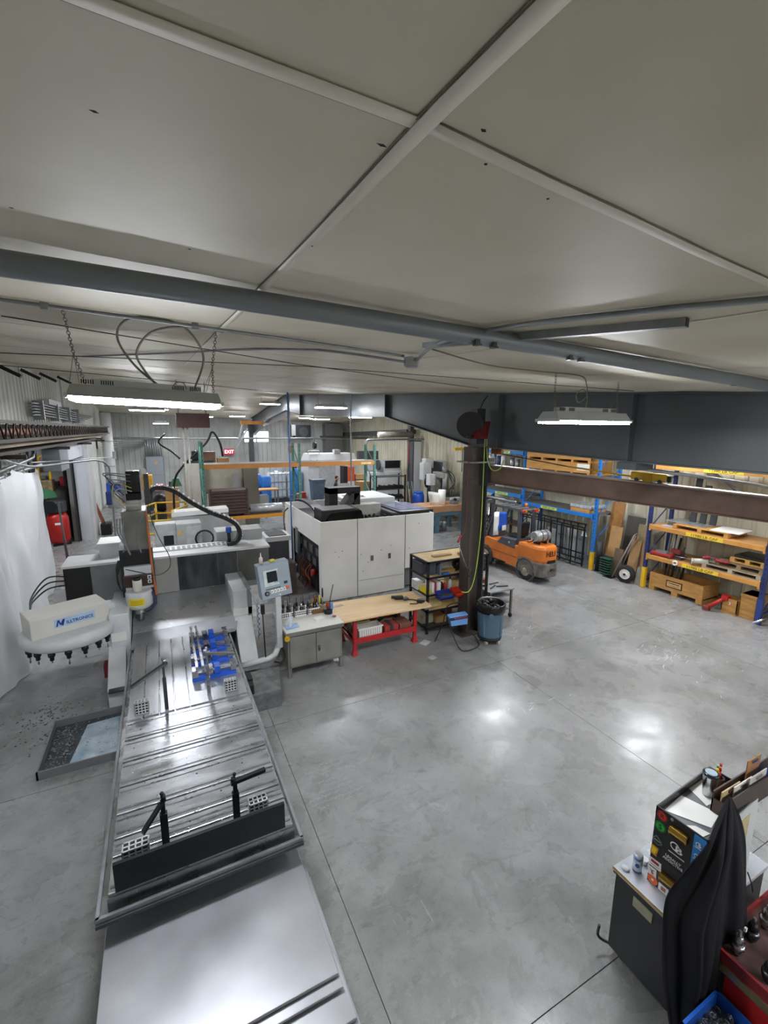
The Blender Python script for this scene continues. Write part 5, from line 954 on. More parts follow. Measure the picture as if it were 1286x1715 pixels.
for x in (9.86, 10.62):
    B(x, x+.26, 10.14, 10.21, 2.04, 2.12).out('tail_lamp', M('#c5321e', .35), fk, bev=.01); B(x+.17, x+.26, 10.135, 10.145, 2.05, 2.11).out('indicator', M('#e69a3c', .35), fk)
C((10.7, 10.6, 2.14), (10.7, 10.6, 2.25), .05, 10).out('beacon', orange, fk)
# mast and forks
for x in (10.02, 10.60): B(x, x+.09, 12.06, 12.2, .08, 2.15).out('mast_rail', FG, fk); B(x+.02, x+.07, 12.2, 12.3, .1, 2.1).out('inner_rail', black, fk)
for z in (.3, 1.1, 2.05): B(10.02, 10.69, 12.08, 12.18, z, z+.1).out('mast_tie', FG, fk)
B(9.9, 10.8, 12.3, 12.36, .12, .9).out('carriage', black, fk); C((10.36, 12.15, .3), (10.36, 12.15, 1.9), .045, 10).out('lift_cylinder', steel, fk)
for x in (10.05, 10.55): B(x, x+.11, 12.36, 13.4, .05, .09).out('fork', dgrey, fk)
def wheel(par, x0, x1, y, z, r, hub, name='wheel'):
    w_ = MB().lathe([(r*.5, x0+.01), (r*.8, x0), (r, x0+.03), (r, x1-.03), (r*.8, x1), (r*.5, x1-.01)], (0, y, z), 28, 'x').out(name, M('#37342f', .8, var=.2, scale=10), par)
    MB().lathe([(r*.10, x0-.03), (r*.22, x0-.03), (r*.26, x0-.012), (r*.50, x0-.006), (r*.56, x0-.016), (r*.6, x0+.02)], (0, y, z), 20, 'x').out('hub', hub, w_)
    for k in range(14): a = 2*math.pi*k/14; B(x0+.02, x1-.02, y+math.cos(a)*r*.99-.02, y+math.cos(a)*r*.99+.02, z+math.sin(a)*r*.99-.02, z+math.sin(a)*r*.99+.02, rot=(a, 0, 0)).out('tread_lug', M('#37342f', .8, var=.2, scale=10), w_)
hubm = M('#a39a8c', .6, var=.15)
wheel(fk, 9.79, 10.0, 9.86, .30, .29, hubm); wheel(fk, 10.72, 10.93, 9.86, .30, .29, hubm); wheel(fk, 9.74, 9.98, 11.72, .34, .335, hubm); wheel(fk, 10.74, 10.98, 11.72, .34, .335, hubm)
MB().torus((9.815, 9.86, .32), .36, .045, 'x', 20, 6).out('wheel_arch', dgrey, fk)
gt = T('gas_cylinder', 'grey gas cylinder lying across the rear of the forklift', 'gas cylinder', (10.36, 9.7, 1.18))
MB().lathe([(.135, 9.92), (.15, 9.93), (.15, 10.02), (.165, 10.06), (.175, 10.12), (.175, 10.66), (.15, 10.74), (.06, 10.78)], (0, 9.66, 1.40), 22, 'x').out('tank', M('#9fa3a3', .4, .5, var=.1), gt)
MB().torus((9.92, 9.66, 1.40), .14, .016, 'x', 18, 5).out('collar', lgrey, gt); C((9.94, 9.66, 1.4), (10.02, 9.66, 1.4), .125, 16).out('collar_recess', dgrey, gt); C((9.92, 9.66, 1.38), (9.98, 9.66, 1.38), .03, 8).out('valve', steel, gt)
for x in (10.22, 10.5): MB().torus((x, 9.66, 1.40), .18, .014, 'x', 18, 5).out('strap', dgrey, gt)
for x in (10.1, 10.5): B(x, x+.06, 9.55, 9.8, 1.165, 1.26).out('cradle', black, gt)
MB().tube(curve([(9.95, 9.66, 1.34), (9.85, 9.7, 1.25), (9.9, 9.85, 1.2), (10.05, 10.0, 1.18)], 5), .016).out('fuel_hose', black, gt)
for o_ in (fk, gt): o_.scale.x = .68; o_.location.x -= .18
vt = T('safety_vest', 'blue and white vest hung in the forklift cab', 'vest', (9.6, 10.9, 1.12)); MB().grid(lambda u, v: (9.62+.30*u, 10.95+.05*math.sin(4*u+2*v), 1.34+.62*v), 8, 6).out('blue_panel', M('#1f58c8', .6), vt, solid=.02); MB().grid(lambda u, v: (9.44+.20*u, 10.97+.04*math.sin(3*u), 1.2+.76*v), 4, 4).out('white_edge', paper, vt, solid=.02); B(9.72, 9.88, 10.88, 10.91, 1.36, 1.52).out('pocket', M('#d8d2c6', .6), vt)
# ================================================================ pallet racks
RX0, RX1 = 12.48, 13.55
def upright(par, y, h, mat, foot, holes=True):
    for x in (RX0, RX1-.08):
        u = B(x, x+.08, y-.045, y+.045, 0, h).out('upright', mat, par); 
        B(x-.02, x+.1, y-.06, y+.06, 0, .01).out('foot_plate', mat, u)
        if x == RX0:
            B(x-.012, x+.09, y-.055, y+.055, .01, .62).out('post_guard', foot, u)
            for k in range(int(h/.12)-5): B(x-.002, x, y-.012, y+.012, .75+.12*k, .79+.12*k).out('slot', black, u)
    for k in range(int(h/.8)): MB().tube([(RX0+.08, y, .2+.8*k), (RX1-.08, y, .9+.8*k)], .018, 5).out('frame_brace', mat, par)
    for k in (.2, h-.15): B(RX0+.08, RX1-.08, y-.02, y+.02, k, k+.04).out('frame_tie', mat, par)
def level(par, y0, y1, z, mat, deck, txt=None, tcol=None, h=.12, tpos=.5, tsize=.11):
    f = B(RX0-.035, RX0+.02, y0+.045, y1-.045, z-h, z).out('beam', mat, par, bev=.008); B(RX1-.02, RX1+.035, y0+.045, y1-.045, z-h, z).out('beam', mat, par, bev=.008)
    for y in (y0+.045, y1-.09): B(RX0-.045, RX0+.025, y, y+.045, z-h-.04, z+.03).out('end_connector', mat, f)
    if deck: B(RX0+.02, RX1-.02, y0+.05, y1-.05, z-.03, z+.005).out('deck', deck, par)
    if txt:
        yc = y1 + (y0-y1)*tpos; ln = tsize*.62*len(txt)
        B(RX0-.037, RX0-.034, yc-ln/2, yc+ln/2, z-h*.5-tsize*.42, z-h*.5+tsize*.42).out('load_label', tcol, f); text(txt, tsize*.8, FX(RX0-.039, yc, z-h*.5), M('#2f5a2c' if tcol is LBL else '#7a5a1a', .5), f, sx=1.15)
LBL = M('#cde05a', .5, var=.05); LBY = M('#e6c83c', .5, var=.05)
wdeck = M('#b98c58', .65, var=.12, scale=2, hex2='#a37645', stretch=(6, 1, 1)); mdeck = M('#6a6663', .6, .2, var=.1)
rb = T('pallet_rack', 'bright blue pallet rack behind the forklift', 'pallet rack', (13, 12.8, 0))
for y, h in ((9.66, 4.05), (12.95, 4.0), (15.85, 3.9)): upright(rb, y, h, rackblue, yellow)
level(rb, 9.66, 12.95, 3.08, rackblue, mdeck, '4598 LB CAP', LBL, .13, .47); level(rb, 9.66, 12.95, 1.86, rackblue, mdeck, '4598 LB CAP', LBL, .13, .42)
level(rb, 12.95, 15.85, 3.76, rackblue, None, '4598 LB CAP', LBL, .13, .6); level(rb, 12.95, 15.85, 3.0, rackblue, mdeck, '4598 LB CAP', LBL, .13, .6); level(rb, 12.95, 15.85, 2.08, rackblue, mdeck, '4598 LB CAP', LBL, .13, .6)
ro = T('pallet_rack', 'pallet rack with orange beams and dark blue posts near the corner', 'pallet rack', (13, 6.4, 0))
upright(ro, 7.86, 3.75, navy, yellow); upright(ro, 4.98, 3.75, navy, M('#2b3f86', .45))
level(ro, 4.98, 7.86, 3.62, rackorange, wdeck, '11980 LB CAP', LBY, .12, .60, .12); level(ro, 4.98, 7.86, 1.90, rackorange, wdeck, '11980 LB CAP', LBY, .12, .52, .12); level(ro, 4.98, 7.86, 1.03, rackorange, wdeck, '11980 LB CAP', LBY, .12, .52, .12)
CR = M('#c4934f', .6, var=.12, scale=2, hex2='#ad7c3d', stretch=(6, 1, 6))
def crate(y0, y1, z, h, label, x0=12.46, x1=13.5, lab=False, n=5):
    t = T('wooden_crate', label, 'crate', ((x0+x1)/2, (y0+y1)/2, z), 'crates on the blue rack')
    for k in range(n): y = y0+.04 + (y1-y0-.18)*k/(n-1); B(x0, x1, y, y+.10, z, z+.08).out('runner', CR, t)
    nb = max(1, round(h/.2)); hh = (h-.08)/nb
    for k in range(nb): B(x0, x0+.025, y0, y1, z+.08+k*hh+.003, z+.08+(k+1)*hh-.003).out('plank', CR, t)
    B(x0+.025, x1, y0+.02, y1-.02, z+.08, z+h-.005).out('box', CR, t); B(x0, x1, y0, y0+.02, z+.08, z+h).out('end_panel', M('#9a7038', .6, var=.15), t)
    if lab: B(x0-.004, x0, y0+.06, y0+.55, z+h*.4, z+h*.9).out('shipping_label', paper, t)
crate(9.95, 12.82, 3.085, .42, 'long wooden crate with white shipping label on the blue rack', lab=True); crate(9.95, 12.82, 3.506, .40, 'second long wooden crate stacked on the labelled crate')
def pallet(x0, x1, y0, y1, z, label, mat=None, group='pallets on the racks', nm='wooden_pallet'):
    mat = mat or CR; t = T(nm, label, 'pallet', ((x0+x1)/2, (y0+y1)/2, z), group)
    for y in (y0, (y0+y1)/2-.05, y1-.1): B(x0, x1, y, y+.1, z+.02, z+.11).out('stringer', mat, t)
    k = 6
    for i in range(k): x = x0 + (x1-x0-.12)*i/(k-1); B(x, x+.12, y0, y1, z+.11, z+.13).out('deck_board', mat, t)
    for i in (0, 2, 4): x = x0 + (x1-x0-.12)*i/4; B(x, x+.12, y0, y1, z, z+.02).out('bottom_board', mat, t)
    return t
pallet(12.5, 13.5, 13.1, 14.4, 3.765, 'pale wooden pallet on the top blue shelf, nearer one', plywood); pallet(12.5, 13.5, 14.5, 15.75, 3.765, 'pale wooden pallet on the top blue shelf, farther one', plywood)
# items on the blue rack
for k, (y, h, m_) in enumerate(((15.3, .5, paper), (15.0, .42, lgrey), (14.7, .48, navy), (14.45, .5, paper), (13.9, .45, galv), (13.6, .4, galv))):
    one(MB().cyl((12.75, y, 3.006), (12.75, y, 3.006+h), .09, 12).cyl((12.75, y, 3.006+h), (12.75, y, 3.03+h), .095, 12), 'rolled_stock', m_, ['white roll at the far end of the blue rack middle shelf', 'grey roll second from the far end of the blue rack', 'dark blue roll on the blue rack middle shelf', 'white roll fourth from the far end of the blue rack', 'shiny metal roll on the blue rack middle shelf', 'short shiny metal roll near the blue rack middle post'][k], 'roll')
wp = T('wrapped_stack', 'plastic-wrapped grey stack on a pallet on the blue rack', 'wrapped stack', (12.95, 10.2, 1.866)); B(12.5, 13.3, 9.85, 10.7, 1.98, 2.10).out('stack', M('#b6b9bb', .25, .2, bump=.6, bscale=14), wp, bev=.03); B(12.5, 13.3, 9.9, 10.65, 1.866, 1.98).out('pallet', CR, wp)
one(MB().cyl((12.6, 13.3, 1.98), (12.6, 15.6, 1.98), .07, 12), 'metal_tube', galv, 'long bright tube lying below the far blue shelf', 'tube').location.z = 1.66
bxx = T('tube_support', 'steel trestle holding the tube under the far blue shelf', 'trestle', (12.7, 14.5, 0)); 
for y in (13.6, 15.2): B(12.55, 12.65, y, y+.06, 0, 1.66).out('post', dgrey, bxx); B(12.4, 13.2, y, y+.06, 1.60, 1.66).out('arm', dgrey, bxx)
B(12.45, 13.2, 13.1, 15.6, .8, .84).out('board', brownc, bxx)
# black guard-rail frames and sheet metal under the blue rack
rl = T('railing_frame', 'black steel railing frame lying along the bottom of the blue rack', 'railing', (12.4, 11.3, 0))
for z in (.12, .28, 1.28, 1.36): B(12.38, 12.43, 9.9, 12.8, z, z+.04).out('rail', black, rl)
for k in range(7): y = 9.92+.47*k; B(12.38, 12.42, y, y+.04, .06, 1.38).out('bar', black, rl)
rl2 = T('railing_frame', 'second black railing frame deeper behind the first', 'railing', (12.65, 11.4, 0))
for z in (.4, 1.42): B(12.66, 12.70, 10.1, 12.9, z, z+.04).out('rail', black, rl2)
for k in range(10): y = 10.12+.3*k; B(12.66, 12.69, y, y+.03, 0, 1.44).out('bar', black, rl2)
for k in range(6):
    y = 10.1+.46*k
    one(MB().box(12.8+.05*(k % 2), 12.83+.05*(k % 2), y, y+.42, 0, 1.0+.3*((k*7) % 3)/2, rot=(0, -.08, 0)), 'metal_sheet', [M('#a9b3ba', .3, .6, var=.1), M('#c3c7c9', .4, .3)][k % 2], 'bright sheet metal panel leaning behind the railing, %s from the yellow guard' % ['first', 'second', 'third', 'fourth', 'fifth', 'sixth'][k], 'metal sheet', group='sheet metal behind the railing')
for k in range(4):
    y = 10.3+.5*k
    one(MB().box(12.50, 12.58, y, y+.35, .02, .12+.1*(k % 2), rot=(.5*(k % 2), .2, .2*k)), 'metal_bracket', M('#b9bfc3', .35, .6), 'loose bright bracket on the floor behind the railing, %s from the yellow guard' % ['first', 'second', 'third', 'fourth'][k], 'bracket', group='brackets behind the railing')
wt = T('wrapped_bottle', 'white wrapped bundle standing behind the railing', 'bundle', (12.95, 10.5, 0)); MB().lathe([(.12, 0), (.14, .3), (.12, .9), (.05, 1.15), (.02, 1.2)], (12.98, 10.42, 0), 12).out('bundle', M('#d5d8da', .35, bump=.4, bscale=12), wt); MB().torus((12.98, 10.42, .5), .14, .01, 'z', 12, 5).out('band', mgrey, wt)
# leaning sheets and hand truck between the racks
def lean(y0, y1, h, x0, tilt, mat, label, t_=.03, name='leaning_lumber', cat='sheet', rz=0):
    return one(MB().box(x0, x0+t_, y0, y1, 0.0, h, rot=(0, tilt, rz), piv=(x0, (y0+y1)/2, 0)), name, mat, label, cat)
lean(9.15, 9.6, 2.3, 12.9, .14, M('#a87a42', .6, var=.15, hex2='#8c6231'), 'tall tan plywood sheet leaning next to the blue rack'); lean(8.95, 9.35, 1.55, 12.72, .14, card, 'brown cardboard sheet leaning in front of the plywood'); lean(8.5, 9.1, 1.9, 13.1, .12, M('#55544e', .5, var=.1), 'dark grey sheet leaning on the wall between racks'); lean(8.1, 8.5, 1.75, 12.85, .1, M('#9b8a6a', .6, var=.1), 'light tan board leaning near the orange rack', .04)
lean(8.3, 8.62, 1.25, 12.75, .16, M('#a8855a', .6, var=.12), 'short tan board leaning behind the hand truck'); lean(8.72, 9.0, .9, 12.62, .12, M('#6b5c48', .6, var=.15), 'low brown board leaning beside the green rack', .05); lean(7.98, 8.08, 1.6, 12.6, .08, M('#b9874a', .6), 'narrow wooden plank leaning on the orange rack post', .02); lean(7.92, 8.12, .55, 12.5, .18, M('#8d8a80', .6), 'small grey board propped at the orange rack post', .02)
dkb = T('drum_stand', 'black curved panel standing by the blue rack foot', 'panel', (12.55, 9.4, 0)); MB().grid(lambda u, v: (12.5+.12*math.sin(3.1*u), 9.25+.25*u, .02+1.0*v), 8, 1).out('panel', black, dkb, solid=.03)
gr = T('slotted_rack', 'dark green slotted stand by the hand truck', 'stand', (12.5, 9.1, 0)); B(12.55, 12.6, 8.95, 9.3, 0, .62).out('back', M('#2e4a3e', .5), gr)
for k in range(7): B(12.42, 12.55, 8.95, 9.3, .05+.08*k, .075+.08*k).out('slat', M('#38584a', .5), gr)
hk = T('hand_truck', 'upright hand truck with a white-hubbed tyre between the racks', 'hand truck', (12.5, 8.5, 0))
def tyre(par, c, r, wd, ax='y'):
    w_ = MB().lathe([(r*.55, -wd/2), (r*.9, -wd/2), (r, -wd/4), (r, wd/4), (r*.9, wd/2), (r*.55, wd/2)], (0, 0, 0), 26, 'x'); 
    R_ = Euler((0, 0, .25)).to_matrix(); w_.v = [tuple(Vector(c) + R_ @ Vector(v)) for v in w_.v]; o = w_.out('tyre', rubber, par)
    h_ = MB().lathe([(.02, -wd/2-.02), (r*.2, -wd/2-.02), (r*.24, -wd/2-.006), (r*.50, -wd/2-.004), (r*.56, -wd/2-.014), (r*.6, -wd/2+.03)], (0, 0, 0), 22, 'x'); h_.v = [tuple(Vector(c) + R_ @ Vector(v)) for v in h_.v]; h_.out('hub', M('#d5d3cc', .45), o)
    b_ = MB().cyl((-wd/2-.03, 0, 0), (-wd/2, 0, 0), r*.14, 10); b_.v = [tuple(Vector(c) + R_ @ Vector(v)) for v in b_.v]; b_.out('axle_cap', black, o)
tyre(hk, (12.42, 8.36, .27), .27, .16); tyre(hk, (12.95, 8.6, .27), .27, .16)
MB().tube([(12.40, 8.78, .05), (12.62, 8.35, 1.45)], .025).out('rail', M('#8d8278', .5), hk); MB().tube([(12.75, 8.85, .05), (12.9, 8.45, 1.45)], .025).out('rail', M('#8d8278', .5), hk); MB().tube([(12.62, 8.35, 1.45), (12.9, 8.45, 1.45)], .025).out('handle', M('#8d8278', .5), hk)
B(12.3, 12.9, 8.75, 9.05, 0, .02).out('toe_plate', dsteel, hk); MB().tube([(12.42, 8.36, .27), (12.95, 8.6, .27)], .02).out('axle', dsteel, hk)
# on the orange rack
for k in range(5):
    y = 7.7-.12*k
    one(MB().tube([(13.1, y, .02), (13.35, y-.05, 2.0-.25*k)], .03, 8), 'steel_bar', [mgrey, galv, dgrey, mgrey, black][k], 'steel bar leaning behind the orange rack post, %s from the post' % ['first', 'second', 'third', 'fourth', 'fifth'][k], 'steel bar', group='bars behind the orange rack')
pallet(12.5, 13.4, 5.85, 7.2, 1.906, 'wooden pallet with paperwork on the upper orange shelf')
one(MB().box(12.55, 13.4, 5.7, 6.35, 2.04, 2.05, rot=(0, 0, .12)), 'paper_sheets', paper, 'white paper sheets over the pallet edge on the upper orange shelf', 'paper'); one(MB().box(12.7, 13.4, 6.5, 7.6, 2.04, 2.055, rot=(0, 0, -.1)), 'metal_sheet', M('#b9bcbd', .3, .6, var=.1), 'flat bright metal sheet on the upper orange shelf pallet', 'metal sheet')
one(MB().box(12.55, 13.2, 7.2, 7.6, 1.906, 1.93, rot=(0, 0, .2)), 'metal_sheet', lgrey, 'pale flat sheet at the far end of the upper orange shelf', 'metal sheet')
pallet(12.5, 13.4, 5.05, 6.35, 1.036, 'grey weathered pallet at the bottom of the orange shelf stack', M('#a89c86', .65, var=.15)); pallet(12.6, 13.45, 5.05, 6.1, 1.167, 'dark pallet second in the orange shelf stack', M('#8f7a5c', .65, var=.15)); pallet(12.75, 13.45, 5.1, 5.85, 1.30, 'fresh yellow pallet on top of the orange shelf stack', M('#d3a65c', .6, var=.1))
one(B(12.8, 13.45, 5.12, 5.8, 1.432, 1.50), 'dark_mat', dgrey, 'dark folded mat on the fresh yellow pallet', 'mat', bev=.02)
vs = T('bench_vise', 'dark grey bench vise on the lower orange shelf', 'vise', (12.8, 7.1, 1.036)); B(12.62, 12.95, 6.95, 7.25, 1.036, 1.10).out('base', dgrey, vs, bev=.02); B(12.66, 12.9, 7.0, 7.2, 1.10, 1.25).out('body', M('#4d3a3a', .5), vs, bev=.03); B(12.6, 12.68, 6.98, 7.22, 1.2, 1.32).out('jaw', M('#7a2a2a', .5), vs)
rj = T('floor_jack', 'red floor jack on the lower orange shelf', 'jack', (12.75, 7.5, 1.036)); B(12.5, 12.68, 7.15, 7.75, 1.06, 1.14).out('frame', red, rj, bev=.02); B(12.52, 12.66, 7.3, 7.6, 1.14, 1.2).out('arm', mgrey, rj)
for y in (7.2, 7.7): C((12.48, y, 1.07), (12.70, y, 1.07), .034, 10).out('wheel', dgrey, rj)
MB().tube([(12.6, 7.2, 1.12), (12.7, 6.5, 1.14)], .018).out('handle', steel, rj)
rd = T('red_strap', 'red ratchet strap tossed on the grey pallet', 'strap', (12.55, 6.0, 1.17)); MB().tube(curve([(12.5, 6.35, 1.30), (12.55, 6.15, 1.34), (12.48, 5.95, 1.31), (12.55, 5.75, 1.31)], 6), .035, 6).out('webbing', M('#9c1f30', .6), rd); B(12.45, 12.56, 6.05, 6.15, 1.33, 1.37).out('ratchet', steel, rd)
one(MB().cyl((12.46, 6.55, 1.16), (12.6, 6.25, 1.20), .07, 12).cyl((12.44, 6.58, 1.16), (12.46, 6.55, 1.16), .08, 12), 'wrapped_roll', M('#c3c0b4', .6), 'pale wrapped roll next to the red strap on the orange shelf', 'roll')
one(MB().torus((12.43, 6.98, .98), .055, .022, 'x', 16, 6), 'tape_roll', paper, 'white tape roll hanging on the lower orange beam', 'tape roll')
cr = T('wooden_crate', 'open wooden crate with stencilled plate on the floor under the orange rack', 'crate', (12.9, 6.98, 0))
cy0, cy1 = 6.25, 7.7; WC = M('#b88a4c', .65, var=.15, scale=3, hex2='#9c7038', stretch=(6, 1, 6))
for x in (12.55, 13.28): B(x, x+.03, cy0, cy1, .12, .52).out('side', WC, cr)
for y in (cy0, cy1-.03): B(12.58, 13.28, y, y+.03, .12, .52).out('end_panel', WC, cr)
B(12.58, 13.28, cy0, cy1, .12, .15).out('bottom', WC, cr)
for y in (cy0, (cy0+cy1)/2-.08, cy1-.16): B(12.55, 13.31, y, y+.16, 0, .12).out('runner', WC, cr)
B(12.50, 12.55, cy0-.02, cy0+.08, .02, .52).out('corner_post', WC, cr)
B(12.543, 12.55, 6.78, 7.22, .22, .42).out('stencil_frame', M('#2e1d10', .6), cr); B(12.540, 12.545, 6.81, 7.19, .25, .39).out('stencil_plate', M('#d1ac75', .6), cr); B(12.537, 12.541, 6.85, 7.15, .335, .36).out('stencil_mark', M('#4a3018', .6), cr); B(12.537, 12.541, 6.85, 7.15, .275, .30).out('stencil_mark', M('#a3804d', .6), cr)
b1 = T('wooden_box', 'small open wooden box with a white mark beside the orange rack post', 'box', (12.75, 5.62, 0))
for a in ((12.55, 12.57, 5.45, 5.80), (12.9, 12.92, 5.45, 5.80), (12.55, 12.92, 5.45, 5.47), (12.55, 12.92, 5.78, 5.80)): B(*a, 0.05, .40).out('side', WC, b1)
B(12.55, 12.92, 5.45, 5.80, .0, .06).out('bottom', WC, b1); text('3', .1, FX(12.548, 5.62, .28), paper, b1)
b2 = T('wooden_box', 'upright closed wooden box against the orange rack post', 'box', (12.8, 5.2, 0)); B(12.6, 13.1, 5.10, 5.42, 0, .62).out('body', WC, b2, bev=.006); B(12.58, 13.12, 5.09, 5.43, .56, .62).out('lid_batten', WC, b2)
rs = T('red_jack', 'red hand jack leaning on the small wooden box', 'jack', (12.4, 5.9, 0)); MB().tube([(12.35, 6.0, .08), (12.6, 5.72, .42)], .05, 6).out('beam', M('#b3281f', .5), rs); B(12.28, 12.42, 5.95, 6.1, 0, .12).out('foot', M('#7a3a2a', .5), rs, bev=.02); B(12.5, 12.66, 5.66, 5.80, .34, .46).out('head', red, rs)
one(MB().tube([(12.2, 4.95, .1), (13.0, 4.7, .3)], .03, 8), 'pipe_offcut', steel, 'steel pipe end poking out by the last rack post', 'pipe')
for k in range(4):
    one(MB().box(12.6, 13.4, 5.2+.6*k, 5.6+.6*k, 3.63, 3.72), 'wood_plank', M('#6b4a2c', .6, var=.15), 'dark plank on the top orange shelf, %s from the corner' % ['first', 'second', 'third', 'fourth'][k], 'plank', group='planks on the top shelf')
for k in range(3):
    one(MB().box(13.2, 13.25, 7.0-.25*k, 7.15-.25*k, 1.95, 3.3-.2*k, rot=(0, .08, 0)), 'steel_upright', dgrey, 'dark steel length standing on the upper orange shelf, %s from the post' % ['first', 'second', 'third'][k], 'steel bar', group='lengths on the upper orange shelf')
ws = T('wall_strut', 'pale diagonal brace strut on the wall behind the orange rack', 'brace', (13.75, 6.5, 2)); MB().tube([(13.72, 7.4, 3.7), (13.72, 5.9, 2.7)], .05, 6).out('strut', galv, ws); MB().tube([(13.72, 4.4, 3.3), (13.72, 5.4, 2.5)], .05, 6).out('strut', galv, ws)
# ================================================================ background shop
gk = T('pallet_rack', 'green-posted pallet rack with orange beams in mid shop', 'pallet rack', (5, 19.3, 0))
for x, h in ((1.47, 4.03), (5.35, 3.95), (8.92, 3.86)):
    for y in (18.8, 19.85):
        u = B(x-.05, x+.05, y, y+.09, 0, h).out('upright', rackgreen, gk)
        if y < 19:
            for k in range(20): B(x-.012, x+.012, y-.003, y, .4+.17*k, .46+.17*k).out('slot', dgrey, u)
    for k in range(4): MB().tube([(x, 18.9, .3+.9*k), (x, 19.85, 1.1+.9*k)], .025, 5).out('frame_brace', rackgreen, gk)
ro_ = M('#d08a3e', .5, var=.1, scale=1.5)
for a, b in ((1.52, 5.3), (5.4, 8.87)):
    for y in (18.76, 19.9): B(a, b, y, y+.05, 2.97, 3.12).out('beam', ro_, gk)
    B(a, b, 18.8, 19.9, 3.12, 3.15).out('deck', M('#9a8a78', .6), gk)
for y in (18.76, 19.9): B(1.52, 5.3, y, y+.05, .88, 1.02).out('beam', M('#e09a30', .5, var=.08), gk)
B(1.52, 5.3, 18.8, 19.9, 1.0, 1.02).out('deck', M('#6b5a48', .6), gk)
B(1.75, 2.2, 18.75, 18.762, .91, .99).out('beam_label', paper, gk); B(8.2, 8.7, 18.75, 18.762, 3.0, 3.08).out('beam_label', M('#e6d79a', .5), gk)
tst = T('tray_stack', 'stack of brown slatted trays on the green-posted rack', 'tray stack', (2.4, 19.2, 1.02))
for k in range(8): B(1.68, 3.12, 18.85, 19.7, 1.10+.125*k, 1.205+.125*k).out('tray', M('#543f37', .65, var=.15), tst)
for x in (1.70, 2.95): B(x, x+.14, 18.85, 19.7, 1.02, 1.10).out('foot', M('#4a372f', .7), tst)
B(1.66, 1.74, 18.83, 18.87, 1.0, 2.15).out('corner_strip', brownc, tst); B(3.06, 3.14, 18.83, 18.87, 1.0, 2.15).out('corner_strip', brownc, tst)
fr = T('film_roll', 'large shiny plastic film roll lying on the green-posted rack', 'film roll', (3.9, 19.1, 1.02)); C((3.25, 19.2, 1.22), (4.6, 19.2, 1.22), .19, 18).out('roll', M('#ccd1d6', .2, .3, var=.06), fr); C((3.2, 19.2, 1.22), (4.65, 19.2, 1.22), .05, 10).out('core', card, fr)
tm = T('tan_machine', 'tall beige machine tool cabinet behind the rack', 'machine', (2.6, 22, 0)); B(.95, 1.75, 21.8, 23.2, 0, 3.0).out('left_cabinet', M('#bdbab0', .5, var=.06), tm, bev=.03); B(1.75, 3.5, 22.2, 23.2, 0, 2.75).out('body', M('#b7b3a4', .5, var=.06), tm, bev=.03); B(3.5, 4.15, 21.8, 23.2, 0, 2.9).out('right_cabinet', M('#7f7b70', .5, var=.06), tm, bev=.03); B(1.75, 3.5, 21.9, 22.2, 0, 1.6).out('door', M('#c2beb0', .5), tm, bev=.02); B(3.0, 3.3, 21.88, 21.9, 1.7, 2.5).out('handle_panel', lgrey, tm)
tmt = T('coolant_unit', 'dark unit with brown boxes on top of the beige machine', 'unit', (1.8, 22.3, 3.0)); B(1.0, 2.2, 22.0, 22.9, 3.0, 3.12).out('plate', dgrey, tmt); B(1.3, 1.7, 22.1, 22.5, 3.12, 3.55).out('motor', black, tmt, bev=.04); B(1.8, 2.3, 22.1, 22.6, 3.0, 3.5).out('box', M('#7a5c48', .6), tmt); B(2.4, 2.9, 22.1, 22.6, 2.76, 3.2).out('box', card, tmt); MB().tube(curve([(.4, 22, .9), (.5, 22, 2.2), (.9, 21.9, 2.9), (1.9, 21.8, 3.9), (2.2, 21.8, 4.4), (2.5, 21.8, 3.9), (2.6, 21.9, 3.3)], 6), .05, 6).out('hose', black, tmt)
MB().tube(curve([(.3, 24, 4.3), (.0, 23.5, 3.9), (.5, 23, 3.5), (.8, 22.5, 3.2)], 5), .04, 6).out('hose', black, tmt)
yr = T('safety_railing', 'yellow tube safety railing around a pit', 'railing', (0, 24, 0)); YM = M('#dfb93a', .45, var=.08)
def rail3(pts, par, mat, r=.045):
    for p in pts: C(p, (p[0], p[1], 1.15), r, 8).out('post', mat, par)
    for z in (.62, 1.12):
        for p, q in zip(pts, pts[1:]): MB().tube([(p[0], p[1], z), (q[0], q[1], z)], r*.9, 6).out('rail', mat, par)
rail3([(-1.1, 21.5, 0), (-.35, 23.2, 0), (.9, 23.0, 0), (1.05, 22.0, 0), (.3, 20.6, 0)], yr, YM); rail3([(-.9, 18.6, 0), (.5, 18.4, 0)], yr, YM)
gc = T('control_cabinet', 'open light grey control cabinet behind the mill rail', 'cabinet', (.3, 15.2, 0)); B(-.32, .28, 15.1, 15.6, 0, 1.62).out('open_door', M('#b2b6b4', .5), gc, bev=.02); B(.28, 1.02, 15.0, 15.7, 0, 1.6).out('body', M('#a9adab', .5), gc, bev=.02); B(-.08, .2, 15.07, 15.1, .95, 1.25).out('bracket', black, gc); B(.55, 1.0, 14.98, 15.0, .9, 1.5).out('door_panel', M('#b6b9b7', .5), gc, bev=.01); B(.35, .42, 14.97, 15.0, 1.25, 1.38).out('warning_label', yellow, gc); C((.38, 14.97, 1.02), (.38, 15.0, 1.02), .05, 10).out('switch', lgrey, gc); MB().torus((1.08, 14.9, 1.1), .26, .03, 'y', 16, 6).out('cable_loop', black, gc)
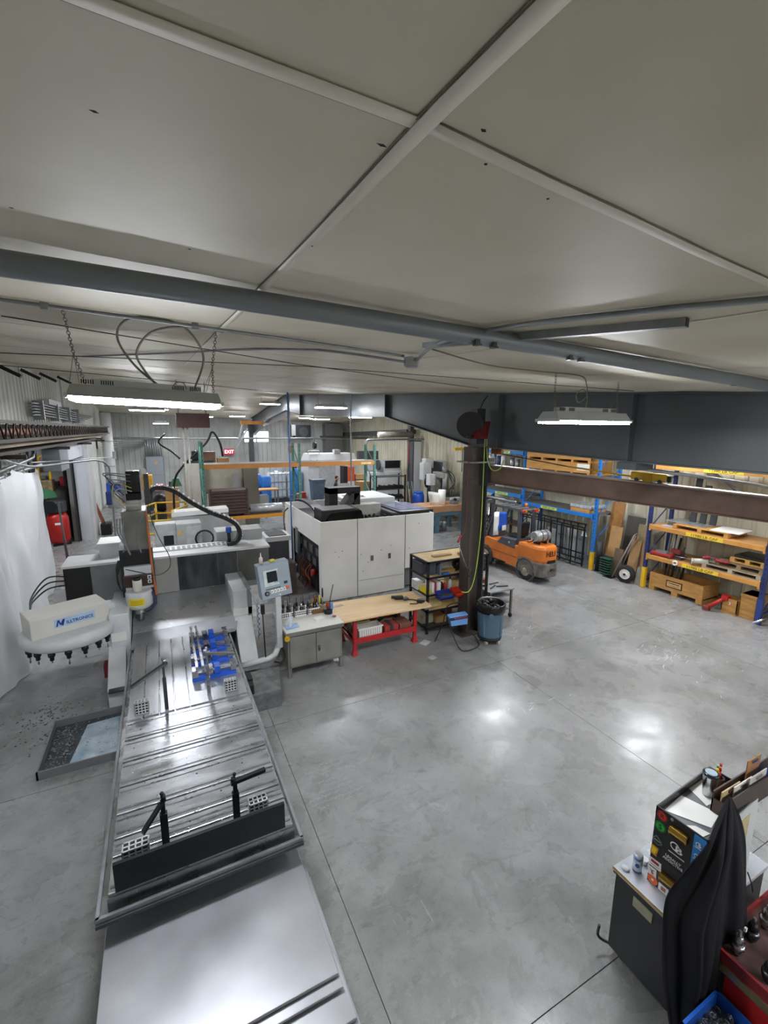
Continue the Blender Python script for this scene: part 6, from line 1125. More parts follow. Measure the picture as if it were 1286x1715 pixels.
wc = T('white_cover', 'long white sheet-metal cover on the floor machine by the railing', 'cover', (.7, 16.4, 1.5)); MB().hexa([(.2, 16.2, 1.62), (2.0, 16.1, 1.68), (2.0, 16.8, 1.68), (.2, 16.8, 1.62)], [(.3, 16.2, 1.78), (2.0, 16.1, 1.82), (2.0, 16.8, 1.82), (.3, 16.8, 1.78)]).out('cover', paper, wc); B(.2, 2.0, 16.2, 16.8, 0, 1.62).out('base', lgrey, wc)
bxs = [(.75, 19.6, .7, .6, 1.1, card, 'tall brown carton between railing and rack'), (1.0, 20.4, .5, .6, .55, card, 'small brown carton by the green rack post'), (.1, 23.8, .6, .6, 1.7, M('#b0895c', .7), 'brown carton standing behind the yellow railing')]
for x, y, a, b, h, m_, l in bxs: sbox_(x, y, 0.0, a, b, h, m_, 'cardboard_box', l, 'box')
bk = T('bucket', 'white bucket with green band beside the railing', 'bucket', (.75, 21.3, 0)); MB().lathe([(.16, 0), (.2, .5), (.21, .5)], (.75, 21.3, 0), 16).out('pail', paper, bk); MB().lathe([(.178, .12), (.19, .3)], (.752, 21.3, 0), 16).out('band', green, bk)
gl = T('shop_vac', 'black and red vacuum near the railing', 'vacuum', (-.1, 25, 0)); MB().ball((-.1, 25, .85), .45, 12).out('drum', black, gl); B(-.3, .1, 24.7, 25.2, 1.5, 1.8).out('head', red, gl, bev=.05); C((.4, 25, 0), (.4, 25, 1.9), .1, 10).out('hose_post', black, gl); MB().hexa([(.35, 24.5, 1.7), (.9, 24.5, 1.7), (.9, 24.9, 1.7), (.35, 24.9, 1.7)], [(.5, 24.5, 2.1), (.75, 24.5, 2.1), (.75, 24.9, 2.1), (.5, 24.9, 2.1)]).out('green_funnel', green, gl)
B(-.6, .6, 24.7, 25.4, 0, .4).out('base', dgrey, gl)
hz = T('tool_cabinet', 'yellow flammables cabinet against the far left panel', 'cabinet', (-.9, 27, 0)); B(-.95, -.45, 26.8, 27.4, 1.35, 2.1).out('body', M('#d9a52a', .5), hz, bev=.02); B(-.9, -.5, 26.85, 27.35, 0, 1.35).out('stand', dgrey, hz); B(-.94, -.71, 26.78, 26.8, 1.4, 2.05).out('door', M('#cf9b22', .5), hz); C((-.73, 26.75, 1.7), (-.73, 26.78, 1.7), .04, 8).out('handle', black, hz)
# blue drums and white totes
for k, (x, y, l) in enumerate(((5.0, 27.6, 'blue plastic drum nearest the rack post'), (5.65, 27.3, 'blue plastic drum in front of the totes'), (5.3, 28.4, 'blue plastic drum farthest back'))):
    t = T('plastic_drum', l, 'drum', (x, y, 0), 'blue drums'); MB().lathe([(.26, 0), (.29, .03), (.29, .3), (.305, .33), (.29, .36), (.29, .62), (.305, .65), (.29, .68), (.29, .88), (.24, .93)], (x, y, 0), 18).out('barrel', M('#2369b8', .4, var=.08), t); C((x+.12, y, .93), (x+.12, y, .96), .04, 8).out('bung', paper, t)
    t.location.z = 0; t.scale = (1, 1, 1.9)
for k, (x, l) in enumerate(((6.05, 'white caged liquid tote beside the blue drums'), (7.12, 'white caged liquid tote farther along'))):
    t = T('liquid_tote', l, 'tote', (x+.5, 28.5, 0), 'liquid totes'); B(x, x+1.0, 28, 29, .14, 1.15).out('tank', M('#d3dde2', .3), t, bev=.08); B(x-.03, x+1.03, 27.97, 29.03, 0, .12).out('pallet', dgrey, t)
    for i in range(5): B(x+.25*i-.012, x+.25*i+.012, 27.96, 27.99, .12, 1.2).out('cage_bar', galv, t)
    for i in range(4): B(x-.03, x+1.03, 27.95, 27.98, .2+.3*i, .225+.3*i).out('cage_bar', galv, t)
    C((x+.5, 28.5, 1.15), (x+.5, 28.5, 1.22), .12, 12).out('lid', red if k else paper, t); t.scale = (1, 1, 1.6)
wt_ = T('work_table', 'small grey work table with wooden top beyond the rack', 'table', (5.2, 24.5, 0)); B(4.55, 5.7, 24.2, 25, 1.28, 1.34).out('top', wood, wt_)
for x in (4.6, 5.6):
    for y in (24.25, 24.9): B(x, x+.06, y, y+.06, 0, 1.28).out('leg', mgrey, wt_)
B(4.65, 5.15, 24.3, 24.9, .3, 1.0).out('drawer_box', lgrey, wt_)
bt = T('blue_tank', 'tall blue cylindrical tank behind the green rack post', 'tank', (7.15, 26, 0)); MB().lathe([(.3, 0), (.36, .1), (.36, 2.0), (.25, 2.25), (.05, 2.3)], (7.15, 26, 0), 18).out('tank', M('#1f6fae', .4, var=.06), bt); C((7.15, 26, 2.28), (7.15, 26, 2.45), .06, 8).out('valve', dgrey, bt)
wm = T('white_machine', 'long white machine hood with rails at the far end', 'machine', (9.8, 27.5, 0)); B(8.2, 11.5, 27, 28.6, 0, 2.55).out('body', white, wm, bev=.05); MB().hexa([(8.2, 27, 2.55), (11.5, 27, 2.55), (11.5, 28.6, 2.55), (8.2, 28.6, 2.55)], [(8.4, 27.2, 3.05), (11.4, 27.2, 3.05), (11.4, 28.6, 3.05), (8.4, 28.6, 3.05)]).out('hood', white, wm); B(10.0, 10.4, 27.1, 27.5, 3.05, 3.3).out('vent', lgrey, wm); B(8.3, 8.5, 26.96, 27, 2.3, 2.5).out('handle_plate', lgrey, wm); MB().tube([(8.3, 27.2, 3.05), (8.3, 27.2, 3.25), (9.0, 27.2, 3.25), (9.0, 27.2, 3.05)], .03).out('rail', white, wm); B(8.9, 10.0, 26.97, 27.0, .9, 2.3).out('door', M('#b5b7b8', .4), wm)
for k, x in enumerate((8.35, 8.75)): MB().ball((x, 26.85, 2.5), .16, 8, (1, .6, 1.3)).out('hung_apron', black, wm)
pb2_ = T('grey_bin', 'blue-grey wheeled bin near the far white machine', 'bin', (7.8, 24, 0)); MB().hexa([(7.5, 23.7, .1), (8.05, 23.7, .1), (8.05, 24.2, .1), (7.5, 24.2, .1)], [(7.42, 23.62, 1.72), (8.15, 23.62, 1.72), (8.15, 24.3, 1.72), (7.42, 24.3, 1.72)]).out('bin', M('#54677a', .5), pb2_, bev=.02); B(7.4, 8.17, 23.6, 24.32, 1.70, 1.82).out('rim', M('#46586a', .5), pb2_)
for x in (7.55, 8.0): C((x, 23.75, .06), (x+.05, 23.75, .06), .06, 8).out('wheel', rubber, pb2_)
rm = T('red_machine', 'black and orange-red machine column at the far end', 'machine', (10.1, 25, 0)); B(9.75, 10.0, 24.9, 25.5, 0, 2.4).out('column', black, rm); B(10.0, 10.45, 24.9, 25.5, 1.5, 2.35).out('red_panel', M('#c2502c', .5), rm); B(10.0, 10.45, 24.9, 25.5, 0, 1.5).out('base', white, rm); B(10.5, 11.0, 24.8, 25.4, 0, 1.6).out('rack', dgrey, rm); B(10.5, 11.0, 24.8, 25.4, 1.6, 1.9).out('box', card, rm)
# person at the far end
pe = bpy.data.meshes.new('person'); sk = [(0, 0, .95), (0, .03, 1.15), (0, .0, 1.38), (0, -.02, 1.52), (0, -.06, 1.64), (.19, .0, 1.42), (.26, -.12, 1.18), (.18, -.34, 1.12), (-.19, 0, 1.42), (-.27, -.12, 1.18), (-.16, -.34, 1.12), (.10, 0, .9), (.11, -.02, .5), (.11, .02, .08), (.11, -.12, .03), (-.10, 0, .9), (-.11, -.02, .5), (-.11, .02, .08), (-.11, -.12, .03)]
se = [(0, 1), (1, 2), (2, 3), (3, 4), (2, 5), (5, 6), (6, 7), (2, 8), (8, 9), (9, 10), (0, 11), (11, 12), (12, 13), (13, 14), (0, 15), (15, 16), (16, 17), (17, 18)]
sr = [.15, .15, .16, .06, .06, .075, .055, .04, .075, .055, .04, .09, .065, .05, .04, .09, .065, .05, .04]
pe.from_pydata(sk, se, []); po_ = bpy.data.objects.new('person', pe); COL.objects.link(po_); md = po_.modifiers.new('skin', 'SKIN')
for v, r in zip(pe.skin_vertices[0].data, sr): v.radius = (r, r)
pe.skin_vertices[0].data[0].use_root = True
po_.modifiers.new('sub', 'SUBSURF').levels = 1; pe.materials.append(M('#23252b', .8)); po_.scale = (1.07, 1.07, 1.07); po_.location = (9.0, 24.25, -.03); po_.rotation_euler.z = 1.2
tag(po_, 'person in dark clothes bending over work at the far machine', 'person')
po_['_o'] = (0, 0, 0)
MB().ball((0, -.08, 1.70), .105, 12, (.85, 1, 1.15)).ball((0, -.19, 1.69), .02, 6).ball((.09, -.08, 1.69), .022, 6).ball((-.09, -.08, 1.69), .022, 6).out('head', M('#b98a6c', .6), po_)
MB().ball((0, -.05, 1.745), .108, 12, (.88, 1, .9)).out('hair', M('#2a211c', .7), po_)
for s in (1, -1): MB().ball((.16*s+.01*s, -.38, 1.11), .045, 8, (.8, 1.3, .6)).out('hand', M('#b98a6c', .6), po_)
dkk = T('work_desk', 'cluttered work desk in front of the bending person', 'desk', (8.9, 23.5, 0)); B(8.2, 9.9, 23.2, 23.7, 1.05, 1.1).out('top', plywood, dkk)
for x in (8.25, 9.8): B(x, x+.06, 23.25, 23.65, 0, 1.05).out('leg', mgrey, dkk)
B(8.4, 9.3, 23.3, 23.6, 1.1, 1.2).out('tray', card, dkk); B(8.9, 9.6, 23.65, 23.7, 1.1, 1.55).out('panel', lgrey, dkk)
# shelf of black fixtures
bs = T('parts_rack', 'black open rack full of dark fixtures against the right wall', 'rack', (10.4, 20.2, 0))
for x in (9.55, 11.2):
    for y in (20, 20.7): B(x, x+.06, y, y+.06, 0, 2.3).out('post', black, bs)
for z in (.55, 1.05, 1.55, 2.2):
    B(9.55, 11.26, 20, 20.76, z, z+.04).out('shelf', dgrey, bs); mb = MB()
    for k in range(22): x = 9.62+.072*k; hh = .06+.14*random.random(); mb.box(x, x+.06, 20.1, 20.5, z+.04, z+.04+hh)
    if z < 2: mb.out('fixtures', black, bs, kind='stuff')
wcn = T('lathe_machine', 'white machine with black window along the beige wall', 'machine', (11.8, 24, 0)); B(11.05, 13.1, 23.8, 25, 0, 2.1).out('body', white, wcn, bev=.04); B(11.05, 11.6, 24.2, 25, 2.1, 2.75).out('hood', lgrey, wcn, bev=.1); B(11.9, 13.1, 23.9, 25, 2.1, 2.75).out('door', white, wcn); B(12.0, 13.0, 23.87, 23.9, 2.3, 2.75).out('window', black, wcn); C((11.5, 23.9, 2.5), (11.6, 23.9, 2.5), .3, 16).out('chuck', dgrey, wcn); B(10.6, 11.9, 24.6, 24.9, 2.8, 3.3).out('rear_frame', dgrey, wcn)
lh = T('leaning_bar_stock', 'wooden and steel bars leaning by the dark wall column', 'bar stock', (12.2, 20.4, 0))
for k in range(6): MB().tube([(11.45+.1*k, 20.2, 0), (11.65+.08*k, 20.75, 1.4+.22*(k % 3))], .03, 5).out('bar', [plywood, dgrey, mgrey][k % 3], lh)
# manual mills behind the column
bp_ = T('manual_mill', 'grey manual milling machine beyond the wood-topped bench', 'milling machine', (12.6, 18.6, 0)); gmm = M('#8b8c86', .5, var=.1)
B(12.2, 12.8, 18.5, 19.2, 0, 1.5).out('base', gmm, bp_, bev=.05); B(12.3, 12.7, 18.9, 19.3, 1.5, 2.35).out('column', gmm, bp_, bev=.04); B(12.35, 12.65, 18.2, 19.2, 2.2, 2.5).out('ram', gmm, bp_, bev=.05); C((12.5, 18.3, 1.75), (12.5, 18.3, 2.5), .12, 14).out('head', lgrey, bp_); C((12.5, 18.3, 2.5), (12.5, 18.3, 2.8), .14, 14).out('motor', mgrey, bp_); B(11.8, 13.3, 18.1, 18.45, 1.30, 1.42).out('table', dsteel, bp_); B(12.2, 12.8, 18.0, 18.5, .8, 1.3).out('knee', gmm, bp_, bev=.03); C((11.75, 18.28, 1.36), (11.8, 18.28, 1.36), .1, 14).out('hand_wheel', steel, bp_); B(11.6, 11.95, 18.3, 18.6, 1.9, 2.45).out('readout', white, bp_, bev=.02); B(11.65, 11.9, 18.28, 18.3, 2.0, 2.35).out('readout_face', M('#bfc1bd', .5), bp_)
for k in range(5): C((12.2+.15*k, 18.1, 1.42), (12.2+.15*k, 18.1, 1.55+.05*k), .03, 8).out('clamp', dgrey, bp_)
for k in range(4): MB().tube(curve([(12.6, 18.2, 2.6), (12.85, 18.1, 2.4-.2*k), (12.95, 18.1, 2.0-.1*k), (12.7, 18.15, 1.7)], 5), .02, 5).out('hose', dgrey, bp_)
hm = T('tall_mill', 'tall white machining centre with dark side, red lettering near its top', 'machine', (13.2, 19.9, 0)); B(12.95, 13.75, 20.0, 20.7, 0, 2.95).out('body', white, hm, bev=.04); B(12.93, 12.96, 19.2, 20.6, 0, 2.95).out('side', M('#3d4048', .5), hm); B(13.2, 13.5, 19.97, 20.0, 1.6, 1.95).out('screen', black, hm); text('HURCO', .16, FY(13.3, 19.985, 2.45), M('#c2362c', .5), hm)
B(12.05, 12.55, 19.6, 20.0, 2.0, 2.9).out('arm_box', white, hm, bev=.03); B(12.3, 12.8, 19.8, 20.2, 2.6, 3.1).out('head_box', white, hm, bev=.03)
rp = T('wall_cabinet', 'dark red cabinet panel high behind the manual mills', 'panel', (12.7, 22.3, 2.6)); B(12.7, 13.4, 22.2, 22.4, 2.7, 3.95).out('panel', M('#6b2226', .5), rp); B(12.66, 13.44, 22.15, 22.42, 3.93, 3.98).out('cap', dgrey, rp)
yl = T('yellow_hoist', 'yellow overhead arm beyond the manual mills', 'hoist', (13.2, 17.5, 3.6)); B(12.4, 13.4, 17.4, 17.55, 3.62, 3.74).out('arm', yellow, yl); B(13.4, 13.85, 17.3, 17.6, 3.5, 3.8).out('mount', M('#d9b23a', .5), yl); C((12.9, 17.47, 2.6), (12.9, 17.47, 3.62), .02, 6).out('hook_line', dgrey, yl)
bbn = T('blue_barrel', 'blue plastic barrel beside the white door jamb', 'barrel', (11.6, 19.3, 0)); MB().lathe([(.26, 0), (.3, .05), (.3, 1.25), (.26, 1.4)], (11.6, 19.3, 0), 18).out('barrel', M('#1d4fb0', .4), bbn); C((11.6, 19.3, 1.4), (11.6, 19.3, 1.5), .24, 18).out('lid', M('#2a5fc0', .4), bbn)
one(MB().lathe([(.1, -.1), (.3, -.1), (.34, -.05), (.34, .05), (.3, .1), (.1, .1)], (11.75, 18.6, .85), 22, 'y'), 'wheel_fan', black, 'black round fan drum before the blue barrel', 'fan').location.z = .2
jkt = T('hung_jacket', 'dark jacket hung by the manual mill readout', 'jacket', (11.85, 19.0, 1.6)); MB().ball((11.95, 19.05, 2.0), .18, 10, (1, .5, 1.8)).out('body', black, jkt); B(11.85, 12.05, 19.05, 19.1, 2.25, 2.35).out('collar', dgrey, jkt)
# wood-topped bench with blue-grey legs
wbn = T('workbench', 'thick wood-topped bench with blue-grey legs beyond the machining centre', 'workbench', (11.3, 16.8, 0)); B(10.15, 12.45, 16.4, 17.6, .93, 1.22).out('top', M('#b98f6a', .6, var=.08, hex2='#a87c58'), wbn, bev=.01); BG = M('#56788a', .5, var=.08)
for x in (10.3, 12.2):
    for y in (16.5, 17.4): lg = B(x, x+.14, y, y+.1, 0, .93).out('leg', BG, wbn); B(x-.06, x+.2, y-.05, y+.15, 0, .05).out('foot', BG, lg)
B(10.3, 12.35, 16.48, 16.52, .75, .93).out('apron', BG, wbn); B(10.85, 11.05, 16.5, 16.6, 0, .8).out('middle_leg', BG, wbn)
wpq = T('paper_bundle', 'large white curled paper sheet and roll on the wood-topped bench', 'paper', (11.1, 16.9, 1.22)); MB().grid(lambda u, v: (10.72+.5*u-.12*v*(1-u), 16.8+.15*math.sin(3*u), 1.225+.62*v-.1*u*v), 10, 4).out('sheet', paper, wpq, solid=.01); C((11.38, 16.85, 1.221), (11.38, 16.85, 1.88), .17, 18).out('roll', paper, wpq)
for k, (x, h, m_, l) in enumerate(((10.75, .3, black, 'black box on the floor under the wood-topped bench'), (11.1, .25, M('#6b5a5a', .5), 'brown jug under the wood-topped bench'), (11.45, .48, galv, 'metal pail under the wood-topped bench'))):
    one(MB().lathe([(.14, 0), (.16, h*.8), (.14, h)], (x, 16.75, .001), 14 if k else 4), 'container', m_, l, 'container')
vse = T('bench_vise', 'small grey vise clamped on the wood-topped bench', 'vise', (12.0, 16.7, 1.22)); B(11.8, 12.1, 16.55, 16.85, 1.22, 1.38).out('base', mgrey, vse, bev=.03); B(11.75, 12.25, 16.6, 16.8, 1.38, 1.52).out('body', lgrey, vse, bev=.04); C((11.9, 16.5, 1.45), (11.9, 16.9, 1.45), .06, 10).out('screw', black, vse)
bxr = T('rear_pipe', 'pale bent conduit on the beige wall above the lathe', 'conduit', (12.5, 23, 3)); MB().tube(curve([(10.2, 22.6, 2.0), (10.2, 22.6, 3.8), (10.35, 22.6, 4.0), (10.6, 22.6, 4.02), (13.9, 22.6, 4.05)], 6), .05, 8).out('tube', galv, bxr); MB().cyl((11.0, 22.75, 4.3), (13.15, 22.75, 4.3), .16, 12).out('duct', M('#9a938a', .5, .3), bxr)

# more of the far shop
for k, (x, w_, h, m_, l) in enumerate(((6.35, .8, 2.0, M('#b9bcbc', .5), 'grey steel locker cabinet on the far wall under the window'), (7.15, .9, 1.9, M('#a7b0b8', .5), 'blue-grey cabinet on the far wall right of the grey locker'), (2.6, 1.1, 1.7, M('#b4b2a8', .5), 'beige cabinet against the far wall left of the column'))):
    t = T('storage_cabinet', l, 'cabinet', (x+w_/2, 33.4, 0), 'cabinets on the far wall'); B(x, x+w_, 33.1, 33.8, 0, h).out('body', m_, t, bev=.02)
    for i in range(2): d = B(x+.02+i*w_/2, x+w_/2-.02+i*w_/2, 33.07, 33.1, .1, h-.06).out('door', m_, t, bev=.01); C((x+w_/2+(.06 if i else -.06), 33.03, h*.55), (x+w_/2+(.06 if i else -.06), 33.07, h*.55), .03, 6).out('handle', dgrey, d)
for k, (x, y, z, a, h, l) in enumerate(((9.15, 21.4, 0, .9, .75, 'bottom carton of the stack behind the green rack end'), (9.2, 21.45, .751, .8, .6, 'middle carton of the stack behind the green rack end'), (9.3, 21.5, 1.352, .6, .5, 'top carton of the stack behind the green rack end'))):
    t = T('cardboard_box', l, 'box', (x+a/2, y+.3, z), 'cartons behind the green rack'); B(x, x+a, y, y+.6, z, z+h).out('carton', card, t, bev=.006); B(x+a*.45, x+a*.55, y-.003, y+.603, z+h-.1, z+h+.003).out('tape', M('#c9b083', .4), t)
t = T('step_ladder', 'yellow step ladder standing behind the tan machine', 'ladder', (4.5, 26, 0))
for x in (4.25, 4.75): MB().tube([(x, 25.6, 0), (x+(.06 if x < 4.5 else -.06), 26.0, 2.1)], .035, 6).out('rail', yellow, t); MB().tube([(x, 26.5, 0), (x+(.06 if x < 4.5 else -.06), 26.05, 2.05)], .03, 6).out('rear_rail', galv, t)
for k in range(6): B(4.28, 4.72, 25.66+.065*k, 25.76+.065*k, .32*(k+1)-.02, .32*(k+1)+.01).out('step', galv, t)
t = T('parts_cart', 'grey two-shelf cart parked in the far aisle', 'cart', (6.5, 23.4, 0))
for z in (.25, .85): B(6.1, 6.95, 23.1, 23.7, z, z+.05).out('shelf', mgrey, t)
for x in (6.12, 6.89):
    for y in (23.12, 23.64): lg = B(x, x+.04, y, y+.04, .08, 1.05).out('post', mgrey, t); C((x-.01, y+.02, .06), (x+.05, y+.02, .06), .06, 8).out('caster', rubber, lg)
for k, (x, m_, l) in enumerate(((6.15, blue, 'blue bin on the grey two-shelf cart'), (6.42, card, 'tan box on the grey two-shelf cart'), (6.68, red, 'red bin on the grey two-shelf cart'))): sbox_(x, 23.2, .901, .22, .35, .2+.06*k, m_, 'parts_bin', l, 'bin')
for k, (x, y, l) in enumerate(((5.7, 21.6, 'hanging work light over the far aisle'), (8.4, 26.2, 'hanging cord reel over the far white machine'))):
    t = T('cord_reel', l, 'reel', (x, y, 3.4), 'hanging reels'); C((x-.08, y, 3.6), (x+.08, y, 3.6), .2, 14).out('drum', [M('#c98a2c', .5), black][k], t); C((x, y, 3.75), (x, y, cz(x, y)), .02, 6).out('hanger', galv, t)
# ================================================================ tool chest with jacket, lower right
BK = M('#17181b', .38, var=.12, scale=3)
tc_ = T('tool_chest', 'black rolling tool chest with gold trim near the camera', 'tool chest', (3.75, 1.68, 0))
B(3.19, 4.35, 1.40, 1.95, .09, .86).out('body', BK, tc_, bev=.01); B(3.17, 4.37, 1.385, 1.965, .86, .90).out('top', M('#c9ced6', .25, .3, var=.06), tc_, bev=.004); B(3.165, 3.18, 1.385, 1.965, .875, .898).out('gold_trim', M('#c9a86a', .25, .9), tc_); B(3.178, 3.19, 1.385, 1.965, .835, .875).out('top_lip', BK, tc_)
B(3.182, 3.19, 1.62, 1.78, .70, .79).out('name_plate', M('#a7a48c', .4, .3, var=.1), tc_, bev=.002)
for x in (3.28, 4.2):
    for y in (1.48, 1.86): cs = C((x, y-.02, .045), (x, y+.02, .045), .045, 12).out('caster', rubber, tc_)
MB().tube(curve([(3.24, 1.90, .10), (3.16, 1.98, .12), (3.12, 2.0, .18), (3.13, 2.0, .27)], 5), .012).out('brake_lever', dgrey, tc_)
ub = T('tool_box', 'black upper tool box plastered with stickers, brass cup handles', 'toolbox', (3.31, 1.765, .90))
fx = 3.31; UY0, UY1, UX1, UZ = 1.405, 1.765, 4.15, 1.60
B(fx, UX1, UY0, UY1, .902, 1.53).out('body', BK, ub, bev=.004)
for a in ((fx, fx+.010, UY0, UY1), (UX1-.01, UX1, UY0, UY1), (fx, UX1, UY1-.01, UY1), (fx, UX1, UY0, UY0+.01)): B(*a, 1.53, UZ).out('tray_wall', BK, ub)
B(fx+.01, UX1-.01, UY0+.01, UY1-.01, 1.53, 1.535).out('tray_floor', M('#6d7074', .4), ub); B(3.36, UX1, UY0-.008, UY0, .92, 1.58).out('side_panel', M('#b9bdbd', .5, var=.05), ub); B(3.62, 4.0, UY0-.012, UY0-.007, 1.05, 1.5).out('map_sheet', M('#b7ab7a', .6, var=.2, scale=14), ub)
GO = M('#c79e4a', .2, 1., var=.1)
for ya, z in ((1.648, 1.50), (1.67, 1.05)):
    hn = MB().prism([(fx, z+.035), (fx-.03, z+.03), (fx-.04, z+.0), (fx-.036, z-.02), (fx, z-.015)], 'y', ya-.13, ya).out('handle', GO, ub, bev=.006); B(fx-.034, fx, ya-.128, ya-.118, z-.03, z+.02).out('handle_end', GO, hn); B(fx-.034, fx, ya-.012, ya-.002, z-.03, z+.02).out('handle_end', GO, hn)
    C((fx-.003, ya-.065, z-.04), (fx-.001, ya-.065, z-.04), .062, 20).out('handle_backplate', M('#2c2218', .25, .4), hn)
C((fx-.006, 1.643, 1.575), (fx, 1.643, 1.575), .012, 10).out('screw', steel, ub); B(fx-.002, fx, UY0, UY1, 1.185, 1.19).out('drawer_gap', M('#060607', .6), ub)
def disc(y, z, r, mat, ring=None):
    s = C((fx-.0035, y, z), (fx-.0015, y, z), r, 24).out('sticker', mat, ub)
    if ring: MB().torus((fx-.004, y, z), r*.86, r*.07, 'x', 24, 4).out('sticker_ring', ring, s)
    return s
def rect(y0, y1, z0, z1, mat, rot=0): return MB().box(fx-.0035, fx-.0015, y0, y1, z0, z1, rot=(rot, 0, 0)).out('sticker', mat, ub)
kb = M('#151515', .5)
s = disc(1.713, 1.545, .040, M('#d0342a', .5), kb); text('R', .05, FX(fx-.0045, 1.713, 1.545), kb, s)
s = disc(1.717, 1.445, .042, M('#22b045', .5), kb); text('S', .06, FX(fx-.0045, 1.717, 1.445), kb, s)
s = MB().prism([(1.762, 1.315), (1.735, 1.352), (1.695, 1.322), (1.688, 1.30), (1.72, 1.275), (1.755, 1.29)], 'x', fx-.0035, fx-.0015).out('sticker', M('#8e9294', .5), ub); MB().prism([(1.758, 1.315), (1.735, 1.345), (1.699, 1.320), (1.693, 1.302), (1.72, 1.28), (1.752, 1.292)], 'x', fx-.0045, fx-.003).out('sticker_face', M('#1c1f20', .5), s); B(fx-.0052, fx-.004, 1.70, 1.75, 1.308, 1.318).out('sticker_mark', M('#8e9294', .5), s)
s = rect(1.712, 1.763, 1.17, 1.25, M('#e39a1e', .5), .1); MB().box(fx-.0045, fx-.003, 1.725, 1.755, 1.185, 1.235, rot=(.2, 0, 0)).out('sticker_mark', M('#e8d52a', .5), s); B(fx-.0045, fx-.003, 1.714, 1.722, 1.18, 1.20).out('sticker_mark', M('#d1441e', .5), s)
s = rect(1.672, 1.763, 1.062, 1.135, paper, -.05); B(fx-.0045, fx-.003, 1.69, 1.75, 1.098, 1.122).out('sticker_mark', M('#b3283a', .5), s); B(fx-.0045, fx-.003, 1.685, 1.75, 1.076, 1.082).out('sticker_mark', mgrey, s)
s = rect(1.70, 1.765, .975, 1.05, paper, -.05); MB().prism([(1.755, 1.035), (1.735, 1.008), (1.715, 1.035), (1.735, 1.022)], 'x', fx-.0045, fx-.003).out('sticker_mark', M('#2c3a70', .5), s); B(fx-.0045, fx-.003, 1.72, 1.738, .995, 1.01).out('sticker_mark', M('#c2464a', .5), s)
s = disc(1.722, .945, .04, M('#f0682a', .5)); C((fx-.0045, 1.722, .945), (fx-.003, 1.722, .945), .010, 8).out('sticker_mark', paper, s)
s = rect(1.60, 1.675, .907, .97, paper, 0); B(fx-.0045, fx-.003, 1.62, 1.655, .92, .955).out('sticker_mark', M('#b06a5a', .5), s)
s = rect(UY0+.002, 1.487, 1.30, 1.59, M('#2f86cf', .5), 0)
for z in (1.52, 1.42): MB().torus((fx-.004, 1.452, z), .018, .003, 'x', 14, 4).out('sticker_mark', paper, s); B(fx-.0045, fx-.003, 1.425, 1.478, z-.03, z-.026).out('sticker_mark', paper, s); text('B', .03, FX(fx-.0045, 1.446, z), paper, s)
s = text('B', .075, FX(fx-.003, 1.572, 1.355), paper, ub, sx=1.35); MB().torus((fx-.003, 1.60, 1.37), .030, .005, 'x', 18, 4).out('logo_arc', paper, s); B(fx-.0035, fx-.002, 1.525, 1.64, 1.30, 1.306).out('logo_line', paper, s)
text('LEGALLY\nADDICTIVE', .03, FX(fx-.003, 1.60, 1.232), paper, ub, sx=.95)
ub.rotation_euler.z = .07
def quad(pts, z, t=.003): return MB().hexa([(x, y, z) for x, y in pts], [(x, y, z+t) for x, y in pts])
one(quad([(3.39, 1.745), (3.55, 1.485), (3.745, 1.53), (3.665, 1.775)], 1.537), 'paper_sheet', paper, 'white paper sheet in the tool box tray, nearest the brass handle', 'paper')
one(quad([(3.80, 1.79), (3.74, 1.62), (3.95, 1.60), (4.03, 1.80)], 1.537), 'paper_sheet', paper, 'white paper sheet in the tray under the tumbler', 'paper')
one(quad([(3.38, 1.60), (3.40, 1.47), (3.49, 1.46), (3.46, 1.55)], 1.537), 'paper_slip', paper, 'narrow paper slip along the front of the tool box tray', 'paper')
tu = T('tumbler', 'stainless steel tumbler with clear lid on the tool box', 'tumbler', (3.87, 1.68, 1.541)); MB().lathe([(.036, 1.541), (.042, 1.55), (.055, 1.72), (.056, 1.735), (.046, 1.735), (.036, 1.57)], (3.87, 1.68, 0), 24).out('cup', M('#c6c8c9', .22, 1., var=.06), tu); MB().lathe([(.02, 1.73), (.058, 1.73), (.060, 1.745), (.054, 1.752), (.02, 1.744)], (3.87, 1.68, 0), 24).out('lid', M('#1f262c', .2, var=.05), tu); C((3.87, 1.68, 1.746), (3.87, 1.68, 1.754), .042, 20).out('lid_window', M('#a9bcc6', .1), tu)
can = T('drink_can', 'white and blue drink can on the tool chest ledge', 'can', (3.32, 1.845, .90)); cx_, cy_ = 3.30, 1.845
MB().lathe([(.026, .901), (.036, .912), (.036, 1.06), (.029, 1.075)], (cx_, cy_, 0), 20).out('can', M('#d3dbe4', .25, .5, var=.05), can); MB().lathe([(.0365, 1.03), (.0365, 1.05)], (cx_, cy_, 0), 20).out('blue_band', M('#3f7cc0', .3), can); MB().lathe([(.0365, .916), (.0365, .93)], (cx_, cy_, 0), 20).out('blue_band', M('#3d4f90', .3), can); C((cx_, cy_, 1.075), (cx_, cy_, 1.077), .028, 18).out('can_top', steel, can); C((cx_-.031, cy_-.018, .99), (cx_-.037, cy_-.0205, .99), .017, 12).out('emblem', M('#2c4f9c', .4), can)
one(MB().ball((3.235, 1.90, .912), .03, 8, (1.1, 1.2, .4)), 'shop_towel', M('#cfd2d8', .7, bump=.5, bscale=30), 'crumpled white towel at the chest corner', 'towel')
one(MB().lathe([(.02, 0), (.03, .02), (.03, .05)], (3.42, 1.86, .901), 12), 'small_cup', M('#d7dade', .3), 'small clear cup behind the drink can', 'cup')
